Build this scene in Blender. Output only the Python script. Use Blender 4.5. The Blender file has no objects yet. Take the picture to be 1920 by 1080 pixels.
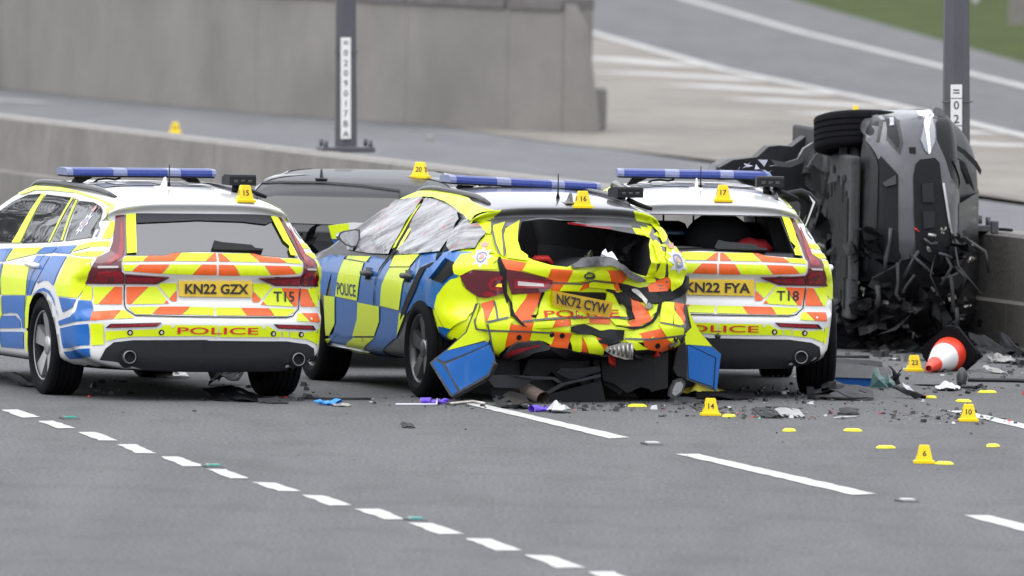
import bpy, bmesh, math, random
from mathutils import Vector, Matrix, noise
from mathutils.bvhtree import BVHTree
from mathutils.geometry import delaunay_2d_cdt
from mathutils.interpolate import poly_3d_calc
R = math.radians
scene = bpy.context.scene
COL = scene.collection

# ------------------------------------------------------------------ camera, sky, sun, exposure
cam_d = bpy.data.cameras.new('camera')
cam = bpy.data.objects.new('camera', cam_d)
COL.objects.link(cam)
cam_d.sensor_width = 36.0
cam_d.lens = 543.75
cam_d.clip_start, cam_d.clip_end = 1.0, 6000.0
cam.matrix_world = (Matrix.Translation((0, 0, 4.45)) @ Matrix.Rotation(R(90 - 1.9947), 4, 'X')
                    @ Matrix.Rotation(R(1.1), 4, 'Z'))
cam_d.dof.use_dof = True
cam_d.dof.focus_distance = 105.0
cam_d.dof.aperture_fstop = 5.6
scene.camera = cam

world = bpy.data.worlds.new('World')
scene.world = world
world.use_nodes = True
wn = world.node_tree.nodes
wl = world.node_tree.links
wn.clear()
sky = wn.new('ShaderNodeTexSky')
sky.sky_type = 'NISHITA'
sky.sun_disc = False
sky.sun_elevation = R(55)
sky.sun_rotation = R(235)
sky.dust_density = 0.5
sky.ozone_density = 1.0
hsv = wn.new('ShaderNodeHueSaturation')          # overcast: the cloud layer takes the blue out of the sky
hsv.inputs['Saturation'].default_value = 0.22
bg = wn.new('ShaderNodeBackground')
bg.inputs['Strength'].default_value = 0.15
wo = wn.new('ShaderNodeOutputWorld')
wl.new(sky.outputs[0], hsv.inputs['Color'])
cloud = wn.new('ShaderNodeMix')                  # overcast: cloud cover three times as bright overhead as at the horizon
cloud.data_type = 'RGBA'
cloud.inputs['Factor'].default_value = 0.65
wtc = wn.new('ShaderNodeTexCoord')
wsep = wn.new('ShaderNodeSeparateXYZ')
wl.new(wtc.outputs['Generated'], wsep.inputs[0])
wr = wn.new('ShaderNodeMapRange')
wr.inputs['From Min'].default_value, wr.inputs['From Max'].default_value = 0.0, 1.0
wr.inputs['To Min'].default_value, wr.inputs['To Max'].default_value = 2.9, 8.4
wl.new(wsep.outputs['Z'], wr.inputs['Value'])
wcol = wn.new('ShaderNodeVectorMath')
wcol.operation = 'SCALE'
wcol.inputs[0].default_value = (0.975, 1.0, 1.06)
wl.new(wr.outputs[0], wcol.inputs['Scale'])
wl.new(wcol.outputs[0], cloud.inputs['B'])
wl.new(hsv.outputs[0], cloud.inputs['A'])
wl.new(cloud.outputs['Result'], bg.inputs['Color'])
wl.new(bg.outputs[0], wo.inputs[0])

sun_d = bpy.data.lights.new('sun', 'SUN')
sun_d.energy = 0.7
sun_d.angle = R(60)
sun_d.color = (1.0, 0.97, 0.93)
sun = bpy.data.objects.new('sun', sun_d)
COL.objects.link(sun)
# same direction as the sky: elevation 55, azimuth 235 degrees
sun.rotation_euler = (R(90 - 55), 0, R(180 - 235))
sun.location = (0, 60, 60)

scene.view_settings.view_transform = 'Standard'
scene.view_settings.look = 'None'
scene.view_settings.gamma = 1.0
scene.view_settings.use_curve_mapping = False
scene.view_settings.exposure = 1.12
scene.render.engine = 'CYCLES'
scene.cycles.max_bounces = 6
scene.cycles.use_denoising = True

# ------------------------------------------------------------------ materials
def mat(name, col, rough=0.5, metal=0.0, coat=0.0, vary=0.0, vscale=8.0, bump=0.0, bscale=60.0,
        spec=0.5, emit=0.0, trans=0.0, stretch=None, dark=None, ior=1.5):
    m = bpy.data.materials.new(name)
    m.use_nodes = True
    nt = m.node_tree
    b = nt.nodes['Principled BSDF']
    c4 = (col[0], col[1], col[2], 1)
    b.inputs['Base Color'].default_value = c4
    b.inputs['Roughness'].default_value = rough
    b.inputs['Metallic'].default_value = metal
    b.inputs['Coat Weight'].default_value = coat
    b.inputs['Coat Roughness'].default_value = 0.04
    b.inputs['Specular IOR Level'].default_value = spec
    b.inputs['IOR'].default_value = ior
    b.inputs['Transmission Weight'].default_value = trans
    if emit:
        b.inputs['Emission Color'].default_value = c4
        b.inputs['Emission Strength'].default_value = emit
    if vary or bump:
        tc = nt.nodes.new('ShaderNodeTexCoord')
        mp = nt.nodes.new('ShaderNodeMapping')
        if stretch:
            mp.inputs['Scale'].default_value = stretch
        nt.links.new(tc.outputs['Object'], mp.inputs['Vector'])
    if vary:
        n = nt.nodes.new('ShaderNodeTexNoise')
        n.inputs['Scale'].default_value = vscale
        n.inputs['Detail'].default_value = 6
        n.inputs['Roughness'].default_value = 0.65
        nt.links.new(mp.outputs[0], n.inputs['Vector'])
        r = nt.nodes.new('ShaderNodeValToRGB')
        r.color_ramp.elements[0].position = 0.3
        r.color_ramp.elements[1].position = 0.72
        d = dark or tuple(v * (1 - vary) for v in col)
        r.color_ramp.elements[0].color = (d[0], d[1], d[2], 1)
        r.color_ramp.elements[1].color = c4
        nt.links.new(n.outputs['Fac'], r.inputs[0])
        nt.links.new(r.outputs[0], b.inputs['Base Color'])
    if bump:
        n2 = nt.nodes.new('ShaderNodeTexNoise')
        n2.inputs['Scale'].default_value = bscale
        n2.inputs['Detail'].default_value = 5
        nt.links.new(mp.outputs[0], n2.inputs['Vector'])
        bp = nt.nodes.new('ShaderNodeBump')
        bp.inputs['Strength'].default_value = bump
        bp.inputs['Distance'].default_value = 0.02
        nt.links.new(n2.outputs['Fac'], bp.inputs['Height'])
        nt.links.new(bp.outputs[0], b.inputs['Normal'])
    return m

M = {}
M['white'] = mat('white_paint', (0.78, 0.78, 0.78), 0.3, coat=0.8, vary=0.06, vscale=3)
M['yellow'] = mat('yellow_reflective_film', (0.72, 0.86, 0.0), 0.35, coat=0.35, vary=0.07, vscale=2.5)
M['blue'] = mat('blue_reflective_film', (0.0, 0.12, 0.45), 0.3, coat=0.5, vary=0.1, vscale=2.5)
M['orange'] = mat('orange_reflective_film', (0.85, 0.12, 0.01), 0.35, coat=0.3, vary=0.07, vscale=2.5)
M['red_print'] = mat('red_print', (0.62, 0.03, 0.02), 0.5)
M['black_print'] = mat('black_print', (0.015, 0.015, 0.018), 0.5)
M['navy_print'] = mat('navy_print', (0.01, 0.03, 0.16), 0.5)
M['glass_dark'] = mat('tinted_glass', (0.012, 0.012, 0.014), 0.03, ior=2.5)
M['frit_and_shade'] = mat('black_edge_and_shade', (0.006, 0.006, 0.012), 0.25)  # black edging; also colours the painted spoiler shade on the rear glass
M['black_plastic'] = mat('black_plastic', (0.008, 0.008, 0.011), 0.55, spec=.3, vary=0.4, vscale=14, bump=0.15, bscale=180)
M['grey_plastic'] = mat('grey_plastic', (0.05, 0.05, 0.054), 0.45, vary=0.35, vscale=10)
M['rubber'] = mat('tyre_rubber', (0.006, 0.006, 0.008), 0.85, spec=.15, vary=0.45, vscale=9, bump=0.2, bscale=120)
M['void'] = mat('dark_cavity', (0.008, 0.008, 0.01), 0.9)
M['interior'] = mat('cabin_trim', (0.014, 0.014, 0.018), 0.8, vary=0.5, vscale=9)
M['seam'] = mat('panel_gap', (0.012, 0.012, 0.014), 0.7)
M['lamp_red'] = mat('red_lamp_lens', (0.34, 0.004, 0.016), 0.12, coat=1.0, vary=0.45, vscale=26, bump=0.1, bscale=140)
M['lamp_smoke'] = mat('smoked_red_lens', (0.11, 0.012, 0.02), 0.1, coat=1.0)
M['lamp_clear'] = mat('clear_lamp_lens', (0.62, 0.55, 0.55), 0.15, coat=1.0)
M['chrome'] = mat('bright_metal', (0.62, 0.62, 0.64), 0.22, metal=1.0)
M['alloy'] = mat('silver_alloy', (0.42, 0.42, 0.43), 0.32, metal=0.65, vary=0.2, vscale=12)
M['alloy_dark'] = mat('dark_alloy', (0.035, 0.035, 0.04), 0.35, coat=0.4)
M['plate'] = mat('yellow_number_plate', (0.82, 0.56, 0.05), 0.35, vary=0.08, vscale=20)
M['marker'] = mat('yellow_marker_plastic', (0.86, 0.62, 0.0), 0.4, vary=0.06, vscale=20)
M['bar_blue'] = mat('blue_light_lens', (0.035, 0.06, 0.27), 0.35, spec=.3, coat=0.05, vary=0.3, vscale=40)
M['bar_clear'] = mat('clear_light_lens', (0.2, 0.23, 0.4), 0.3, coat=0.1, vary=0.3, vscale=40)
M['dark_grey'] = mat('dark_grey_paint', (0.075, 0.078, 0.09), 0.28, metal=0.3, coat=0.8, vary=0.12, vscale=4)
M['mid_grey'] = mat('grey_paint', (0.034, 0.035, 0.039), 0.42, spec=.3, coat=0.15, vary=0.08, vscale=3)
M['roof_grey'] = mat('roof_grey_paint', (0.2, 0.2, 0.215), 0.28, metal=0.5, coat=0.9, vary=0.1, vscale=3)

# ------------------------------------------------------------------ helpers
def link(o, parent=None):
    COL.objects.link(o)
    if parent is not None:
        o.parent = parent
    return o

def mesh_obj(name, verts, faces, mats, parent=None, smooth=False, fmat=None):
    me = bpy.data.meshes.new(name)
    me.from_pydata([tuple(v) for v in verts], [], faces)
    for m in (mats if isinstance(mats, (list, tuple)) else [mats]):
        me.materials.append(m)
    if fmat:
        me.polygons.foreach_set('material_index', fmat)
    if smooth:
        me.polygons.foreach_set('use_smooth', [True] * len(me.polygons))
    me.update()
    return link(bpy.data.objects.new(name, me), parent)

def bm_obj(name, bm, mats, parent=None, smooth=False, angle=None):
    me = bpy.data.meshes.new(name)
    bmesh.ops.recalc_face_normals(bm, faces=bm.faces[:])
    if smooth:
        for f in bm.faces:
            f.smooth = True
        if angle:
            for e in bm.edges:
                if len(e.link_faces) == 2 and e.calc_face_angle(0) > R(angle):
                    e.smooth = False
    bm.to_mesh(me)
    bm.free()
    for m in (mats if isinstance(mats, (list, tuple)) else [mats]):
        me.materials.append(m)
    return link(bpy.data.objects.new(name, me), parent)

def thing(name, label, cat, loc=(0, 0, 0), rz=0.0, group=None):
    o = bpy.data.objects.new(name, None)
    COL.objects.link(o)
    o.location = loc
    o.rotation_euler = (0, 0, rz)
    o.empty_display_size = 0.2
    return tag(o, label, cat, group)

def tag(o, label, cat, group=None):
    o['label'] = label
    o['category'] = cat
    if group:
        o['group'] = group
    return o

def struct(o):
    o['kind'] = 'structure'
    return o

def dup(root, loc=None, rz=None, parent=None):
    c = root.copy()
    COL.objects.link(c)
    if parent is not None:
        c.parent = parent
    if loc is not None:
        c.location = loc
    if rz is not None:
        c.rotation_euler = (0, 0, rz)
    for ch in root.children:
        dup(ch, parent=c)
    return c

def add_box(bm, c, s, rot=None, mi=0, bevel=0.0):
    m = Matrix.Translation(c)
    if rot is not None:
        m = m @ rot
    r = bmesh.ops.create_cube(bm, size=1.0, matrix=m @ Matrix.Diagonal((s[0], s[1], s[2], 1)))
    fs = set(f for v in r['verts'] for f in v.link_faces)
    for f in fs:
        f.material_index = mi
    if bevel:
        es = list(set(e for v in r['verts'] for e in v.link_edges))
        bmesh.ops.bevel(bm, geom=es, offset=bevel, segments=2, affect='EDGES', profile=0.5)
    return r['verts']

def add_tube(bm, pts, rad, n=8, mi=0, cap=True):
    pts = [Vector(p) for p in pts]
    rads = rad if isinstance(rad, (list, tuple)) else [rad] * len(pts)
    rings = []
    for i, p in enumerate(pts):
        d = (pts[min(i + 1, len(pts) - 1)] - pts[max(i - 1, 0)])
        d.normalize()
        up = Vector((0, 0, 1)) if abs(d.z) < 0.9 else Vector((1, 0, 0))
        a = d.cross(up).normalized()
        b = a.cross(d)
        rings.append([bm.verts.new(p + (a * math.cos(2 * math.pi * k / n) + b * math.sin(2 * math.pi * k / n)) * rads[i])
                      for k in range(n)])
    for i in range(len(rings) - 1):
        for k in range(n):
            f = bm.faces.new((rings[i][k], rings[i][(k + 1) % n], rings[i + 1][(k + 1) % n], rings[i + 1][k]))
            f.material_index = mi
            f.smooth = True
    if cap:
        for rg in (rings[0][::-1], rings[-1]):
            f = bm.faces.new(rg)
            f.material_index = mi

def add_prism(bm, poly, axis, a, b, mi=0):
    """extrude a 2-D polygon: axis 'x' -> poly is (y,z), 'y' -> (x,z), 'z' -> (x,y)"""
    def P(u, v, t):
        return {'x': (t, u, v), 'y': (u, t, v), 'z': (u, v, t)}[axis]
    va = [bm.verts.new(P(u, v, a)) for u, v in poly]
    vb = [bm.verts.new(P(u, v, b)) for u, v in poly]
    n = len(poly)
    fs = [bm.faces.new(va), bm.faces.new(vb[::-1])]
    for i in range(n):
        fs.append(bm.faces.new((va[i], vb[i], vb[(i + 1) % n], va[(i + 1) % n])))
    for f in fs:
        f.material_index = mi
    return va + vb

def lathe(bm, prof, n=48, axis='x', mi=0, close=False, centre=(0, 0, 0), mis=None):
    """prof: (t, r) along the axis"""
    rings = []
    for k in range(n):
        a = 2 * math.pi * k / n
        c, s = math.cos(a), math.sin(a)
        ring = []
        for t, r in prof:
            if axis == 'x':
                p = (t, r * c, r * s)
            elif axis == 'y':
                p = (r * c, t, r * s)
            else:
                p = (r * c, r * s, t)
            ring.append(bm.verts.new((p[0] + centre[0], p[1] + centre[1], p[2] + centre[2])))
        rings.append(ring)
    for k in range(n):
        A, B = rings[k], rings[(k + 1) % n]
        for i in range(len(prof) - (0 if close else 1)):
            j = (i + 1) % len(prof)
            f = bm.faces.new((A[i], A[j], B[j], B[i]))
            f.material_index = mis[i] if mis else mi
            f.smooth = True

def pchip(xs, ys):
    n = len(xs)
    h = [xs[i + 1] - xs[i] for i in range(n - 1)]
    d = [(ys[i + 1] - ys[i]) / h[i] for i in range(n - 1)]
    m = [d[0]] + [0.0] * (n - 2) + [d[-1]]
    for i in range(1, n - 1):
        if d[i - 1] * d[i] > 0:
            w1, w2 = 2 * h[i] + h[i - 1], h[i] + 2 * h[i - 1]
            m[i] = (w1 + w2) / (w1 / d[i - 1] + w2 / d[i])
    def f(x):
        if x <= xs[0]:
            return ys[0]
        if x >= xs[-1]:
            return ys[-1]
        i = 0
        while x > xs[i + 1]:
            i += 1
        t = (x - xs[i]) / h[i]
        return ((2 * t ** 3 - 3 * t * t + 1) * ys[i] + (t ** 3 - 2 * t * t + t) * h[i] * m[i]
                + (-2 * t ** 3 + 3 * t * t) * ys[i + 1] + (t ** 3 - t * t) * h[i] * m[i + 1])
    return f

def in_poly(p, poly):
    x, y = p
    c = False
    n = len(poly)
    for i in range(n):
        x1, y1 = poly[i]
        x2, y2 = poly[i - 1]
        if (y1 > y) != (y2 > y) and x < (x2 - x1) * (y - y1) / (y2 - y1) + x1:
            c = not c
    return c

def resample(poly, step, closed=True):
    out = []
    n = len(poly)
    for i in range(n if closed else n - 1):
        a, b = poly[i], poly[(i + 1) % n]
        L = math.hypot(b[0] - a[0], b[1] - a[1])
        k = max(1, int(math.ceil(L / step)))
        for j in range(k):
            out.append((a[0] + (b[0] - a[0]) * j / k, a[1] + (b[1] - a[1]) * j / k))
    if not closed:
        out.append(tuple(poly[-1]))
    return out

def chaikin(poly, it=2):
    for _ in range(it):
        q = []
        n = len(poly)
        for i in range(n):
            a, b = poly[i], poly[(i + 1) % n]
            q.append((a[0] * .75 + b[0] * .25, a[1] * .75 + b[1] * .25))
            q.append((a[0] * .25 + b[0] * .75, a[1] * .25 + b[1] * .75))
        poly = q
    return poly

def tri_fill(poly, step, holes=()):
    """triangulate a simple 2-D polygon with a regular grid of inner points"""
    loops = [resample(poly, step)] + [resample(h, step) for h in holes]
    vs, es = [], []
    for lp in loops:
        b = len(vs)
        vs += [Vector(p) for p in lp]
        es += [(b + i, b + (i + 1) % len(lp)) for i in range(len(lp))]
    nb = len(vs)
    xs = [p[0] for p in poly]
    ys = [p[1] for p in poly]
    dense = vs[:]
    gx = min(xs) + step * .5
    row = 0
    while gx < max(xs):
        gy = min(ys) + step * (.5 if row % 2 else .25)
        while gy < max(ys):
            if in_poly((gx, gy), poly) and not any(in_poly((gx, gy), h) for h in holes):
                if min((gx - q[0]) ** 2 + (gy - q[1]) ** 2 for q in dense[:nb]) > (step * .45) ** 2:
                    vs.append(Vector((gx, gy)))
            gy += step
        gx += step * .87
        row += 1
    r = delaunay_2d_cdt(vs, es, [], 0, 1e-5)
    pts, tris = r[0], []
    for f in r[2]:
        c = ((pts[f[0]][0] + pts[f[1]][0] + pts[f[2]][0]) / 3, (pts[f[0]][1] + pts[f[1]][1] + pts[f[2]][1]) / 3)
        if in_poly(c, poly) and not any(in_poly(c, h) for h in holes):
            tris.append(tuple(f))
    return [tuple(p) for p in pts], tris

def text_tris(body, size, sx=1.0, bold=0.0, res=3):
    """text as 2-D triangles, centred on the origin; size = cap height"""
    cu = bpy.data.curves.new('t', 'FONT')
    cu.body = body
    cu.size = 1.0
    cu.offset = bold
    cu.resolution_u = res
    o = bpy.data.objects.new('t', cu)
    COL.objects.link(o)
    bpy.context.view_layer.update()
    dg = bpy.context.evaluated_depsgraph_get()
    me = o.evaluated_get(dg).to_mesh()
    v = [(a.co.x, a.co.y) for a in me.vertices]
    t = []
    for p in me.polygons:
        vs = list(p.vertices)
        for i in range(1, len(vs) - 1):
            t.append((vs[0], vs[i], vs[i + 1]))
    o.to_mesh_clear()
    bpy.data.objects.remove(o)
    bpy.data.curves.remove(cu)
    x0, x1 = min(p[0] for p in v), max(p[0] for p in v)
    y0, y1 = min(p[1] for p in v), max(p[1] for p in v)
    k = size / (y1 - y0)
    return [((p[0] - (x0 + x1) / 2) * k * sx, (p[1] - (y0 + y1) / 2) * k) for p in v], t, (x1 - x0) * k * sx

class Skin:
    """projects flat outlines on to a body mesh; views look along an axis of the car"""
    def __init__(self, bm):
        bm.normal_update()
        bm.verts.index_update()
        self.co = [v.co.copy() for v in bm.verts]
        self.no = [v.normal.copy() for v in bm.verts]
        self.fa = [[v.index for v in f.verts] for f in bm.faces]
        self.bvh = BVHTree.FromPolygons(self.co, self.fa)
    def hit(self, view, u, v):
        if view == 'rear':
            o, d = Vector((u, -6, v)), Vector((0, 1, 0))
        elif view == 'front':
            o, d = Vector((u, 9, v)), Vector((0, -1, 0))
        elif view == 'rear_left':                # looking 30 degrees in from the left rear corner
            o, d = Vector((u * .866 - 3, -u * .5 - 5.196, v)), Vector((.5, .866, 0))
        elif view == 'rear_right':
            o, d = Vector((u * .866 + 3, u * .5 - 5.196, v)), Vector((-.5, .866, 0))
        elif view == 'left':
            o, d = Vector((-5, u, v)), Vector((1, 0, 0))
        elif view == 'right':
            o, d = Vector((5, u, v)), Vector((-1, 0, 0))
        else:
            o, d = Vector((u, v, 5)), Vector((0, 0, -1))
        h = self.bvh.ray_cast(o, d)
        if h[0] is None:
            q = {'rear': (u, -.8, v), 'front': (u, 3.6, v), 'left': (-.9, u, v), 'right': (.9, u, v), 'top': (u, v, 1.4),
                 'rear_left': (u * .866 + .45, -u * .5 - .75, v), 'rear_right': (u * .866 - .45, u * .5 - .75, v)}[view]
            h = self.bvh.find_nearest(Vector(q))
        vs = self.fa[h[2]]
        n = Vector((0, 0, 0))
        for w, i in zip(poly_3d_calc([self.co[i] for i in vs], h[0]), vs):
            n += self.no[i] * w
        n.normalize()
        if n.dot(d) > 0:
            n = (n - d * n.dot(d) * 1.02).normalized()
        return h[0], n
    def put(self, view, pts, off):
        out = []
        self.last = []
        for u, v in pts:
            p, n = self.hit(view, u, v)
            out.append(p + n * off)
            self.last.append(n)
        return out

def patch(name, skin, view, polys, material, parent, off=0.003, step=0.05, thick=0.0, smooth=True):
    """one object from outlines laid on the body; thick > 0 gives them a proud edge"""
    V, F, NV = [], [], []
    view0 = view
    for poly in polys:
        holes = []
        view = view0
        if isinstance(poly, tuple):
            view, poly = poly
        if isinstance(poly, dict):
            holes, poly = poly['h'], poly['p']
        pts, tris = tri_fill(poly, step, holes)
        b = len(V)
        P = skin.put(view, pts, off + thick)
        V += P
        NV += skin.last
        vd = VIEW_N[view]
        for t in tris:
            a, c, e = (P[i] for i in t)
            F.append(tuple(b + i for i in (t if (c - a).cross(e - a).dot(vd) > 0 else (t[0], t[2], t[1]))))
        if thick > 0:
            cnt = {}
            for t in tris:
                for i in range(3):
                    e = (t[i], t[(i + 1) % 3])
                    cnt[tuple(sorted(e))] = cnt.get(tuple(sorted(e)), []) + [e]
            low = {}
            for k, e in cnt.items():
                if len(e) == 1:
                    i, j = e[0]
                    for q in (i, j):
                        if q not in low:
                            p, n = skin.hit(view, *pts[q])
                            low[q] = len(V)
                            V.append(p - n * 0.004)
                    F.append((b + j, b + i, low[i], low[j]))
    o = mesh_obj(name, V, F, material, parent, smooth=smooth and thick == 0)
    if smooth and thick > 0:
        me = o.data
        bm = bmesh.new()
        bm.from_mesh(me)
        bmesh.ops.recalc_face_normals(bm, faces=bm.faces[:])
        for f in bm.faces:
            f.smooth = True
        for e in bm.edges:
            if len(e.link_faces) == 2 and e.calc_face_angle(0) > R(35):
                e.smooth = False
        bm.to_mesh(me)
        bm.free()
    if smooth and thick == 0:
        o.data.normals_split_custom_set_from_vertices(NV)
    return o

VIEW_N = {'rear': Vector((0, -1, 0)), 'front': Vector((0, 1, 0)), 'left': Vector((-1, 0, 0)), 'right': Vector((1, 0, 0)),
          'top': Vector((0, 0, 1)), 'rear_left': Vector((-.5, -.866, 0)), 'rear_right': Vector((.5, -.866, 0))}

def fix_normals(o, view):
    d = VIEW_N[view]
    me = o.data
    s = sum((p.normal.dot(d) * p.area for p in me.polygons), 0.0)
    if s < 0:
        me.flip_normals()

def lettering(name, skin, view, body, u, v, size, material, parent, sx=1.0, bold=0.0, rot=0.0, off=0.005, shear=0.0):
    pts, tris, w = text_tris(body, size, sx, bold)
    m = -1 if view in ('left', 'front') else 1
    # 'left' is seen looking along +x: y runs to the left of the picture
    c, s = math.cos(rot), math.sin(rot)
    q = [(u + m * (x * c - y * s + shear * y), v + x * s + y * c) for x, y in pts]
    P = skin.put(view, q, off)
    o = mesh_obj(name, P, tris, material, parent)
    fix_normals(o, view)
    return o

def line(pts, w):
    """outline polygon of a polyline of width w"""
    L, Rr = [], []
    for i, p in enumerate(pts):
        a, b = pts[max(i - 1, 0)], pts[min(i + 1, len(pts) - 1)]
        dx, dy = b[0] - a[0], b[1] - a[1]
        l = math.hypot(dx, dy) or 1
        nx, ny = -dy / l * w / 2, dx / l * w / 2
        L.append((p[0] + nx, p[1] + ny))
        Rr.append((p[0] - nx, p[1] - ny))
    return L + Rr[::-1]

def make_body(prof, wf, rf, step=0.04, rear_step=0.025, nx=12, expo=3.6, dent=None):
    """closed car shell. prof: side profile (y,z) counter-clockwise from the rear bottom up over the roof;
    wf(y,z): half width; rf(y,z): corner depth where the end faces turn into the sides"""
    prof = chaikin(prof, 2)
    pts = []
    n = len(prof)
    for i in range(n):
        a, b = prof[i], prof[(i + 1) % n]
        L = math.hypot(b[0] - a[0], b[1] - a[1])
        s = rear_step if a[0] < -.4 else step
        k = max(1, int(round(L / s)))
        if L < s * .5 and pts and math.hypot(a[0] - pts[-1][0], a[1] - pts[-1][1]) < s * .5:
            continue
        for j in range(k):
            pts.append((a[0] + (b[0] - a[0]) * j / k, a[1] + (b[1] - a[1]) * j / k))
    y0 = min(p[0] for p in pts)
    y1 = max(p[0] for p in pts)
    ya, yb, za, zb = y0 + .55, y1 - .8, .6, .8
    bm = bmesh.new()
    rings = []
    n = len(pts)
    inner = []
    for (y, z) in pts:
        my, mz = min(max(y, ya), yb), min(max(z, za), zb)
        d = math.hypot(y - my, z - mz) or 1e-6
        r = min(rf(y, z), d * .75)
        inner.append(((my - y) / d, (mz - z) / d, r))
    ss = [1 - (1 - k / nx) ** 1.8 for k in range(nx + 1)]
    for sgn, s in [(-1, s) for s in reversed(ss[1:])] + [(1, s) for s in ss]:
        ring = []
        for (y, z), (dy, dz, r) in zip(pts, inner):
            ins = r * (1 - (1 - s ** expo) ** 0.5)
            py, pz = y + dy * ins, z + dz * ins
            w = wf(y + dy * r, z + dz * r)
            ring.append(bm.verts.new((sgn * s * w, py, pz)))
        rings.append(ring)
    for a, b in zip(rings, rings[1:]):
        for i in range(n):
            j = (i + 1) % n
            bm.faces.new((a[i], a[j], b[j], b[i]))
    for sgn, ring in ((-1, rings[0]), (1, rings[-1])):
        poly = [(v.co.y, v.co.z) for v in ring]
        vs = [Vector(p) for p in poly]
        es = [(i, (i + 1) % n) for i in range(n)]
        gy = y0
        st = .055
        while gy < y1:
            gz = .1
            while gz < 2.0:
                if in_poly((gy, gz), poly) and min((gy - p[0]) ** 2 + (gz - p[1]) ** 2 for p in poly) > (st * .6) ** 2:
                    vs.append(Vector((gy, gz)))
                gz += st
            gy += st
        res = delaunay_2d_cdt(vs, es, [], 0, 1e-6)
        mp = {}
        for k, (p, orig) in enumerate(zip(res[0], res[3])):
            o0 = [q for q in orig if q < n]
            mp[k] = ring[o0[0]] if o0 else bm.verts.new((sgn * wf(p[0], p[1]), p[0], p[1]))
        for f in res[2]:
            c = (sum(res[0][q][0] for q in f) / 3, sum(res[0][q][1] for q in f) / 3)
            if in_poly(c, poly):
                vv = [mp[q] for q in f]
                if len(set(vv)) == 3:
                    try:
                        bm.faces.new(vv)
                    except ValueError:
                        pass
    if dent:
        for v in bm.verts:
            dent(v)
    bmesh.ops.recalc_face_normals(bm, faces=bm.faces[:])
    for f in bm.faces:
        f.smooth = True
    return bm

def boolean_cut(obj, cutters):
    """subtract closed cutter bmeshes (each with its own material) from a body"""
    for k, (cbm, m) in enumerate(cutters):
        me = bpy.data.meshes.new('cut')
        bmesh.ops.recalc_face_normals(cbm, faces=cbm.faces[:])
        cbm.to_mesh(me)
        cbm.free()
        me.materials.append(m)
        c = link(bpy.data.objects.new('cut', me), obj.parent)
        if m.name not in [x.name for x in obj.data.materials]:
            obj.data.materials.append(m)
        md = obj.modifiers.new('b', 'BOOLEAN')
        md.operation = 'DIFFERENCE'
        md.solver = 'EXACT'
        md.material_mode = 'TRANSFER'
        md.object = c
        bpy.context.view_layer.update()
        dg = bpy.context.evaluated_depsgraph_get()
        new = bpy.data.meshes.new_from_object(obj.evaluated_get(dg))
        obj.modifiers.clear()
        old = obj.data
        obj.data = new
        new.name = old.name
        bpy.data.objects.remove(c)

def cyl_cutter(x0, x1, y, z, r, n=40):
    bm = bmesh.new()
    add_prism(bm, [(y + r * math.cos(2 * math.pi * k / n), z + r * math.sin(2 * math.pi * k / n)) for k in range(n)], 'x', x0, x1)
    return bm

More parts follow.
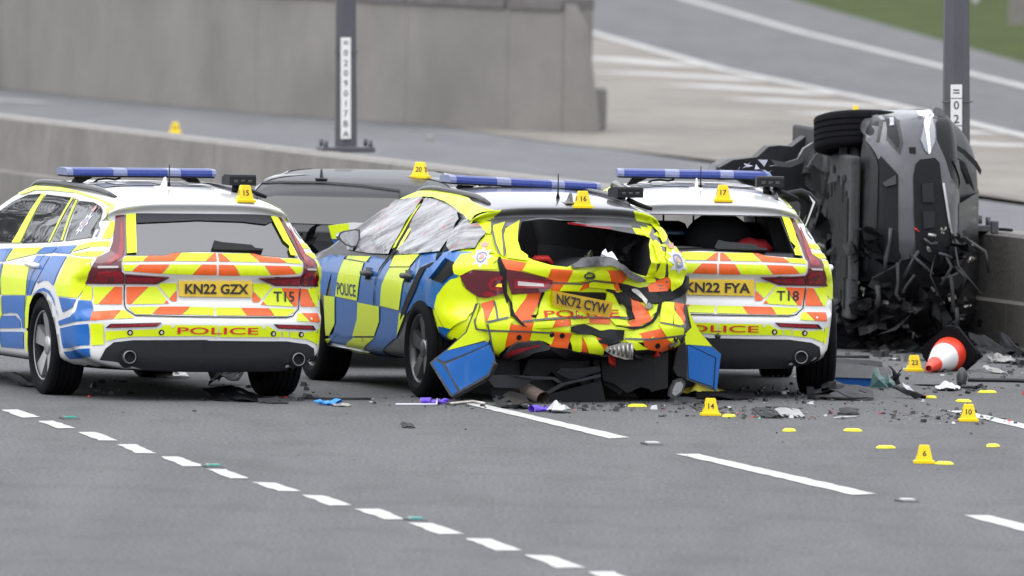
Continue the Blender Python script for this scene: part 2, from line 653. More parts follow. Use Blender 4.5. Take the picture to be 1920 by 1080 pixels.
# ------------------------------------------------------------------ ground, roads, markings
def asphalt(name, base, light, dark, streak=(1, 1, 1), rough=0.85, spec=0.35, gritty=0.35):
    m = bpy.data.materials.new(name)
    m.use_nodes = True
    nt = m.node_tree
    N, L = nt.nodes, nt.links
    b = N['Principled BSDF']
    b.inputs['Roughness'].default_value = rough
    b.inputs['Specular IOR Level'].default_value = spec
    tc = N.new('ShaderNodeTexCoord')
    def noi(scale, detail, sc=(1, 1, 1), rot=0.0):
        mp = N.new('ShaderNodeMapping')
        mp.inputs['Scale'].default_value = sc
        mp.inputs['Rotation'].default_value = (0, 0, rot)
        L.new(tc.outputs['Object'], mp.inputs['Vector'])
        n = N.new('ShaderNodeTexNoise')
        n.inputs['Scale'].default_value = scale
        n.inputs['Detail'].default_value = detail
        n.inputs['Roughness'].default_value = 0.6
        L.new(mp.outputs[0], n.inputs['Vector'])
        return n
    big = noi(0.55, 4, streak, R(11.5))
    r1 = N.new('ShaderNodeValToRGB')
    r1.color_ramp.elements[0].position, r1.color_ramp.elements[1].position = 0.36, 0.66
    r1.color_ramp.elements[0].color = (*dark, 1)
    r1.color_ramp.elements[1].color = (*light, 1)
    L.new(big.outputs['Fac'], r1.inputs[0])
    blot = noi(1.7, 5, (1, .5, 1))
    rb = N.new('ShaderNodeValToRGB')
    rb.color_ramp.elements[0].position, rb.color_ramp.elements[1].position = 0.38, 0.5
    rb.color_ramp.elements[0].color, rb.color_ramp.elements[1].color = (.88, .88, .88, 1), (1, 1, 1, 1)
    L.new(blot.outputs['Fac'], rb.inputs[0])
    mb = N.new('ShaderNodeMix')
    mb.data_type = 'RGBA'
    mb.blend_type = 'MULTIPLY'
    mb.inputs['Factor'].default_value = 1.0
    L.new(r1.outputs[0], mb.inputs['A'])
    L.new(rb.outputs[0], mb.inputs['B'])
    fine = noi(38, 3)
    r2 = N.new('ShaderNodeValToRGB')
    r2.color_ramp.elements[0].position, r2.color_ramp.elements[1].position = 0.3, 0.7
    g = gritty
    r2.color_ramp.elements[0].color = (1 - g, 1 - g, 1 - g, 1)
    r2.color_ramp.elements[1].color = (1 + g, 1 + g, 1 + g, 1)
    L.new(fine.outputs['Fac'], r2.inputs[0])
    mx = N.new('ShaderNodeMix')
    mx.data_type = 'RGBA'
    mx.blend_type = 'MULTIPLY'
    mx.inputs['Factor'].default_value = 1.0
    L.new(mb.outputs['Result'], mx.inputs['A'])
    L.new(r2.outputs[0], mx.inputs['B'])
    L.new(mx.outputs['Result'], b.inputs['Base Color'])
    bp = N.new('ShaderNodeBump')
    bp.inputs['Strength'].default_value = 0.6
    bp.inputs['Distance'].default_value = 0.012
    n3 = noi(55, 2)
    L.new(n3.outputs['Fac'], bp.inputs['Height'])
    L.new(bp.outputs[0], b.inputs['Normal'])
    return m

def sheet(name, poly, z, m):
    o = mesh_obj(name, [(x, y, z) for x, y in poly], [tuple(range(len(poly)))], m)
    if o.data.polygons[0].normal.z < 0:
        o.data.flip_normals()
    return struct(o)

A_near = asphalt('near_asphalt', None, (0.112, 0.112, 0.115), (0.09, 0.09, 0.0935), (2.2, 0.22, 1), gritty=0.6)
A_far = asphalt('far_asphalt', None, (0.14, 0.142, 0.148), (0.115, 0.117, 0.124), (2, 0.3, 1), gritty=0.2)
A_slip = asphalt('slip_asphalt', None, (0.118, 0.119, 0.123), (0.098, 0.099, 0.104), (2, 0.2, 1), gritty=0.2)
A_nose = asphalt('worn_concrete_paving', None, (0.225, 0.205, 0.18), (0.165, 0.15, 0.132), (0.8, 0.5, 1), gritty=0.25)
G_grass = asphalt('mown_grass', None, (0.06, 0.082, 0.022), (0.04, 0.05, 0.018), (1.2, 0.8, 1), 0.95, 0.1, 0.5)
P_white = mat('road_line_paint', (0.62, 0.62, 0.6), 0.6, vary=0.35, vscale=16, dark=(0.3, 0.3, 0.295))
P_old = mat('worn_line_paint', (0.45, 0.44, 0.425), 0.7, vary=0.35, vscale=1.2)
CONC = mat('barrier_concrete', (0.23, 0.216, 0.2), 0.85, vary=0.35, vscale=1.6, bump=0.3, bscale=25)
CONC_TOP = mat('barrier_top_concrete', (0.24, 0.228, 0.213), 0.85, vary=0.25, vscale=2.5, bump=0.25, bscale=25)
WALL = mat('retaining_wall_concrete', (0.225, 0.213, 0.198), 0.85, vary=0.3, vscale=0.7, bump=0.3, bscale=20)
COPE = mat('coping_stone', (0.15, 0.14, 0.135), 0.8, vary=0.4, vscale=2.2)

sheet('ground', [(-3000, -500), (3000, -500), (3000, 5000), (-3000, 5000)], -0.05, G_grass)
sheet('road', [(-14, 40), (26, 40), (3.9, 117), (-4.6, 147), (-45, 290), (-90, 290), (-34, 100)], 0.0, A_near)
sheet('far_road', [(26, 40), (110, 40), (70, 150), (6.736, 145.958), (5.093, 154.288), (2.119, 168.096), (0.929, 173.983), (1.190, 227.719), (-0.665, 274.023), (-45, 290), (-4.6, 147), (3.9, 117)], -0.004, A_far)
NOSE = [(-1.718, 187.087), (0.211, 176.288), (2.132, 169.198), (3.786, 162.372), (5.135, 155.591), (6.812, 147.629), (7.681, 166.711), (5.956, 180.902), (4.660, 197.766), (2.852, 216.421), (1.252, 240.446), (-0.620, 257.616), (-2.240, 241.317)]
sheet('paved_nose', NOSE, 0.004, A_nose)
sheet('slip_road', [(1.252, 240.446), (2.852, 216.421), (4.660, 197.766), (5.956, 180.902), (7.537, 163.540), (8.807, 191.452), (7.439, 226.663), (5.030, 280.775), (3.623, 319.993), (-0.774, 314.016)], 0.0, A_slip)

def ribbon(name, pts, w, z, m):
    return sheet(name, line(pts, w), z, m)
ribbon('edge_line', [(2.666, 287.145), (3.068, 278.449), (4.547, 248.452), (6.093, 223.108), (6.901, 210.060), (7.691, 196.753)], 0.22, 0.008, P_old)
ribbon('nose_line', [(0.944, 247.469), (1.263, 242.707), (2.871, 217.883), (4.689, 198.986), (6.005, 182.437), (6.756, 172.544)], 0.24, 0.012, P_old)
for a, b, w in [((1.097, 224.474), (2.512, 219.379), .9), ((1.349, 214.678), (3.433, 210.672), .9), ((2.303, 206.995), (4.148, 202.825), .9),
                ((2.978, 199.355), (4.688, 196.021), .9), ((3.605, 192.259), (5.126, 189.606), .9), ((4.135, 186.135), (5.585, 183.125), .8), ((4.556, 179.837), (5.905, 177.466), .8)]:
    ribbon('hatch_stripe', [a, b], w, 0.008, P_old)
ribbon('far_lane_line', [(-6.638, 191.188), (-5.763, 190.189)], 0.3, 0.004, P_white)
ribbon('far_dark_line', [(3.777, 161.965), (4.486, 159.302), (5.172, 156.725)], 0.12, 0.008, COPE)  # thin dark line where the far road meets the paved nose

# short marks of the lane-drop line (1 m marks, 1 m gaps) and the long lane marks of the near road
def mark(pts, name='lane_mark'):
    # ragged paint edge
    rnd = random.Random(int(pts[0][0] * 1000))
    lp = [(x + rnd.uniform(-.009, .009), y + rnd.uniform(-.02, .02)) for x, y in resample(pts, 0.2)]
    v, f = tri_fill(lp, .3)
    o = mesh_obj(name, [(x, y, .004) for x, y in v], f, P_white)
    if sum(p.normal.z for p in o.data.polygons) < 0:
        o.data.flip_normals()
    return struct(o)
for q in [
    [(-3.376, 102.606), (-3.265, 102.656), (-3.083, 101.588), (-3.198, 101.456)],
    [(-3.086, 101.022), (-2.983, 101.067), (-2.803, 100.033), (-2.922, 99.981)],
    [(-2.780, 99.496), (-2.668, 99.544), (-2.484, 98.394), (-2.605, 98.342)],
    [(-2.477, 97.867), (-2.367, 97.915), (-2.210, 96.718), (-2.329, 96.668)],
    [(-2.170, 96.297), (-2.061, 96.343), (-1.867, 95.132), (-1.997, 95.078)],
    [(-1.853, 94.784), (-1.735, 94.763), (-1.568, 93.651), (-1.690, 93.601)],
    [(-1.544, 93.183), (-1.412, 93.169), (-1.233, 92.168), (-1.366, 92.114)],
    [(-1.220, 91.711), (-1.097, 91.694), (-0.907, 90.603), (-1.047, 90.484)],
    [(-0.896, 90.161), (-0.747, 90.219), (-0.583, 89.032), (-0.705, 88.984)],
    [(-0.571, 88.667), (-0.433, 88.659), (-0.245, 87.523), (-0.384, 87.411)],
    [(-0.240, 87.051), (-0.099, 87.045), (0.084, 85.837), (-0.061, 85.726)],
    [(0.099, 85.387), (0.252, 85.330), (0.424, 84.167), (0.273, 84.058)],
    [(0.431, 83.733), (0.579, 83.786), (0.765, 82.514), (0.617, 82.408)]]:
    mark(q)
mark([(-0.318, 105.000), (-0.202, 105.052), (0.783, 100.262), (0.647, 100.048)])
mark([(1.062, 98.024), (1.205, 98.084), (2.221, 93.215), (2.072, 93.022)])
mark([(2.674, 90.791), (2.832, 90.852), (3.654, 86.070), (3.498, 85.900)])
mark([(2.977, 105.293), (3.099, 105.347), (3.920, 100.910), (3.772, 100.692)])

# ------------------------------------------------------------------ central barrier, retaining wall
def bank(u, v):
    return Vector((v.x - u.x, v.y - u.y, 0)).normalized()
def swept_wall(name, path, prof, mats, mi, parent=None):
    """profile (offset to the left of the path, height) swept along ground points"""
    V, F, FM = [], [], []
    n = len(prof)
    P = [Vector((x, y, 0)) for x, y in path]
    for i, p in enumerate(P):
        d = bank(P[max(i - 1, 0)], P[min(i + 1, len(P) - 1)])
        s = Vector((-d.y, d.x, 0))
        for o, h in prof:
            V.append(p + s * o + Vector((0, 0, h)))
    for i in range(len(P) - 1):
        for k in range(n):
            F.append((i * n + k, i * n + (k + 1) % n, (i + 1) * n + (k + 1) % n, (i + 1) * n + k))
            FM.append(mi[k])
    F.append(tuple(range(n - 1, -1, -1)))
    F.append(tuple((len(P) - 1) * n + k for k in range(n)))
    FM += [0, 0]
    o = mesh_obj(name, V, F, mats, parent, fmat=FM)
    bm = bmesh.new()
    bm.from_mesh(o.data)
    bmesh.ops.recalc_face_normals(bm, faces=bm.faces[:])
    bm.to_mesh(o.data)
    bm.free()
    return o

BP = (3.74, 117.0)
BD = Vector((-8.52, 30.0, 0)).normalized()
bprof = [(0.0, 0.0), (0.0, 0.34), (0.07, 0.36), (0.14, 0.83), (0.17, 0.85), (-0.5, 0.85), (-0.47, .83), (-0.4, .36), (-.33, .34), (-.33, 0)]
# seen side is on the path's left; offsets run away from the camera
bprof = [(0.0, 0.0), (0.0, 0.33), (-0.06, 0.35), (-0.10, 0.825), (-0.13, 0.85), (-0.41, 0.85), (-0.44, 0.825), (-0.48, 0.35), (-0.54, 0.33), (-0.54, 0)]
bar = thing('concrete_barrier', 'long low concrete barrier between the two carriageways with lamp posts on top', 'barrier', (BP[0], BP[1], 0))
k0 = -9
for i in range(k0, 12):                     # cast lengths with open joints
    a = BD * (i * 6.0)
    b = BD * (i * 6.0 + 5.985)
    swept_wall('barrier_segment', [(a.x, a.y), (b.x, b.y)], bprof, [CONC, CONC_TOP], [0, 0, 0, 1, 1, 1, 0, 0, 0, 0], bar)

wall = thing('retaining_wall', 'tall grey concrete wall with a dark coping and rounded end beyond the far carriageway', 'wall')
WP = [(-8.492, 200.634), (-6.589, 197.560), (-5.082, 192.215), (-3.132, 186.755), (-1.299, 182.884), (-0.098, 180.744), (0.549, 179.987)]
for i in range(len(WP) - 1):
    a, b = WP[i], WP[i + 1]
    d = Vector((b[0] - a[0], b[1] - a[1], 0)).normalized() * .012
    swept_wall('wall_panel', [a, (b[0] - d.x, b[1] - d.y)], [(0, 0), (0, 1.42), (.45, 1.42), (.45, 0)], [WALL], [0, 0, 0, 0], wall)
for i in range(len(WP) - 1):
    a, b = Vector((*WP[i], 0)), Vector((*WP[i + 1], 0))
    n = max(1, int((b - a).length / 1.4))
    for k in range(n):
        p, q = a.lerp(b, k / n), a.lerp(b, (k + .97) / n)
        swept_wall('coping_stone', [(p.x, p.y), (q.x, q.y)], [(-.03, 1.424), (-.03, 1.56 + .01 * (k % 2)), (.48, 1.56 + .01 * (k % 2)), (.48, 1.424)], [COPE], [0] * 4, wall)
# rounded nose of the wall and the block at its foot
bm = bmesh.new()
e = Vector((*WP[-1], 0))
d = (e - Vector((*WP[-2], 0))).normalized()
s = Vector((-d.y, d.x, 0))
arc = [(0.225 + .225 * math.cos(t), .34 * math.sin(t)) for t in [math.pi + k * -math.pi / 12 for k in range(13)]]
poly = [(e + s * o + d * l) for o, l in arc]
lo = [bm.verts.new((p.x, p.y, 0)) for p in poly]
hi = [bm.verts.new((e.x + (p.x - e.x) * .62, e.y + (p.y - e.y) * .62, 1.25)) for p in poly]
cx = sum((p for p in poly), Vector()) / len(poly)
top = [bm.verts.new((e.x + (p.x - e.x) * .3, e.y + (p.y - e.y) * .3, 1.5)) for p in poly]
for i in range(12):
    bm.faces.new((lo[i], lo[i + 1], hi[i + 1], hi[i]))
    bm.faces.new((hi[i], hi[i + 1], top[i + 1], top[i]))
bm.faces.new(top)
bm.faces.new((lo[0], hi[0], top[0], top[-1], hi[-1], lo[-1]))
bm_obj('wall_nose', bm, WALL, wall, True, 40)
bm = bmesh.new()
rot = Matrix.Rotation(math.atan2(d.y, d.x), 4, 'Z')
bx, by = (0.886, 180.500)
add_box(bm, (bx, by + .15, .27), (.26, .3, .5), rot, bevel=.04)
bm_obj('foot_block', bm, WALL, wall)

# ------------------------------------------------------------------ car bodies (x right, y forward, z up, origin under the rear axle)
def sm(a, b, t):
    t = min(max((t - a) / (b - a), 0), 1)
    return t * t * (3 - 2 * t)

def estate_body():
    prof = [(-.72, .19), (-.93, .195), (-.985, .24), (-1.0, .42), (-1.012, .50), (-1.012, .545), (-.985, .585), (-.968, .61), (-.962, .66),
            (-.945, .69), (-.94, .80), (-.962, .83), (-.985, .86), (-.985, .92), (-.965, .965), (-.945, .975), (-.93, .985),
            (-.66, 1.275), (-.70, 1.30), (-.74, 1.325), (-.70, 1.35), (-.55, 1.375), (-.2, 1.405), (.3, 1.43), (.9, 1.44), (1.35, 1.425),
            (1.6, 1.39), (2.0, 1.19), (2.42, .985), (2.6, .95), (3.2, .87), (3.6, .77), (3.72, .66), (3.75, .5), (3.72, .3), (3.6, .19),
            (3.0, .17), (1.5, .17), (0, .17)]
    wz = pchip([.15, .3, .45, .62, .75, .88, .96, 1.05, 1.2, 1.34, 1.44], [.81, .875, .895, .91, .91, .893, .86, .795, .69, .575, .47])
    ty = pchip([-1.05, -.7, -.2, .6, 2.4, 3.3, 3.8], [.925, .965, .99, 1.0, 1.0, .96, .88])
    rz = pchip([.15, .4, .7, .9, 1.0, 1.1, 1.4], [.24, .30, .30, .26, .17, .12, .1])
    wf = lambda y, z: wz(z) * ty(y)
    def rf(y, z):
        a = sm(-.3, -.65, y)
        b = sm(2.9, 3.4, y)
        return .10 * (1 - a) * (1 - b) + rz(z) * a + .34 * b
    return make_body(prof, wf, rf, rear_step=.022)

def hatch_dent(v):
    """crash damage of the hatchback: tail pushed in to the right of centre, panels rippled"""
    x, y, z = v.co
    if y > .35:
        return
    a = sm(.1, -.55, y)
    g = math.exp(-((x - .28) / .34) ** 2 - ((z - .62) / .24) ** 2)
    v.co.y += a * .20 * g
    g2 = math.exp(-((x - .55) / .22) ** 2 - ((z - .86) / .13) ** 2)
    v.co.y += a * .16 * g2
    if z < 1.12:
        k = a * sm(-.55, .1, x) * sm(1.12, .95, z)
        r1 = abs(noise.noise(Vector((x * 4.5 + z * 3, z * 7 - x * 2, 3.1))))          # sharp folds
        r2 = abs(noise.noise(Vector((x * 11 - z * 4, z * 13, 7.7))))
        v.co.y += k * (.085 * r1 + .03 * r2 - .03)
        v.co.z += k * .02 * noise.noise(Vector((x * 6, z * 8, 11.0)))
    if x < -.5:                                   # buckled left quarter panel
        v.co.x += sm(.35, -.2, y) * .02 * noise.noise(Vector((y * 5, z * 6, 1.5)))

def hatch_body(dent=True):
    prof = [(-.55, .3), (-.70, .32), (-.76, .40), (-.79, .50), (-.79, .56), (-.765, .60), (-.74, .64), (-.73, .70), (-.735, .78),
            (-.74, .88), (-.735, .94), (-.70, .985), (-.66, 1.0), (-.42, 1.27), (-.44, 1.285), (-.50, 1.315), (-.46, 1.338), (-.3, 1.362),
            (.1, 1.40), (.7, 1.425), (1.1, 1.42), (1.4, 1.39), (1.7, 1.30), (2.3, 1.02), (2.6, .97), (3.1, .89), (3.4, .78), (3.52, .62),
            (3.55, .45), (3.5, .25), (3.3, .2), (1.5, .2), (0, .22)]
    wz = pchip([.15, .3, .45, .62, .75, .88, .98, 1.08, 1.22, 1.36, 1.48], [.80, .865, .885, .90, .905, .89, .855, .785, .685, .565, .47])
    ty = pchip([-.85, -.5, 0, .6, 2.4, 3.1, 3.6], [.93, .965, .995, 1.0, 1.0, .95, .86])
    rz = pchip([.15, .4, .7, .9, 1.0, 1.1, 1.4], [.24, .30, .32, .28, .2, .15, .1])
    wf = lambda y, z: wz(z) * ty(y)
    def rf(y, z):
        a = sm(-.1, -.45, y)
        b = sm(2.7, 3.2, y)
        return .10 * (1 - a) * (1 - b) + rz(z) * a + .34 * b
    return make_body(prof, wf, rf, rear_step=.022, dent=hatch_dent if dent else None)

def van_body():
    """dark grey people carrier behind the police cars"""
    prof = [(-.7, .25), (-.92, .28), (-.97, .4), (-.98, .55), (-.95, .62), (-.93, .8), (-.925, .92), (-.93, .98), (-.90, 1.0),
            (-.72, 1.235), (-.66, 1.27), (-.58, 1.30), (-.52, 1.325), (-.3, 1.36), (.3, 1.39), (1.0, 1.38), (1.4, 1.34), (1.8, 1.2), (2.3, 1.0),
            (2.7, .95), (3.2, .85), (3.5, .7), (3.55, .5), (3.5, .25), (3.3, .2), (1.5, .2)]
    wz = pchip([.15, .4, .65, .85, 1.0, 1.15, 1.3, 1.42, 1.48], [.82, .89, .91, .9, .86, .79, .715, .64, .56])
    ty = pchip([-1, -.6, 0, 2.4, 3.2, 3.6], [.94, .97, 1, 1, .95, .86])
    wf = lambda y, z: wz(z) * ty(y)
    rf = lambda y, z: .1 + .2 * sm(-.3, -.7, y) * sm(1.35, 1.0, z) + .06 * sm(-.3, -.7, y) + .25 * sm(2.8, 3.2, y)
    return make_body(prof, wf, rf)

def suv_dent(v):
    x, y, z = v.co
    # lower (left) side and the roof are crushed, the roof against the barrier
    if z > 1.0:
        v.co.z = 1.0 + (z - 1.0) * (.3 + .65 * sm(-.6, 2.2, y))
    f = sm(2.2, 3.6, y)
    n = noise.noise(Vector((x * 5, z * 5, 2.0)))
    n2 = noise.noise(Vector((x * 13, z * 13, 5.0)))
    k = sm(.05, -.75, x)
    v.co.y -= f * k * (.22 + .30 * abs(n) + .16 * abs(n2))
    if x < -.7:
        v.co.x += .1 * sm(-.7, -.95, x) * (1 + noise.noise(Vector((y * 2, z * 4, 8.0))))
    if y < -.2:                                    # the tail is folded down
        t = sm(-.1, -1.0, y)
        v.co.y += t * .2 * n
    v.co.x -= sm(2.3, -.6, y) * .55 * sm(-.2, .95, x) - .012 * noise.noise(Vector((y * 4, z * 5, 4.0)))

def suv_body(dent=True):
    prof = [(-.75, .28), (-.95, .34), (-1.0, .5), (-1.0, .64), (-.96, .72), (-.94, 1.0), (-.9, 1.1), (-.66, 1.5), (-.7, 1.56), (-.6, 1.6), (0, 1.65),
            (.8, 1.66), (1.3, 1.62), (1.7, 1.48), (2.3, 1.14), (2.7, 1.08), (3.3, 1.02), (3.56, .95), (3.62, .85), (3.66, .7), (3.70, .55), (3.68, .42),
            (3.6, .30), (3.45, .25), (2.8, .24), (1.5, .24), (0, .26)]
    wz = pchip([.2, .35, .5, .7, .9, 1.02, 1.15, 1.3, 1.5, 1.66], [.86, .92, .94, .95, .945, .925, .87, .80, .70, .58])
    ty = pchip([-1.05, -.6, 0, 2.4, 3.2, 3.75], [.93, .97, 1, 1, .98, .94])
    wf = lambda y, z: wz(z) * ty(y)
    rf = lambda y, z: .1 + .18 * sm(-.3, -.7, y) * sm(1.4, 1.0, z) + .08 * sm(2.9, 3.3, y)
    return make_body(prof, wf, rf, dent=suv_dent if dent else None)

POSE = {
    'T15': ((-2.355, 105.50, 0), 18.0),
    'FOC': ((.23, 106.15, 0), 17.0),
    'T18': ((1.30, 107.73, 0), 3.5),
    'GRY': ((-1.10, 111.5, 0), -5.0),
}
def pose_matrix(k):
    if k == 'SUV':
        F = Vector((math.sin(R(8)), -math.cos(R(8)), 0))
        U = Vector((math.cos(R(8)), math.sin(R(8)), 0))
        Rt = Vector((0, 0, 1))
        m = Matrix((Rt, F, U)).transposed().to_4x4()
        o = Vector((2.27, 116.1, .84)) - F * 2.87
        return Matrix.Translation(o) @ m
    loc, a = POSE[k]
    return Matrix.Translation(loc) @ Matrix.Rotation(R(a), 4, 'Z')



M['suv_grey'] = mat('dusty_dark_grey_paint', (0.13, 0.13, 0.142), 0.38, metal=0.3, coat=0.5, vary=0.3, vscale=6)
M['suv_dark'] = mat('scuffed_dark_paint', (0.013, 0.0135, 0.017), 0.5, spec=.3, coat=0.06, vary=0.5, vscale=9)
M['suv_gloss'] = mat('glossy_black_paint', (0.011, 0.0115, 0.015), 0.42, spec=.35, coat=.05, vary=.4, vscale=7, bump=.25, bscale=5)
M['wire_grey'] = mat('grey_pipe', (0.034, 0.034, 0.038), 0.5, vary=.3, vscale=20)
M['under'] = mat('underbody', (0.028, 0.028, 0.03), 0.75, vary=0.6, vscale=7, bump=.4, bscale=30)
M['under_light'] = mat('underbody_plastic', (0.045, 0.045, 0.047), 0.7, vary=0.6, vscale=6, bump=.3, bscale=30)
M['wreck_black'] = mat('burst_plastic', (0.012, 0.012, 0.014), 0.45, vary=0.6, vscale=16)
M['lamp_grey'] = mat('grey_lamp_lens', (0.3, 0.31, 0.34), 0.1, coat=1.0)
M['drl'] = mat('daytime_light_white', (0.9, 0.92, 0.98), 0.2, coat=1.0, emit=0.25)
M['torn_metal2'] = mat('dull_bare_metal', (0.25, 0.235, 0.22), 0.5, metal=.5, vary=.5, vscale=14)
M['floor_pale'] = mat('pale_floor_panel', (0.2, 0.19, 0.18), 0.7, vary=.5, vscale=8)
M['lip_grey'] = mat('grey_boot_trim', (0.2, 0.2, 0.215), 0.5, vary=.5, vscale=14, bump=.3, bscale=40)
M['glass_teal'] = mat('teal_safety_glass', (0.2, 0.36, 0.34), 0.12, coat=.6, vary=.3, vscale=25)
M['mirror'] = mat('mirror_glass', (0.6, 0.6, 0.62), 0.05, metal=1.0)
M['glass_grey'] = mat('grey_tinted_glass', (0.014, 0.0145, 0.016), 0.1, ior=1.65)

# ------------------------------------------------------------------ shared car pieces
def make_wheel(parent, x, y, r, w, side, style='silver', steer=0.0, tilt=0.0, dirty=False):
    e = bpy.data.objects.new('wheel', None)
    link(e, parent)
    e.location = (x, y, r)
    e.rotation_euler = (0, R(tilt), R(steer) + (0 if side > 0 else math.pi))
    bm = bmesh.new()                        # outer face looks to +x
    h = w / 2
    rr = r * .70
    prof = [(-h * .82, rr), (-h, rr + .02), (-h * 1.04, r - .06), (-h * .93, r - .012), (-h * .8, r)]
    for g in (-.5, -.17, .17, .5):
        prof += [(h * (g - .06), r), (h * (g - .05), r - .009), (h * (g + .05), r - .009), (h * (g + .06), r)]
    prof += [(h * .8, r), (h * .93, r - .012), (h * 1.04, r - .06), (h, rr + .02), (h * .82, rr)]
    lathe(bm, prof, 56, 'x')
    bm_obj('tyre', bm, M['rubber'], e, True, 40)
    bm = bmesh.new()
    dark, face = 0, 1
    lathe(bm, [(-h * .8, rr * .99), (h * .4, rr * .93), (h * .8, rr * .97), (h * .84, rr * 1.01), (h * .7, rr * 1.015)], 48, 'x', mis=[0, 0, 1, 1])
    lathe(bm, [(-h * .2, .001), (-h * .2, rr * .94)], 32, 'x', mi=0)
    n = 5
    for k in range(n):
        a0 = 2 * math.pi * k / n + .3
        for da, wd in ((-.17, .04), (.17, .04)) if style == 'silver' else ((0, .05),):
            rot = Matrix.Rotation(a0 + da * .6, 4, 'X')
            q = [(h * .55, .045, -wd * .7), (h * .55, .045, wd * .7), (h * .72, rr * .96, wd * 1.1), (h * .72, rr * .96, -wd * 1.1)]
            lo = [(p[0] - .035, p[1], p[2] * 1.15) for p in q]
            va = [bm.verts.new(rot @ Vector(p)) for p in q]
            vb = [bm.verts.new(rot @ Vector(p)) for p in lo]
            f = bm.faces.new(va)
            f.material_index = 1
            for i in range(4):
                f = bm.faces.new((va[i], vb[i], vb[(i + 1) % 4], va[(i + 1) % 4]))
                f.material_index = 1 if style == 'silver' else 0
    lathe(bm, [(h * .3, .07), (h * .6, .065), (h * .66, .05), (h * .66, .001)], 24, 'x', mi=1)
    m = {'silver': [M['void'], M['alloy']], 'dark': [M['alloy_dark'], M['alloy_face']]}[style]
    bm_obj('rim', bm, m, e)
    return e
M['alloy_face'] = mat('machined_alloy', (0.2, 0.2, 0.21), 0.3, metal=0.8)

def paint_under(o, z=.27, rear=None, idx=1):
    for p in o.data.polygons:
        c = p.center
        if c.z < z or (rear and c.y < rear[0] and c.z < rear[1]):
            p.material_index = idx

def roof_rail(parent, skin, side, y0, y1, w=.5):
    bm = bmesh.new()
    pts, rad = [], []
    n = 14
    for i in range(n + 1):
        t = i / n
        y = y0 + (y1 - y0) * t
        x = side * (w + .02 * math.sin(math.pi * t))
        p, _ = skin.hit('top', x, y)
        lift = .002 + .014 * min(1, math.sin(math.pi * t) * 2.2)
        pts.append((p.x, p.y, p.z + lift))
        rad.append(.012 + .012 * min(1, math.sin(math.pi * t) * 3))
    add_tube(bm, pts, rad, 8)
    return bm_obj('roof_rail', bm, M['rail'], parent, True)
M['rail'] = mat('roof_rail_black', (0.014, 0.014, 0.016), 0.4, coat=0.3)

def light_bar(parent, y, z, x0=-.57, x1=.57, broken=False, roll=0.0, foot=.07):
    e = bpy.data.objects.new('light_bar', None)
    link(e, parent)
    e.location = (0, y, z)
    e.rotation_euler = (0, roll, 0)
    d = .13
    cuts = [x0 + .045, x0 + (x1 - x0) * .31, x0 + (x1 - x0) * .405, x0 + (x1 - x0) * .535, x0 + (x1 - x0) * .673, x0 + (x1 - x0) * .762, x1 - .03]
    kinds = ['clear', 'blue', 'clear', 'blue', 'blue', 'clear', 'blue', 'clear']
    xs = [x0] + cuts + [x1]
    sec = [(-d, .0), (-d * 1.02, .018), (-d * .94, .04), (-d * .6, .05), (d * .6, .05), (d * .94, .04), (d * 1.02, .018), (d, .0)]
    for i in range(len(xs) - 1):
        a, b = xs[i] + (.0015 if i else 0), xs[i + 1]
        bm = bmesh.new()
        for q, (u, v) in enumerate(((a, b),)):
            add_prism(bm, sec, 'x', u, v)
        if broken and i >= len(xs) - 3:
            for vv in bm.verts:
                if vv.co.x > b - .01:
                    vv.co.z += random.Random(i * 7 + int(vv.co.y * 100)).uniform(-.012, .008)
                    vv.co.x += random.Random(i * 3 + int(vv.co.z * 900)).uniform(-.04, .03)
        bm_obj('lens', bm, M['bar_blue'] if kinds[i] == 'blue' else M['bar_clear'], e)
    bm = bmesh.new()
    add_prism(bm, [(-d * .95, -.012), (d * .95, -.012), (d * .95, -.001), (-d * .95, -.001)], 'x', x0 + .01, x1 - .01)
    bm_obj('base', bm, M['black_plastic'], e)
    for s in (x0 + .16, x1 - .16):
        bm = bmesh.new()
        sg = -1 if s < 0 else 1
        add_prism(bm, [(s - .05, -.016), (s + .05, -.016), (s + .02 + sg * .07, -.016 - foot), (s - .02 + sg * .07, -.016 - foot)], 'y', -.05, .05)
        bm_obj('mount', bm, M['black_plastic'], e)
    bm = bmesh.new()
    add_tube(bm, [(x0 + .2, -.06, -.06), (x0 + .24, -.07, -.03), (x0 + .3, -.08, -.022), (x0 + .36, -.08, -.028), (x0 + .4, -.07, -.018)], .008, 6)
    bm_obj('cable', bm, M['black_plastic'], e, True)
    if broken:
        bm = bmesh.new()
        rnd = random.Random(5)
        for k in range(9):
            c = Vector((x1 - .07 + rnd.uniform(-.12, .12), rnd.uniform(-.12, .06), .05 + rnd.uniform(-.02, .06)))
            vs = [bm.verts.new(c + Vector((rnd.uniform(-.04, .04), rnd.uniform(-.03, .03), rnd.uniform(-.02, .04)))) for _ in range(3)]
            bm.faces.new(vs)
        bmesh.ops.solidify(bm, geom=bm.faces[:], thickness=.004)
        bm_obj('broken_lens', bm, M['silver_print'], e)
    return e

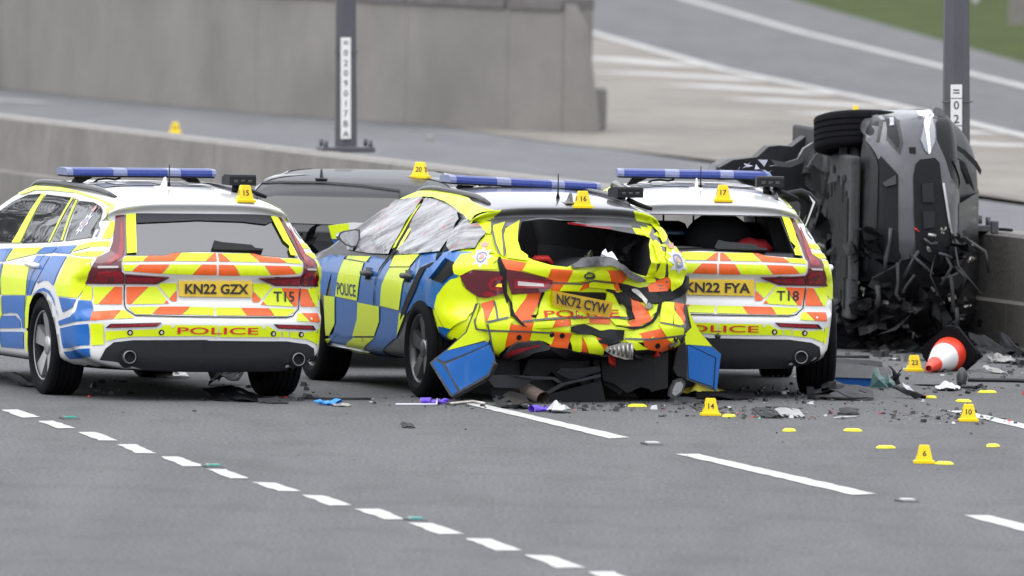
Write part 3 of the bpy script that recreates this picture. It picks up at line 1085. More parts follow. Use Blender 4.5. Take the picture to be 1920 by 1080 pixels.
def roof_camera(parent, x, y, z, rot=0.0):
    e = bpy.data.objects.new('roof_camera', None)
    link(e, parent)
    e.location = (x, y, z)
    e.rotation_euler = (0, 0, rot)
    bm = bmesh.new()
    add_prism(bm, [(-.10, .02), (.085, .02), (.085, .072), (.02, .092), (-.09, .092), (-.10, .08)], 'x', -.095, .095)
    bm_obj('housing', bm, M['black_plastic'], e)
    bm = bmesh.new()
    for i in (-.05, 0, .05):
        add_box(bm, (i, -.1025, .05), (.03, .003, .016), bevel=.002)
    bm_obj('window', bm, M['glass_dark'], e)
    bm = bmesh.new()
    add_tube(bm, [(-.02, .0, .03), (-.02, .01, -.01), (.0, .02, -.04)], [.022, .028, .03], 10)
    add_tube(bm, [(.03, .02, .0), (.12, .06, -.03), (.2, .0, -.06)], [.02, .018, .012], 8)
    bm_obj('bracket', bm, M['black_plastic'], e, True)

def aerial(parent, skin, x, y, fin_mat, h=.155):
    p, _ = skin.hit('top', x, y)
    bm = bmesh.new()
    q = [(-.07, 0), (.10, 0), (.02, .02), (-.03, .07), (-.055, .078), (-.066, .07)]
    va = [bm.verts.new((p.x - .012 * (1 - v * 8), p.y + u, p.z + v - .006)) for u, v in q]
    vb = [bm.verts.new((p.x + .012 * (1 - v * 8), p.y + u, p.z + v - .006)) for u, v in q]
    bm.faces.new(va)
    bm.faces.new(vb[::-1])
    for i in range(len(q)):
        bm.faces.new((va[i], vb[i], vb[(i + 1) % len(q)], va[(i + 1) % len(q)]))
    add_box(bm, (p.x, p.y + .01, p.z), (.085, .2, .012), bevel=.004)
    bm_obj('shark_fin', bm, fin_mat, parent)
    return p

def whip(parent, p, dx, dy, h):
    bm = bmesh.new()
    add_tube(bm, [(p.x + dx, p.y + dy, p.z), (p.x + dx, p.y + dy, p.z + .04), (p.x + dx, p.y + dy, p.z + h)], [.014, .006, .0035], 6)
    bm_obj('antenna', bm, M['black_plastic'], parent)

def star_poly(cx, cz, r, n=8, inner=.62, sx=1.0):
    out = []
    for k in range(2 * n):
        a = math.pi * k / n + math.pi / 2
        q = r if k % 2 == 0 else r * inner
        out.append((cx + sx * q * math.cos(a), cz + q * math.sin(a)))
    return out
def disc_poly(cx, cz, rx, rz, n=20):
    return [(cx + rx * math.cos(2 * math.pi * k / n), cz + rz * math.sin(2 * math.pi * k / n)) for k in range(n)]
M['silver_print'] = mat('silver_print', (0.62, 0.62, 0.7), 0.4)
M['crown_print'] = mat('crown_print', (0.55, 0.3, 0.28), 0.5)
M['ring_print'] = mat('blue_grey_print', (0.2, 0.23, 0.36), 0.5)
def crest(skin, view, u, v, r, parent, off=.006, sx=1.0):
    e = patch('crest', skin, view, [star_poly(u, v, r, sx=sx)], M['silver_print'], parent, off, .06)
    patch('crest_ring', skin, view, [{'p': disc_poly(u, v, r * .5 * sx, r * .5), 'h': [disc_poly(u, v, r * .36 * sx, r * .36)]}], M['ring_print'], e, off + .002, .06)
    w = r * .5 * sx
    patch('crown', skin, view, [[(u - w * .6, v + r * .95), (u + w * .6, v + r * .95), (u + w * .8, v + r * 1.45), (u + w * .3, v + r * 1.25), (u, v + r * 1.6),
                                 (u - w * .3, v + r * 1.25), (u - w * .8, v + r * 1.45)],
                                [(u - w * .45, v - r * .2), (u + w * .45, v - r * .2), (u + w * .3, v + r * .25), (u - w * .3, v + r * .25)]], M['crown_print'], e, off + .003, .06)
    return e

def grow(polys, k):
    out = []
    for p in polys:
        cx, cy = sum(q[0] for q in p) / len(p), sum(q[1] for q in p) / len(p)
        e = []
        for x, y in p:
            l = math.hypot(x - cx, y - cy) or 1
            e.append((x + (x - cx) / l * k, y + (y - cy) / l * k))
        out.append(e)
    return out
def mirror(polys):
    return [[(-u, v) for u, v in p] for p in polys]

# ------------------------------------------------------------------ police estates (two of one kind)
EST = dict(
 glass=[(-0.510,1.250),(-0.450,1.275),(-0.327,1.286),(0.070,1.301),(0.183,1.301),(0.375,1.291),(0.501,1.282),(0.585,1.247),(0.653,0.969),(0.399,0.986),(0.308,1.002),(-0.062,1.011),(-0.227,1.002),(-0.295,0.984),(-0.572,0.981)],
 frit_and_shade=[(-0.450,1.275),(-0.327,1.286),(0.070,1.301),(0.183,1.301),(0.375,1.291),(0.501,1.282),(0.541,1.262),(0.530,1.209),(0.467,1.186),(0.304,1.203),(-0.011,1.210),(-0.087,1.206),(-0.440,1.189),(-0.436,1.251)],
 hole=[(-0.477,1.239),(-0.389,1.257),(0.077,1.274),(0.190,1.273),(0.444,1.259),(0.508,1.244),(0.600,0.999),(0.403,0.998),(0.310,1.012),(-0.060,1.018),(-0.225,1.011),(-0.537,0.993)],
 strip_l=[(-0.503,1.247),(-0.437,1.251),(-0.492,0.991),(-0.560,0.984)],
 strip_r=[(0.515,1.243),(0.569,1.243),(0.646,0.978),(0.595,0.981),(0.589,1.019),(0.602,1.040),(0.568,1.075),(0.524,1.215)],
 lamp_l=[(-0.164,1.243),(-0.108,1.244),(-0.047,0.984),(-0.055,0.955),(-0.052,0.877),(-0.035,0.862),(-0.042,0.791),(-0.305,0.786),(-0.224,0.954),(-0.149,1.000),(-0.141,1.058)],
 lamp_l_in=[(-0.581,0.860),(-0.278,0.841),(-0.356,0.791),(-0.569,0.791)],
 lamp_r=[(0.171,1.247),(0.188,1.241),(0.201,1.098),(0.194,0.998),(0.256,0.950),(0.257,0.903),(0.333,0.777),(0.153,0.782),(0.116,0.855),(0.130,0.874),(0.139,0.940),(0.134,0.969)],
 lamp_r_in=[(0.661,0.854),(0.677,0.782),(0.484,0.785),(0.358,0.840)],
 glow_l=[(-0.124,1.197),(-0.109,1.200),(-0.064,1.036),(-0.057,0.960),(-0.133,0.917),(-0.163,0.920),(-0.094,0.989),(-0.094,1.059)],
 glow_r=[(0.203,1.179),(0.209,1.168),(0.193,0.987),(0.221,0.939),(0.214,0.916),(0.153,0.922),(0.151,0.993)],
 white_l=[(-0.209,0.909),(-0.074,0.911),(-0.074,0.899),(-0.207,0.894)],
 white_r=[(0.152,0.904),(0.244,0.903),(0.245,0.890),(0.158,0.893)],
 red_l=[(-0.202,0.874),(-0.056,0.877),(-0.044,0.847),(-0.050,0.804),(-0.238,0.803)],
 red_l2=[(-0.572,0.847),(-0.322,0.841),(-0.364,0.810),(-0.563,0.807)],
 red_r=[(0.153,0.874),(0.236,0.873),(0.290,0.798),(0.164,0.803),(0.132,0.850)],
 red_r2=[(0.655,0.844),(0.667,0.797),(0.490,0.800),(0.424,0.834)],
 yr=[[(-0.595,0.940),(-0.596,0.955),(-0.566,0.971),(-0.424,0.975),(-0.466,0.944)], [(-0.244,0.948),(-0.175,1.000),(0.048,1.000),(-0.026,0.948)], [(0.104,0.997),(0.300,0.999),(0.354,0.946),(0.157,0.947)],
     [(0.527,0.968),(0.659,0.964),(0.676,0.940),(0.675,0.934),(0.561,0.940)], [(-0.599,0.919),(-0.495,0.922),(-0.540,0.877),(-0.587,0.877)], [(-0.271,0.925),(-0.055,0.927),(-0.119,0.859),(-0.329,0.864)],
     [(0.178,0.925),(0.388,0.923),(0.438,0.858),(0.224,0.856)], [(0.581,0.918),(0.678,0.915),(0.674,0.886),(0.658,0.871),(0.631,0.867)],
     [(-0.407,0.773),(-0.355,0.775),(-0.287,0.687),(-0.309,0.658),(-0.527,0.653)], [(-0.343,0.783),(-0.328,0.798),(-0.217,0.799),(-0.215,0.754),(-0.269,0.693)],
     [(-0.550,0.634),(-0.344,0.638),(-0.398,0.586),(-0.510,0.585)], [(-0.123,0.640),(0.047,0.636),(0.038,0.583),(-0.184,0.586)], [(0.061,0.636),(0.233,0.636),(0.268,0.582),(0.055,0.583)],
     [(0.440,0.634),(0.625,0.629),(0.627,0.611),(0.567,0.580),(0.473,0.580)], [(0.323,0.803),(0.424,0.803),(0.465,0.779),(0.387,0.692),(0.327,0.748)], [(0.472,0.773),(0.531,0.770),(0.619,0.645),(0.419,0.653),(0.398,0.679)],
     [(-0.598,0.611),(-0.577,0.612),(-0.517,0.560),(-0.655,0.553)], [(0.650,0.596),(0.676,0.599),(0.738,0.542),(0.633,0.548)],
     [(-0.704,0.470),(-0.370,0.490),(-0.345,0.495),(-0.318,0.518),(-0.009,0.518),(0.057,0.518),(0.061,0.439),(-0.005,0.446),(-0.524,0.437),(-0.629,0.423),(-0.700,0.401)],
     [(0.070,0.516),(0.358,0.516),(0.422,0.514),(0.476,0.483),(0.516,0.480),(0.519,0.441),(0.074,0.438)], [(0.526,0.480),(0.573,0.480),(0.576,0.438),(0.529,0.440)],
     [(0.584,0.477),(0.712,0.469),(0.795,0.480),(0.817,0.455),(0.804,0.389),(0.778,0.402),(0.715,0.425),(0.586,0.436)]],
 yl=[[(-0.247,0.766),(-0.108,0.769),(-0.210,0.650),(-0.241,0.650)], [(-0.254,0.518),(-0.163,0.521),(-0.158,0.379),(-0.245,0.371)]],
 yq=[[(0.213,0.764),(0.353,0.763),(0.317,0.641),(0.285,0.641)], [(0.287,0.492),(0.321,0.503),(0.331,0.442),(0.282,0.371),(0.276,0.389)]],
 orr=[[(-0.460,0.944),(-0.417,0.977),(-0.296,0.978),(-0.229,0.998),(-0.178,1.000),(-0.247,0.948)], [(-0.024,0.948),(0.051,0.999),(0.063,0.999),(0.057,0.948)], [(0.078,0.996),(0.101,0.997),(0.152,0.947),(0.071,0.947)],
     [(0.306,0.998),(0.338,0.998),(0.397,0.979),(0.517,0.970),(0.556,0.940),(0.361,0.946)], [(-0.489,0.922),(-0.277,0.925),(-0.335,0.864),(-0.537,0.876)], [(-0.051,0.927),(0.052,0.926),(0.054,0.858),(-0.116,0.859)],
     [(0.067,0.926),(0.175,0.925),(0.218,0.856),(0.068,0.856)], [(0.394,0.923),(0.575,0.920),(0.627,0.867),(0.444,0.860)], [(-0.558,0.771),(-0.410,0.773),(-0.531,0.653),(-0.561,0.654)],
     [(-0.306,0.658),(-0.285,0.681),(-0.271,0.661)], [(-0.266,0.690),(-0.215,0.749),(-0.217,0.675),(-0.251,0.674)], [(-0.338,0.639),(-0.126,0.641),(-0.187,0.586),(-0.391,0.586)],
     [(0.237,0.635),(0.435,0.633),(0.469,0.581),(0.272,0.582)], [(0.325,0.745),(0.382,0.689),(0.366,0.673),(0.322,0.672)], [(0.396,0.677),(0.416,0.655),(0.379,0.656)],
     [(0.534,0.770),(0.669,0.767),(0.669,0.728),(0.647,0.645),(0.622,0.645)]],
 ol=[[(-0.105,0.770),(-0.058,0.770),(-0.051,0.651),(-0.206,0.649)], [(-0.247,0.599),(-0.056,0.612),(-0.096,0.553),(-0.252,0.539)]],
 oq=[[(0.158,0.767),(0.207,0.764),(0.278,0.641),(0.136,0.644)], [(0.134,0.599),(0.304,0.596),(0.303,0.537),(0.189,0.542)]],
 refl=[[(-0.683,0.498),(-0.673,0.516),(-0.343,0.530),(-0.371,0.511)], [(0.474,0.523),(0.747,0.515),(0.765,0.493),(0.498,0.503)]],
 refl_b=[[(-0.705,0.494),(-0.676,0.521),(-0.337,0.533),(-0.370,0.507)], [(0.461,0.527),(0.763,0.518),(0.795,0.486),(0.495,0.499)]],
 diff=[(-0.731,0.279),(-0.700,0.352),(-0.650,0.396),(-0.523,0.413),(-0.004,0.419),(-0.079,0.414),(0.560,0.411),(0.716,0.391),(0.775,0.360),(0.784,0.305),(0.741,0.235),(0.519,0.218),(-0.058,0.210),(-0.447,0.223),(-0.633,0.269)],
 shut=[[(-0.573,0.786),(-0.576,0.645),(-0.565,0.618),(-0.512,0.575),(-0.080,0.570),(0.558,0.569),(0.608,0.579),(0.657,0.626),(0.676,0.770)]],
 plate=[(-0.206,0.814),(0.312,0.818),(0.314,0.705),(-0.198,0.707)],
 ptext=[(-0.163,0.796),(0.287,0.727)],
 police=[(-0.225,0.504),(0.348,0.458)],
 fleet=[(0.485,0.746),(0.640,0.673)],
 sensors=[(-0.548,0.464),(-0.335,0.468),(0.458,0.464),(0.669,0.457)],
 pipes=[(-0.554,0.298),(0.649,0.289)],
 wiper=[(0.039,1.025),(0.067,1.071),(0.121,1.060),(0.325,1.044),(0.345,1.024),(0.402,1.019),(0.395,1.007),(0.290,1.009),(0.051,1.012)],
 bolts=[(-0.259,0.511),(0.384,0.507)],
 win=[[(1.954,1.105),(1.717,1.187),(1.584,1.260),(1.366,1.314),(1.069,1.331),(0.923,0.997),(1.915,0.954)], [(0.955,1.329),(0.280,1.329),(0.110,1.031),(0.714,1.002)], [(0.244,1.323),(0.167,1.322),(-0.147,1.048),(0.057,1.034)],
      [(0.121,1.313),(-0.238,1.316),(-0.444,1.295),(-0.540,1.265),(-0.698,1.150),(-0.733,1.097),(-0.212,1.050)]],
 pil=[[(1.063,1.329),(0.978,1.330),(0.731,1.003),(0.917,0.996)], [(0.328,1.326),(0.277,1.325),(0.084,1.030),(0.113,1.028)], [(0.196,1.319),(0.148,1.317),(-0.162,1.050),(-0.124,1.049)]],
 ys=[[(1.628,1.317),(1.499,1.373),(0.756,1.385),(0.271,1.371),(-0.216,1.346),(-0.615,1.317),(-0.662,1.303),(-0.530,1.308),(-0.260,1.336),(0.331,1.362),(0.948,1.360),(1.265,1.350),(1.499,1.311)],
     [(-0.582,1.298),(-0.692,1.295),(-0.676,1.222),(-0.783,1.093),(-0.769,1.081),(-0.724,1.139),(-0.661,1.239)], [(0.791,0.963),(0.159,0.993),(0.230,0.946),(0.867,0.874)],
     [(-0.532,1.036),(-0.802,1.072),(-0.831,1.038),(-0.575,1.000),(-0.498,0.985)], [(-0.547,0.979),(-0.847,1.006),(-0.854,0.967),(-0.520,0.968)],
     [(0.894,0.854),(0.295,0.865),(0.275,0.834),(0.309,0.664),(0.905,0.642),(0.923,0.743)], [(-0.481,0.957),(-0.851,0.953),(-0.862,0.890),(-0.751,0.687),(-0.418,0.687),(-0.348,0.752),(-0.456,0.856)],
     [(-0.790,0.770),(-0.824,0.772),(-0.832,0.671),(-0.766,0.677)], [(1.015,0.626),(0.905,0.630),(0.904,0.505),(1.038,0.433)], [(0.298,0.657),(0.131,0.665),(0.212,0.600),(0.292,0.439),(0.360,0.436)],
     [(0.366,0.418),(0.295,0.421),(0.367,0.275),(0.399,0.277)], [(1.083,0.363),(1.033,0.329),(1.025,0.279),(1.135,0.279)],
     [(3.3,.56),(2.95,.74),(2.45,.80),(2.05,.80),(2.05,.56)], [(2.05,.33),(1.62,.33),(1.62,.55),(2.05,.55)]],
 bs=[[(1.364,0.934),(0.822,0.962),(0.886,0.872),(1.273,0.858)], [(0.141,0.994),(-0.146,1.011),(-0.122,0.968),(0.206,0.946)], [(-0.172,1.012),(-0.514,1.034),(-0.478,0.976),(-0.141,0.969)],
     [(1.262,0.843),(0.917,0.855),(0.927,0.643),(1.037,0.637)], [(0.193,0.937),(-0.112,0.945),(-0.029,0.846),(0.115,0.737),(0.194,0.669),(0.288,0.665),(0.267,0.823)],
     [(-0.144,0.946),(-0.459,0.956),(-0.414,0.882),(-0.319,0.755),(-0.193,0.780),(-0.062,0.776),(0.054,0.751)], [(-0.441,0.679),(-0.740,0.676),(-0.707,0.620),(-0.524,0.580)],
     [(-0.763,0.671),(-0.835,0.667),(-0.869,0.566),(-0.871,0.540),(-0.429,0.486),(-0.419,0.516),(-0.677,0.558),(-0.750,0.591)],
     [(0.118,0.678),(0.011,0.714),(-0.111,0.731),(-0.233,0.715),(-0.334,0.664),(-0.421,0.536),(-0.401,0.583),(-0.295,0.669),(-0.194,0.701),(-0.072,0.708),(0.081,0.684)],
     [(0.894,0.636),(0.313,0.659),(0.371,0.436),(0.436,0.433),(0.434,0.488),(0.512,0.530),(0.699,0.529),(0.891,0.512)], [(0.896,0.498),(0.572,0.514),(0.468,0.486),(0.472,0.433),(1.069,0.405),(1.040,0.426)],
     [(1.031,0.385),(0.407,0.409),(0.463,0.291),(1.014,0.279)], [(-0.443,0.468),(-0.862,0.516),(-0.862,0.372),(-0.462,0.334)], [(-0.455,0.312),(-0.864,0.351),(-0.856,0.296),(-0.434,0.263)],
     [(2.05,.56),(1.62,.56),(1.62,.80),(2.05,.81)], [(3.62,.4),(3.35,.55),(3.3,.42)]],
 handle=[(0.157,0.875)],
 crestc=[(-0.361,1.174)],
 rack=[(0.420,0.490)],
 fin=[(-0.030,0.043)],
 camf=[(0.476,-0.071)],
)
EST['glass'] = [(u, min(v, 1.255)) for u, v in EST['glass']]
EST['frit_and_shade'] = [(u, min(v, 1.255)) for u, v in EST['frit_and_shade']]
EST['hole'] = [(u, min(v, 1.25)) for u, v in EST['hole']]
EST['black_rear'] = [[(0.590,0.350),(0.645,0.362),(0.704,0.331),(0.723,0.282),(0.712,0.238),(0.622,0.236),(0.575,0.277)]]

def estate(key, label, plate_txt, fleet_txt, open_rear=False):
    loc, a = POSE[key]
    car = thing('police_car', label, 'car', loc, R(a), 'police estate cars in yellow and blue blocks')
    bm = estate_body()
    sk = Skin(bm)
    body = bm_obj('body', bm, [M['white'], M['black_plastic']], car)
    paint_under(body, .215)
    cuts = []
    for y in (0, 2.872):
        for s in (-1, 1):
            cuts.append((cyl_cutter(s * .60, s * 1.1, y, .335, .358), M['void']))
    if open_rear:
        bmx = bmesh.new()
        add_prism(bmx, [(-.50, .62), (.50, .62), (.50, 1.0), (.42, 1.33), (-.42, 1.33), (-.50, 1.0)], 'y', -.42, 2.6)
        cuts.append((bmx, M['interior']))
        bmx = bmesh.new()
        add_prism(bmx, EST['hole'], 'y', -2, -.35)
        cuts.append((bmx, M['interior']))
    boolean_cut(body, cuts)
    E = EST
    if not open_rear:
        patch('rear_window', sk, 'rear', [E['glass']], M['glass_dark'], car, .005, .05)
        patch('tint_shade_band', sk, 'rear', [E['frit_and_shade']], M['frit_and_shade'], car, .014, .05)  # spoiler's shade and the top tint painted as one dark band
    else:
        patch('window_surround', sk, 'rear', [{'p': E['glass'], 'h': [E['hole']]}], M['frit_and_shade'], car, .003, .06)
    patch('window_strip', sk, 'rear', [E['strip_l']], M['yellow'], car, .02, .05)
    patch('window_strip', sk, 'rear', [E['strip_r']], M['yellow'], car, .02, .05)
    for s, outer, inner, glow, wht, r1, r2, vw in (('l', 'lamp_l', 'lamp_l_in', 'glow_l', 'white_l', 'red_l', 'red_l2', 'rear_left'),
                                          ('r', 'lamp_r', 'lamp_r_in', 'glow_r', 'white_r', 'red_r', 'red_r2', 'rear_right')):
        t = patch('tail_light', sk, vw, [E[outer], ('rear', E[inner])], M['lamp_smoke'], car, .001, .04, thick=.012)
        patch('lens', sk, vw, [E[glow], E[r1], ('rear', E[r2])], M['lamp_red'], t, .0165, .05)
        patch('reflector_strip', sk, vw, [E[wht]], M['lamp_clear'], t, .019, .05)
    mr = [('right', p) for p in E['ys']]
    patch('yellow_livery', sk, 'rear', E['yr'] + [('rear_left', p) for p in E['yl']] + [('rear_right', p) for p in E['yq']]
          + [('left', p) for p in E['ys']] + mr, M['yellow'], car, .006, .04)
    patch('orange_chevrons', sk, 'rear', E['orr'] + [('rear_left', p) for p in E['ol']] + [('rear_right', p) for p in E['oq']], M['orange'], car, .006, .04)
    patch('blue_livery', sk, 'left', E['bs'] + [('right', p) for p in E['bs'] if min(q[0] for q in p) > -.45], M['blue'], car, .006, .04)
    patch('panel_gap', sk, 'rear', [line(E['shut'][0], .008)], M['seam'], car, .008, .05)
    patch('rear_diffuser', sk, 'rear', [E['diff']], M['diffuser'], car, .006, .04, thick=.008)
    for q in (0, 1):
        t = patch('fog_reflector', sk, 'rear', [E['refl_b'][q]], M['frit_and_shade'], car, .004, .04, thick=.006)
        patch('lens', sk, 'rear', [E['refl'][q]], M['lamp_red'], t, .014, .04)
    # number plate with raised backing
    pl = patch('number_plate', sk, 'rear', [E['plate']], M['plate'], car, .012, .2, thick=.006)
    (u0, v0), (u1, v1) = E['ptext']
    pts, tris, w = text_tris(plate_txt, v0 - v1, 1.0, .028)
    k = (u1 - u0) / w
    yv = min(v.co.y for v in pl.data.vertices) - .003
    o = mesh_obj('lettering', [((u0 + u1) / 2 + x * k, yv, (v0 + v1) / 2 + y) for x, y in pts], tris, M['black_print'], pl)
    fix_normals(o, 'rear')
    (u0, v0), (u1, v1) = E['police']
    pts, tris, w = text_tris('POLICE', v0 - v1, 1.0, .01)
    lettering('lettering', sk, 'rear', 'POLICE', (u0 + u1) / 2, (v0 + v1) / 2, v0 - v1, M['red_print'], car, sx=(u1 - u0) / w, bold=.01, off=.011)
    (u0, v0), (u1, v1) = E['fleet']
    pts, tris, w = text_tris(fleet_txt, v0 - v1, 1.0, .012)
    lettering('fleet_number', sk, 'rear', fleet_txt, (u0 + u1) / 2 - .012, (v0 + v1) / 2, v0 - v1, M['black_print'], car, sx=(u1 - u0) / w, bold=.012, off=.011)
    for u, v in E['sensors']:
        s = patch('parking_sensor', sk, 'rear', [disc_poly(u, v, .019, .019, 12)], M['black_plastic'], car, .008, .05, thick=.003)
        patch('sensor_face', sk, 'rear', [disc_poly(u, v, .010, .012, 8)], M['lamp_clear'], s, .014, .05)
    for u, v in E['bolts']:
        patch('bolt_cover', sk, 'rear', [disc_poly(u, v, .011, .011, 10)], M['white'], car, .01, .05)
    for u, v in E['pipes']:
        p, n = sk.hit('rear', u, v)
        bm = bmesh.new()
        lathe(bm, [(.12, .03), (-.05, .038), (-.05, .044), (-.04, .047), (.12, .044)], 24, 'y', centre=(u, p.y, v), mis=[1, 0, 0, 0])
        lathe(bm, [(-.025, .001), (-.025, .037)], 20, 'y', centre=(u, p.y, v), mi=1)
        patch('exhaust_recess', sk, 'rear', [disc_poly(u, v, .066, .062, 20)], M['void'], car, .02, .05)
        bm_obj('exhaust_tip', bm, [M['alloy_face'], M['void']], car)
    patch('rear_wiper', sk, 'rear', [E['wiper']], M['black_plastic'], car, .008, .05, thick=.018)
    for s, vw in ((-1, 'left'), (1, 'right')):
        for k, w in enumerate(E['win']):
            patch('side_window', sk, vw, [w], M['glass_side'], car, .006, .05)
        patch('pillar_strip', sk, vw, E['pil'], M['yellow'], car, .01, .05)
        hy, hz = E['handle'][0]
        p, n = sk.hit(vw, hy, hz)
        bm = bmesh.new()
        add_tube(bm, [(p.x, p.y - .11, p.z - .005), (p.x + s * .035, p.y - .08, p.z), (p.x + s * .042, p.y, p.z + .005), (p.x + s * .035, p.y + .09, p.z), (p.x, p.y + .12, p.z - .005)], [.018, .02, .02, .02, .016], 8)
        bm_obj('door_handle', bm, M['white'], car, True)
        cy, cz = E['crestc'][0]
        crest(sk, vw, cy, cz, .085, car, .008)
        roof_rail(car, sk, s, -.42, 1.75, .50)
        # door seams
        patch('panel_gap', sk, vw, [line([(.98, .32), (1.0, .6), (.9, .95)], .006), line([(.33, .55), (.20, .78), (.02, .95)], .006), line([(2.05, .3), (2.08, .85)], .006)], M['seam'], car, .009, .05)
        make_wheel(car, s * (.83 if open_rear and s > 0 else .775), 0, .335, .235, s)
        make_wheel(car, s * .775, 2.872, .335, .235, s)
        # mirrors
        if not (open_rear and s > 0):
            bm = bmesh.new()
            add_box(bm, (s * .98, 2.02, 1.02), (.2, .12, .15), bevel=.04)
            bm_obj('wing_mirror', bm, M['white'], car)
    light_bar(car, .78, 1.475, -.535, .535, broken=open_rear, foot=.05)
    px, py = E['fin'][0]
    p = aerial(car, sk, px, py, M['white'])
    whip(car, p, .03, -.05, .155)
    cx, cy = E['camf'][0]
    p, n = sk.hit('top', cx, cy)
    roof_camera(car, cx, cy, p.z + .035)
    return car, sk, body

M['diffuser'] = mat('diffuser_plastic', (0.02, 0.021, 0.025), 0.5, spec=.3, vary=0.25, vscale=20)
M['glass_side'] = mat('side_glass', (0.02, 0.022, 0.024), 0.02, ior=2.5)
car15, sk15, body15 = estate('T15', 'police estate with intact rear window, plate KN22 GZX and fleet number T15', 'KN22 GZX', 'T15')
# dark roof markings
def roof_marks(car, sk, txt, ring=False):
    patch('roof_panel', sk, 'top', [[(-.42, .12), (.40, .12), (.38, .60), (-.40, .60)]], M['roof_print'], car, .006, .05)
    lettering('roof_number', sk, 'top', txt, -.02, .36, .33, M['white'], car, sx=1.2, bold=.02, off=.011)
M['roof_print'] = mat('roof_black_film', (0.13, 0.13, 0.14), 0.3, coat=0.5)
roof_marks(car15, sk15, 'T15')

car18, sk18, body18 = estate('T18', 'police estate with broken rear window, plate KN22 FYA and fleet number T18', 'KN22 FYA', 'T18', True)
roof_marks(car18, sk18, 'T18')

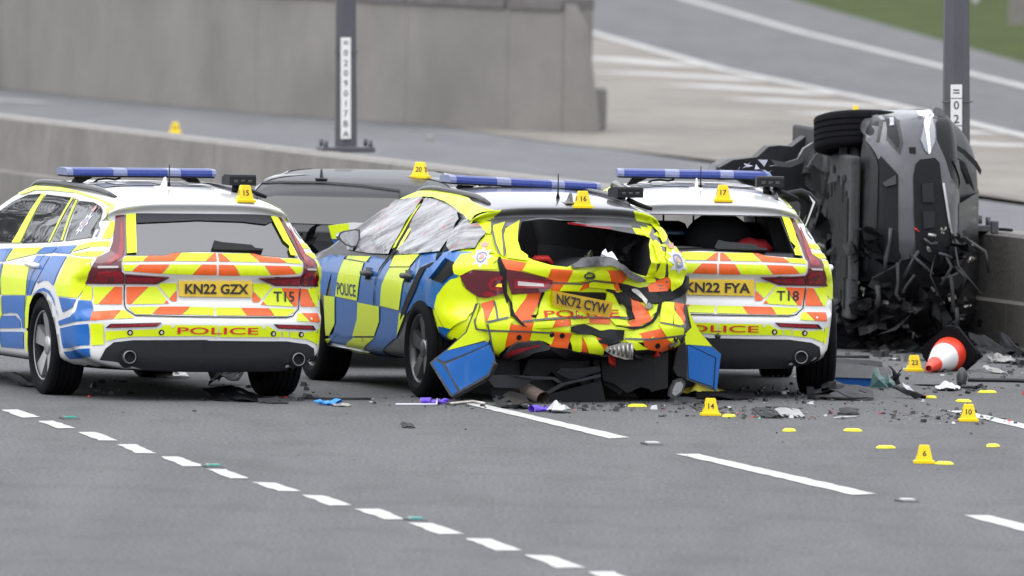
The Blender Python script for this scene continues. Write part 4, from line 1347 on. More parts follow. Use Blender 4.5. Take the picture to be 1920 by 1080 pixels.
# ------------------------------------------------------------------ crashed hatchback
FOC = dict(
 hole=[(-0.319,1.228),(-0.171,1.243),(0.107,1.232),(0.028,1.223),(0.311,1.178),(0.552,1.138),(0.585,1.123),(0.565,1.076),(0.568,0.992),(0.565,0.912),(0.555,0.862),(0.484,0.880),(0.375,0.925),(0.287,0.974),(0.116,0.983),(-0.004,0.955),(-0.045,0.937),(-0.073,0.928),(-0.182,0.939),(-0.308,0.973),(-0.335,0.988),(-0.372,1.040),(-0.380,1.092),(-0.350,1.163)],
 yl=[[(-0.220,1.188),(-0.154,1.212),(-0.163,1.150),(-0.145,1.091),(-0.113,0.991),(-0.156,1.026),(-0.194,1.096)], [(-0.136,1.168),(-0.064,1.225),(-0.057,1.139),(-0.049,1.092),(-0.016,1.034),(0.038,0.999),(0.052,0.967),(-0.083,0.983),(-0.136,1.121)]],
 yq=[[(0.275,1.108),(0.293,1.076),(0.279,0.992),(0.309,0.858),(0.297,0.848),(0.254,0.875),(0.236,1.088)], [(0.287,1.268),(0.363,1.225),(0.425,1.146),(0.357,1.099),(0.321,1.088),(0.323,1.129),(0.338,1.153)],
     [(0.348,1.069),(0.458,1.056),(0.480,0.991),(0.456,0.907),(0.445,0.846),(0.361,0.760),(0.326,0.864),(0.286,0.993)], [(0.558,0.850),(0.627,0.850),(0.629,0.822),(0.563,0.819)]],
 yr=[[(-0.357,0.947),(-0.200,0.912),(-0.217,0.863),(-0.249,0.869),(-0.390,0.902)], [(-0.032,0.901),(0.073,0.902),(0.057,0.838),(-0.060,0.827)], [(0.138,0.895),(0.182,0.912),(0.222,0.901),(0.263,0.840),(0.133,0.852)],
     [(-0.087,0.807),(0.053,0.816),(0.023,0.768),(-0.123,0.769)], [(0.103,0.832),(0.287,0.818),(0.315,0.773),(0.107,0.796)],
     [(-0.455,0.727),(-0.351,0.759),(-0.373,0.704),(-0.445,0.610),(-0.455,0.637)], [(-0.231,0.758),(-0.187,0.758),(-0.177,0.644),(0.059,0.606),(0.056,0.591),(-0.257,0.570),(-0.299,0.573)],
     [(-0.315,0.548),(-0.173,0.558),(-0.194,0.519),(-0.328,0.512)], [(-0.035,0.568),(0.055,0.579),(0.055,0.541),(-0.039,0.536)], [(-0.032,0.569),(0.101,0.583),(0.108,0.543),(-0.034,0.531)],
     [(0.272,0.572),(0.382,0.558),(0.408,0.522),(0.311,0.532)], [(0.260,0.756),(0.306,0.753),(0.396,0.592),(0.390,0.576),(0.263,0.591),(0.247,0.626)], [(0.610,0.667),(0.602,0.626),(0.555,0.588),(0.554,0.623)],
     [(0.646,0.682),(0.739,0.678),(0.703,0.544),(0.613,0.559)], [(0.731,0.625),(0.787,0.540),(0.726,0.528),(0.715,0.535)],
     [(0.604,0.543),(0.784,0.516),(0.786,0.475),(0.662,0.461),(0.623,0.506)], [(0.664,0.441),(0.742,0.448),(0.799,0.396),(0.893,0.320),(0.879,0.312)],
     [(0.368,0.433),(0.423,0.427),(0.532,0.374),(0.443,0.371)], [(0.417,0.460),(0.470,0.465),(0.480,0.441),(0.426,0.440)]],
 ylb=[[(-0.244,0.633),(-0.227,0.633),(-0.193,0.509),(-0.245,0.508),(-0.258,0.537)], [(-0.150,0.657),(-0.124,0.564),(-0.183,0.543)], [(-0.150,0.692),(-0.079,0.710),(-0.044,0.583),(-0.113,0.567)],
     [(-0.182,0.529),(-0.059,0.570),(-0.018,0.559),(-0.039,0.541),(-0.046,0.500),(-0.179,0.502)], [(-0.164,0.483),(-0.050,0.488),(-0.084,0.376),(-0.147,0.323),(-0.152,0.329)]],
 yb=[[(-0.328,0.487),(-0.204,0.487),(-0.169,0.451),(-0.187,0.402),(-0.245,0.433),(-0.336,0.432)], [(-0.327,0.509),(-0.276,0.504),(-0.265,0.494),(-0.326,0.494)],
     [(-0.028,0.462),(0.040,0.462),(0.049,0.360),(-0.009,0.366),(-0.037,0.433)], [(-0.028,0.469),(0.037,0.450),(0.044,0.355),(-0.014,0.365)], [(0.057,0.448),(0.149,0.437),(0.209,0.366),(0.213,0.339),(0.112,0.352)]],
 orr=[[(-0.537,0.973),(-0.361,0.948),(-0.395,0.904),(-0.500,0.909),(-0.531,0.950)], [(-0.195,0.908),(-0.036,0.901),(-0.074,0.828),(-0.175,0.828),(-0.210,0.860)], [(0.227,0.904),(0.350,0.897),(0.384,0.850),(0.356,0.827),(0.266,0.840)],
     [(-0.185,0.807),(-0.092,0.810),(-0.131,0.772),(-0.177,0.781)], [(0.057,0.818),(0.098,0.820),(0.100,0.796),(0.030,0.770)], [(0.292,0.818),(0.339,0.807),(0.343,0.773),(0.320,0.773)],
     [(-0.342,0.757),(-0.256,0.758),(-0.279,0.686),(-0.335,0.597),(-0.445,0.602),(-0.370,0.697)], [(-0.442,0.585),(-0.341,0.589),(-0.345,0.561),(-0.408,0.552)], [(-0.380,0.542),(-0.320,0.546),(-0.335,0.514),(-0.367,0.521)],
     [(-0.168,0.560),(-0.041,0.566),(-0.046,0.531),(-0.190,0.520)], [(0.105,0.583),(0.259,0.572),(0.260,0.539),(0.114,0.544)], [(0.414,0.554),(0.465,0.541),(0.468,0.518),(0.414,0.518)],
     [(0.402,0.741),(0.458,0.711),(0.550,0.623),(0.544,0.574),(0.478,0.543),(0.425,0.585),(0.409,0.690)],
     [(-0.164,0.481),(-0.044,0.472),(-0.064,0.376),(-0.183,0.396)], [(0.047,0.448),(0.107,0.352),(0.049,0.354)], [(0.167,0.437),(0.222,0.441),(0.229,0.397),(0.207,0.368)],
     [(0.476,0.469),(0.621,0.498),(0.861,0.328),(0.792,0.337),(0.534,0.375)]],
 ol=[[(-0.232,0.666),(-0.158,0.691),(-0.153,0.660),(-0.189,0.552)], [(-0.034,0.531),(0.100,0.509),(0.080,0.434),(-0.040,0.402),(-0.082,0.376),(-0.045,0.492)]],
 oq=[[(0.237,0.789),(0.323,0.855),(0.336,0.797),(0.334,0.766),(0.226,0.753)], [(0.371,0.672),(0.467,0.667),(0.381,0.544),(0.342,0.611)]],
 ys=[[(1.439,1.304),(1.328,1.338),(1.262,1.382),(0.748,1.391),(0.063,1.358),(-0.475,1.297),(-0.439,1.266),(-0.428,1.236),(-0.509,1.137),(-0.503,1.137),(-0.427,1.206),(-0.276,1.241),(-0.073,1.274),(0.419,1.328),(0.758,1.346),(0.966,1.342),(1.256,1.322)],
     [(-0.447,1.217),(-0.437,1.269),(-0.458,1.280),(-0.434,1.250),(-0.438,1.242)], [(0.955,1.279),(0.906,1.297),(0.743,1.001),(0.809,0.985)], [(0.839,1.311),(0.783,1.287),(0.624,0.989),(0.695,0.979)],
     [(1.771,0.904),(1.236,0.918),(1.309,0.878),(1.797,0.884)], [(1.847,0.875),(1.358,0.870),(1.484,0.604),(2.019,0.615),(1.942,0.765)], [(2.300,0.609),(2.031,0.610),(2.078,0.421),(2.254,0.333),(2.339,0.329)],
     [(0.718,0.860),(0.265,0.878),(0.358,0.777),(0.464,0.579),(0.920,0.593),(0.874,0.732)], [(0.686,0.943),(0.119,0.976),(0.270,0.885),(0.723,0.868)],
     [(1.465,0.594),(0.942,0.586),(0.966,0.483),(1.123,0.376),(1.665,0.353),(1.513,0.477)], [(0.461,0.563),(0.334,0.552),(0.464,0.463),(0.561,0.403)],
     [(2.333,0.309),(2.194,0.315),(2.625,0.212),(2.694,0.218)], [(1.656,0.342),(1.119,0.364),(1.753,0.206),(2.177,0.211)],
     [(-0.548,0.997),(-0.602,0.998),(-0.543,1.002),(-0.586,1.007),(-0.641,0.992),(-0.681,0.967),(-0.706,0.908),(-0.657,0.904),(-0.609,0.861),(-0.577,0.870)], [(-0.516,1.124),(-0.520,1.124),(-0.625,1.009),(-0.576,1.020),(-0.555,1.065)],
     [(-0.546,0.831),(-0.606,0.850),(-0.610,0.789),(-0.652,0.724),(-0.660,0.560),(-0.557,0.495),(-0.489,0.504),(-0.351,0.636),(-0.383,0.715)], [(-0.331,0.609),(-0.399,0.578),(-0.477,0.502),(-0.408,0.507)]],
 bs=[[(1.232,0.920),(0.893,0.906),(0.992,0.873),(1.279,0.876)], [(2.030,0.864),(1.890,0.877),(1.962,0.773),(2.038,0.623),(2.121,0.624),(2.087,0.760)], [(2.523,0.826),(2.219,0.873),(2.044,0.868),(2.222,0.722),(2.290,0.621),(2.493,0.711)],
     [(1.334,0.865),(0.990,0.862),(1.053,0.750),(1.093,0.594),(1.464,0.604)], [(0.951,0.863),(0.762,0.899),(0.758,0.860),(0.880,0.757),(0.940,0.592),(1.072,0.599),(1.033,0.751)],
     [(0.093,0.977),(-0.212,0.996),(-0.217,0.937),(-0.036,0.893),(0.213,0.886)], [(0.230,0.874),(-0.008,0.887),(0.285,0.682),(0.443,0.571),(0.452,0.579),(0.344,0.777)],
     [(2.005,0.604),(1.477,0.594),(1.519,0.477),(1.671,0.353),(2.130,0.334),(2.066,0.421)], [(0.930,0.584),(0.487,0.563),(0.536,0.460),(0.626,0.397),(1.102,0.377),(0.954,0.484)],
     [(2.150,0.321),(1.683,0.341),(2.178,0.211),(2.623,0.213)], [(1.092,0.366),(0.635,0.385),(1.469,0.169),(1.752,0.206)],
     [(-0.308,0.988),(-0.544,0.997),(-0.579,0.911),(-0.547,0.833),(-0.453,0.770),(-0.357,0.644),(-0.133,0.682),(0.116,0.672),(0.226,0.637),(-0.121,0.877),(-0.273,0.913)],
     [(0.322,0.558),(0.226,0.634),(0.043,0.678),(-0.130,0.677),(-0.327,0.633),(-0.304,0.627),(-0.041,0.636),(0.147,0.609)], [(-0.415,0.498),(-0.532,0.491),(-0.443,0.444),(-0.417,0.459)]],
 film=[[(1.878,0.960),(1.704,1.006),(1.747,1.071),(1.658,1.153),(1.584,1.226),(1.457,1.293),(1.209,1.322),(0.932,1.339),(0.930,1.288),(0.798,0.947),(1.317,0.936),(1.822,0.942)], [(0.849,1.330),(0.604,1.326),(0.260,1.301),(-0.071,1.267),(-0.181,1.222),(-0.221,1.133),(-0.245,1.028),(-0.264,1.003),(0.110,0.974),(0.553,0.956),(0.675,0.984)],
       [(-0.199,1.222),(-0.416,1.228),(-0.443,1.191),(-0.491,1.148),(-0.509,1.127),(-0.563,1.039),(-0.465,1.006),(-0.328,1.038),(-0.245,1.093)]],
 gap=[[(-0.290,0.995),(-0.251,0.908),(-0.123,0.891),(0.021,0.757),(0.295,0.584),(0.451,0.512),(0.390,0.596),(-0.014,0.887),(-0.275,0.938),(-0.221,0.997)], [(0.917,1.322),(0.888,1.333),(0.712,1.016),(0.763,0.997)], [(0.770,0.991),(0.787,0.949),(0.950,0.852),(1.033,0.767),(1.082,0.634),(1.081,0.585),(1.066,0.586),(1.047,0.718),(1.004,0.785),(0.920,0.850),(0.748,0.942),(0.705,0.981)],
      [(-0.268,1.037),(-0.261,1.094),(-0.330,1.080),(-0.370,1.016),(-0.284,1.005)]],
 flap_hole=[(-0.489,0.960),(-0.555,0.942),(-0.569,0.870),(-0.462,0.802),(-0.303,0.820),(-0.364,0.894)],
 flap=[(-0.239,0.857),(-0.439,0.970),(-0.493,0.960),(-0.389,0.871),(-0.312,0.823),(-0.266,0.823)],
 lamp=[(-0.381,0.861),(-0.292,0.900),(-0.121,0.895),(-0.096,0.746),(-0.201,0.713),(-0.255,0.717),(-0.341,0.776)],
 lamp_ring=[(-0.201,0.809),(-0.172,0.846),(-0.105,0.866),(-0.101,0.841),(-0.160,0.828),(-0.172,0.792),(-0.101,0.775),(-0.101,0.763),(-0.178,0.764)],
 lamp_amber=[(-0.148,0.793),(-0.131,0.812),(-0.108,0.812),(-0.108,0.789)],
 lamp_low=[(-0.237,0.742),(-0.201,0.761),(-0.160,0.752),(-0.142,0.728),(-0.219,0.721)],
 lamp_in=[(-0.505,0.908),(-0.377,0.891),(-0.249,0.863),(-0.177,0.839),(-0.189,0.784),(-0.246,0.761),(-0.465,0.740),(-0.499,0.842)],
 lamp_in_ring=[(-0.456,0.848),(-0.195,0.837),(-0.208,0.783),(-0.447,0.779)],
 lamp_in_clear=[(-0.426,0.831),(-0.244,0.814),(-0.239,0.790),(-0.425,0.800)],
 shut=[(-0.138,0.979),(-0.125,0.979),(-0.080,0.908),(-0.072,0.745),(-0.038,0.673),(-0.032,0.637),(-0.012,0.595),(0.056,0.530),(0.073,0.518),(0.034,0.530),(-0.020,0.577),(-0.038,0.583),(-0.061,0.696),(-0.072,0.672),(-0.096,0.744),(-0.120,0.890),(-0.142,0.961)],
 shut_r=[(0.631,0.694),(0.610,0.664),(0.601,0.618),(0.548,0.559),(0.489,0.520),(0.384,0.511),(0.308,0.521),(0.307,0.514),(0.427,0.496),(0.503,0.509),(0.563,0.544),(0.613,0.604),(0.641,0.679)],
 dark=[[(0.337,0.819),(0.419,0.806),(0.504,0.779),(0.567,0.782),(0.572,0.750),(0.700,0.760),(0.718,0.785),(0.732,0.757),(0.805,0.804),(0.857,0.869),(0.869,0.801),(0.806,0.736),(0.766,0.712),(0.628,0.677),(0.554,0.676),(0.457,0.698),(0.406,0.746),(0.364,0.770)],
       [(0.254,0.782),(0.303,0.773),(0.366,0.721),(0.393,0.673),(0.356,0.672),(0.304,0.746),(0.256,0.764)], [(-0.099,0.760),(0.242,0.752),(0.247,0.696),(-0.028,0.735),(-0.084,0.747)],
       [(-0.035,0.518),(0.067,0.533),(0.181,0.487),(0.206,0.487),(0.256,0.495),(0.367,0.492),(0.361,0.434),(0.237,0.428),(0.182,0.442),(0.135,0.465),(0.014,0.473),(-0.040,0.488)], [(0.164,0.427),(0.230,0.443),(0.362,0.442),(0.360,0.427),(0.316,0.412),(0.247,0.397),(0.172,0.412)],
       [(-0.336,0.590),(-0.287,0.597),(-0.252,0.758),(-0.232,0.758),(-0.300,0.579)], [(0.402,0.758),(0.441,0.697),(0.449,0.572),(0.404,0.563),(0.406,0.644),(0.324,0.750)]],
 torn=[[(0.432,0.779),(0.471,0.773),(0.503,0.754),(0.545,0.687),(0.539,0.666),(0.512,0.691),(0.460,0.741),(0.436,0.761)], [(0.551,0.678),(0.581,0.659),(0.551,0.636),(0.530,0.651)]],
 badge=[(0.094,0.873)],
 plate=[(-0.182,0.769),(0.252,0.692),(0.228,0.587),(-0.174,0.665)],
 police=[(-0.243,0.620),(0.346,0.588)],
 side_text=[(1.730,0.673)],
 crest_s=[(-0.250,0.980)], crest_r=[(0.375,0.968)],
 diff_l=[(-0.387,0.248),(-0.494,0.330),(-0.479,0.382),(-0.437,0.418),(-0.271,0.433),(-0.191,0.384),(-0.202,0.371),(-0.301,0.357),(-0.387,0.310),(-0.320,0.234)],
 refl=[(-0.494,0.330),(-0.486,0.360),(-0.437,0.385),(-0.270,0.408),(-0.265,0.398),(-0.336,0.382)],
 diff_r=[(0.441,0.337),(0.710,0.302),(0.883,0.270),(0.884,0.233),(0.760,0.243),(0.586,0.271)],
 bumper_low=[(-0.191,0.384),(-0.068,0.375),(-0.009,0.365),(-0.023,0.361),(0.109,0.346),(0.215,0.335),(0.258,0.335),(0.330,0.296),(0.257,0.274),(0.001,0.316),(0.031,0.295),(-0.118,0.341),(-0.182,0.369)],
 metal=[(0.238,0.382),(0.342,0.411),(0.421,0.412),(0.562,0.282),(0.458,0.286),(0.312,0.317),(0.234,0.353)],
 red_low=[(0.260,0.333),(0.343,0.308),(0.618,0.219),(0.605,0.209),(0.360,0.287)],
 sensors=[(-0.184,0.471),(-0.103,0.463),(-0.418,0.450),(0.600,0.397),(0.728,0.445)],
 strip=[(0.003,1.223),(0.314,1.190),(0.318,1.178),(0.006,1.211)],
 sill=[(2.673,0.196),(1.843,0.191),(1.574,0.163),(1.384,0.145),(1.385,0.132),(1.697,0.144),(2.632,0.173)],
 rail=[(-0.498,-0.432)], whip=[(0.036,-0.132)], fin=[(0.049,-0.338)], cam=[(0.548,-0.039)],
)
FLARE = dict(
 lb=[(-0.899,-0.665,0.258),(-0.605,-0.709,0.398),(-0.571,-0.714,0.296),(-0.610,-0.708,0.198),(-0.802,-0.680,0.082),(-0.854,-0.672,0.159)], lb2=[(-0.983,-0.652,0.257),(-0.963,-0.656,0.284),(-0.914,-0.663,0.249),(-0.820,-0.677,0.074),(-0.852,-0.672,0.048)],
 lb3=[(-0.956,-0.657,0.295),(-0.897,-0.665,0.348),(-0.626,-0.706,0.415),(-0.609,-0.709,0.403),(-0.907,-0.664,0.273)], ly=[(-0.695,-0.696,0.667),(-0.684,-0.697,0.667),(-0.711,-0.693,0.554),(-0.701,-0.695,0.500),(-0.628,-0.706,0.486),(-0.618,-0.707,0.430),(-0.855,-0.672,0.362),(-0.891,-0.666,0.352),(-0.856,-0.672,0.390),(-0.767,-0.685,0.475),(-0.738,-0.689,0.560)],
 ledge=[(-0.855,-0.672,0.036),(-0.801,-0.680,0.068),(-0.604,-0.709,0.180),(-0.562,-0.716,0.266),(-0.543,-0.718,0.257),(-0.591,-0.711,0.159),(-0.837,-0.674,0.024)],
 lback=[(-0.710,-0.694,0.673),(-0.680,-0.698,0.673),(-0.711,-0.693,0.554),(-0.699,-0.695,0.497),(-0.625,-0.706,0.486),(-0.610,-0.709,0.489),(-0.585,-0.712,0.453),(-0.560,-0.716,0.278),(-0.543,-0.718,0.257),(-0.591,-0.711,0.159),(-0.840,-0.674,0.022),(-0.870,-0.669,0.046),(-0.995,-0.651,0.259),(-0.963,-0.656,0.295),(-0.894,-0.666,0.355),(-0.856,-0.672,0.395),(-0.773,-0.684,0.478),(-0.744,-0.688,0.563)],
 ry=[(0.839,-0.570,0.667),(0.871,-0.562,0.595),(0.943,-0.544,0.488),(1.058,-0.516,0.384),(0.841,-0.570,0.400),(0.825,-0.574,0.397),(0.823,-0.574,0.471),(0.877,-0.561,0.515),(0.854,-0.567,0.595)], rb=[(0.847,-0.568,0.395),(0.963,-0.539,0.350),(1.090,-0.507,0.300),(1.073,-0.512,0.106),(0.863,-0.564,0.168)],
 rb2=[(0.858,-0.566,0.397),(1.051,-0.517,0.381),(1.146,-0.493,0.327),(1.110,-0.503,0.084),(1.084,-0.509,0.091),(1.099,-0.505,0.303)],
 rback=[(0.826,-0.574,0.672),(0.845,-0.569,0.672),(0.880,-0.560,0.595),(0.950,-0.543,0.489),(1.067,-0.513,0.387),(1.153,-0.492,0.328),(1.115,-0.501,0.071),(1.065,-0.514,0.087),(0.850,-0.567,0.160),(0.832,-0.572,0.397),(0.814,-0.576,0.404)],
)
M['dirty_grey'] = mat('dusty_grey_paint', (0.12, 0.12, 0.128), 0.4, metal=0.3, coat=0.4, vary=0.3, vscale=9)
M['film'] = mat('taped_plastic_film', (0.66, 0.66, 0.68), 0.22, coat=0.4)
def film_material():
    m = M['film']
    nt = m.node_tree
    N, L = nt.nodes, nt.links
    b = N['Principled BSDF']
    tc = N.new('ShaderNodeTexCoord')
    def streak(ang, sy, sz):
        m0, m1 = N.new('ShaderNodeMapping'), N.new('ShaderNodeMapping')
        m0.inputs['Rotation'].default_value = (R(ang), 0, 0)
        m1.inputs['Scale'].default_value = (sy, sy, sz)
        L.new(tc.outputs['Object'], m0.inputs[0])
        L.new(m0.outputs[0], m1.inputs[0])
        return m1
    mp = streak(17, 1.2, 17)
    n = N.new('ShaderNodeTexNoise')
    n.inputs['Scale'].default_value = 2.2
    n.inputs['Detail'].default_value = 8
    n.inputs['Roughness'].default_value = .7
    L.new(mp.outputs[0], n.inputs['Vector'])
    r = N.new('ShaderNodeValToRGB')                 # creased film, thick and thin
    e = r.color_ramp.elements
    e[0].position, e[1].position = .33, .68
    e[0].color, e[1].color = (.05, .05, .055, 1), (.42, .42, .435, 1)
    L.new(n.outputs['Fac'], r.inputs[0])
    mp2 = streak(25, 2.6, 9)
    n2 = N.new('ShaderNodeTexNoise')
    n2.inputs['Scale'].default_value = 1.7
    n2.inputs['Detail'].default_value = 7
    n2.inputs['Roughness'].default_value = .75
    L.new(mp2.outputs[0], n2.inputs['Vector'])
    r2 = N.new('ShaderNodeValToRGB')
    r2.color_ramp.elements[0].position, r2.color_ramp.elements[1].position = .585, .63
    L.new(n2.outputs['Fac'], r2.inputs[0])
    mx = N.new('ShaderNodeMix')
    mx.data_type = 'RGBA'
    L.new(r2.outputs[0], mx.inputs['Factor'])
    L.new(r.outputs[0], mx.inputs['A'])
    mx.inputs['B'].default_value = (.42, .02, .05, 1)    # red printed tape under the film
    L.new(mx.outputs['Result'], b.inputs['Base Color'])
film_material()
M['amber'] = mat('amber_lamp', (0.95, 0.32, 0.02), 0.3, emit=0.8)
M['torn_metal'] = mat('torn_bare_metal', (0.5, 0.48, 0.45), 0.35, metal=0.8, vary=0.5, vscale=18)

def film(skin, poly, parent, seed):
    pts, tris = tri_fill(poly, .022)
    V = []
    for u, v in pts:
        p, n = skin.hit('left', u, v)
        q = Vector((u * .956 - v * .29, (u * .29 + v * .956) * 9, seed))
        d = .018 + .014 * noise.noise(q * 1.3) + .008 * abs(noise.noise(q * 3.1))
        V.append(p + n * d)
    o = mesh_obj('window_film', V, tris, M['film'], parent, True)
    fix_normals(o, 'left')
    return o

def panel3(name, pts, material, parent, thick=.006, lift=0.0, bow=0.0, curl=None):
    """bent sheet with real thickness from an outline lying near one plane"""
    P = [Vector(p) for p in pts]
    c = sum(P, Vector()) / len(P)
    n = Vector((0, 0, 0))
    for i in range(len(P)):
        n += (P[i] - c).cross(P[(i + 1) % len(P)] - c)
    n.normalize()
    if n.y > 0:
        n = -n                                        # face the rear
    a = n.cross(Vector((0, 0, 1))).normalized()
    b = a.cross(n)
    q = [((p - c).dot(a), (p - c).dot(b)) for p in P]
    ex = max(max(x for x, y in q) - min(x for x, y in q), max(y for x, y in q) - min(y for x, y in q))
    t, tris = tri_fill(q, max(.03, ex / 9))
    m = len(t)
    sx = ex or 1
    def z(x, y):
        return lift + bow * (1 - (2 * x / sx) ** 2) + (.003 if abs(thick) < .005 else .006) * noise.noise(Vector((x * 6 + c.x * 3, y * 6, c.z * 5)))
    V = [c + a * x + b * y + n * z(x, y) for x, y in t]
    if curl:
        V = [v + Vector((0, curl[1] * min(1.5, abs(v.x - curl[0]) / .3) ** 2, 0)) for v in V]
    V += [v - n * abs(thick) for v in V]
    F, cnt = [], {}
    for f in tris:
        F.append(tuple(f))
        F.append((f[0] + m, f[2] + m, f[1] + m))
        for k in range(3):
            e = (f[k], f[(k + 1) % 3])
            cnt.setdefault(tuple(sorted(e)), []).append(e)
    for e in cnt.values():
        if len(e) == 1:
            i, j = e[0]
            F.append((j, i, i + m, j + m))
    o = mesh_obj(name, V, F, material, parent)
    bm = bmesh.new()
    bm.from_mesh(o.data)
    bmesh.ops.recalc_face_normals(bm, faces=bm.faces[:])
    bm.to_mesh(o.data)
    bm.free()
    return o

def crumple(name, c, size, n, seed, material, parent, flat=1.0, sz=(.05, .2), tilt=1.0):
    """a nest of torn bent sheets and brackets as one piece"""
    rnd = random.Random(seed)
    bm = bmesh.new()
    for k in range(n):
        p = Vector((c[0] + rnd.uniform(-1, 1) * size[0], c[1] + rnd.uniform(-1, 1) * size[1], c[2] + rnd.uniform(-1, 1) * size[2]))
        s = rnd.uniform(*sz)
        m = (Matrix.Rotation(rnd.uniform(-3, 3) * tilt, 3, 'X') @ Matrix.Rotation(rnd.uniform(-3, 3) * tilt, 3, 'Y') @ Matrix.Rotation(rnd.uniform(-3, 3), 3, 'Z'))
        w = s * rnd.uniform(.25, .8)
        row = []
        for i in range(4):
            a = p + m @ Vector((s * (i / 3 - .5), -w / 2 * rnd.uniform(.5, 1), rnd.uniform(-.12, .12) * s))
            b = p + m @ Vector((s * (i / 3 - .5), w / 2 * rnd.uniform(.5, 1), rnd.uniform(-.12, .12) * s))
            row.append((bm.verts.new(a), bm.verts.new(b)))
        fs = [bm.faces.new((row[i][0], row[i + 1][0], row[i + 1][1], row[i][1])) for i in range(3)]
        bmesh.ops.solidify(bm, geom=fs, thickness=.008)
    return bm_obj(name, bm, material, parent)

loc, a = POSE['FOC']
foc = thing('police_car', 'crushed police hatchback, torn tailgate, plate NK72 CYW, film over its side windows', 'car', loc, R(a))
bm = hatch_body()
skf = Skin(bm)
fbody = bm_obj('body', bm, [M['dirty_grey'], M['black_plastic'], M['roof_grey'], M['yellow']], foc)
for p in fbody.data.polygons:
    c = p.center
    if c.z < .235 or (c.y < -.2 and c.z < .42):
        p.material_index = 1
    elif p.normal.z > .6 and c.z > 1.2:
        p.material_index = 2
    elif c.y < -.3 and c.z < 1.02 and c.x < .62 or c.y < -.3 and c.x < -.5 or c.y < -.3 and c.x > .5 and c.z > .95:
        p.material_index = 3
cuts = [(cyl_cutter(s * .60, s * 1.1, y, .34, .37), M['void']) for y in (0, 2.7) for s in (-1, 1)]
bmx = bmesh.new()
add_prism(bmx, [(-.52, .60), (.52, .60), (.52, 1.0), (.42, 1.33), (-.42, 1.33), (-.52, 1.0)], 'y', -.2, 1.9)
cuts.append((bmx, M['interior']))
bmx = bmesh.new()
add_prism(bmx, FOC['hole'], 'y', -2, -.12)
cuts.append((bmx, M['interior']))
boolean_cut(fbody, cuts)
E = FOC
patch('yellow_livery', skf, 'rear', grow(E['yr'] + E['yb'], .006) + [('rear_left', p) for p in grow(E['yl'] + E['ylb'], .006)] + [('rear_right', p) for p in E['yq'][:3]] + E['yq'][3:]
      + [('left', p) for p in E['ys']] + [('right', p) for p in E['ys'] if min(q[0] for q in p) > -.3], M['yellow'], foc, .013, .03)
patch('orange_chevrons', skf, 'rear', grow(E['orr'], .014) + [('rear_left', p) for p in grow(E['ol'], .012)] + [('rear_right', p) for p in grow(E['oq'], .012)], M['orange'], foc, .008, .03)
patch('blue_livery', skf, 'left', grow(E['bs'], .035) + [('right', p) for p in E['bs'] if min(q[0] for q in p) > -.3], M['blue'], foc, .007, .03)
for k, p in enumerate(E['film']):
    patch('side_window', skf, 'left', [p], M['glass_side'], foc, .004, .06)
    patch('side_window', skf, 'right', [p], M['glass_side'], foc, .006, .06)
    film(skf, p, foc, k * 3.7)
patch('door_gap', skf, 'left', E['gap'], M['void'], foc, .014, .04)
patch('filler_opening', skf, 'left', [E['flap_hole']], M['void'], foc, .015, .04)
patch('fuel_flap', skf, 'left', [E['flap']], M['blue'], foc, .03, .05, thick=.012)
t = patch('tail_light', skf, 'rear_left', [E['lamp']], M['lamp_smoke'], foc, .008, .05, thick=.016)
patch('lens', skf, 'rear_left', [E['lamp_ring'], E['lamp_low']], M['lamp_red'], t, .029, .05)
patch('indicator', skf, 'rear_left', [E['lamp_amber']], M['amber'], t, .030, .05)
t = patch('tail_light', skf, 'rear', [E['lamp_in']], M['lamp_smoke'], foc, .008, .04, thick=.012)
patch('lens', skf, 'rear', [{'p': E['lamp_in_ring'], 'h': [E['lamp_in_clear']]}], M['lamp_red'], t, .026, .04)
patch('reversing_lens', skf, 'rear', [E['lamp_in_clear']], M['lamp_clear'], t, .026, .04)
patch('tailgate_gap', skf, 'rear', [('rear_left', E['shut']), E['shut_r']], M['void'], foc, .018, .03)
patch('torn_trim', skf, 'rear', E['dark'], M['black_plastic'], foc, .014, .03, thick=.006)
patch('torn_metal', skf, 'rear', E['torn'], M['torn_metal'], foc, .026, .04, thick=.008)
u, v = E['badge'][0]
patch('badge', skf, 'rear', [{'p': disc_poly(u, v, .042, .021, 18), 'h': [disc_poly(u, v, .033, .014, 16)]}], M['grey_plastic'], foc, .016, .05, thick=.005)
# bent number plate
q = E['plate']
ymin = min(skf.hit('rear', *p)[0].y for p in q) - .03
P4 = [Vector((p[0], ymin, p[1])) for p in q]
bm = bmesh.new()
f = bm.faces.new([bm.verts.new(p) for p in P4])
bmesh.ops.solidify(bm, geom=[f], thickness=.008)
npl = bm_obj('number_plate', bm, M['plate'], foc)
pts, tris, w = text_tris('NK72 CYW', 1.0, 1.0, .028)
V = []
for x, y in pts:
    s, t_ = .5 + x / w * .88, .5 - y * .68
    a0 = P4[0].lerp(P4[1], s)
    b0 = P4[3].lerp(P4[2], s)
    V.append(a0.lerp(b0, t_) + Vector((0, -.011, 0)))
o = mesh_obj('lettering', V, tris, M['black_print'], npl)
fix_normals(o, 'rear')
(u0, v0), (u1, v1) = E['police']
pts, tris, w = text_tris('POLICE', 1, 1.0, .01)
lettering('lettering', skf, 'rear', 'POLICE', (u0 + u1) / 2, (v0 + v1) / 2 - .005, .05, M['red_print'], foc, sx=(u1 - u0) / w / .05, bold=.01, off=.02)
u, v = E['side_text'][0]
pts, tris, w = text_tris('POLICE', 1, 1.0, .01)
lettering('lettering', skf, 'left', 'POLICE', u, v, .085, M['navy_print'], foc, sx=.46 / w / .085, bold=.01, off=.016)
crest(skf, 'rear_left', *E['crest_s'][0], .07, foc, .014)
crest(skf, 'rear_right', *E['crest_r'][0], .08, foc, .018)
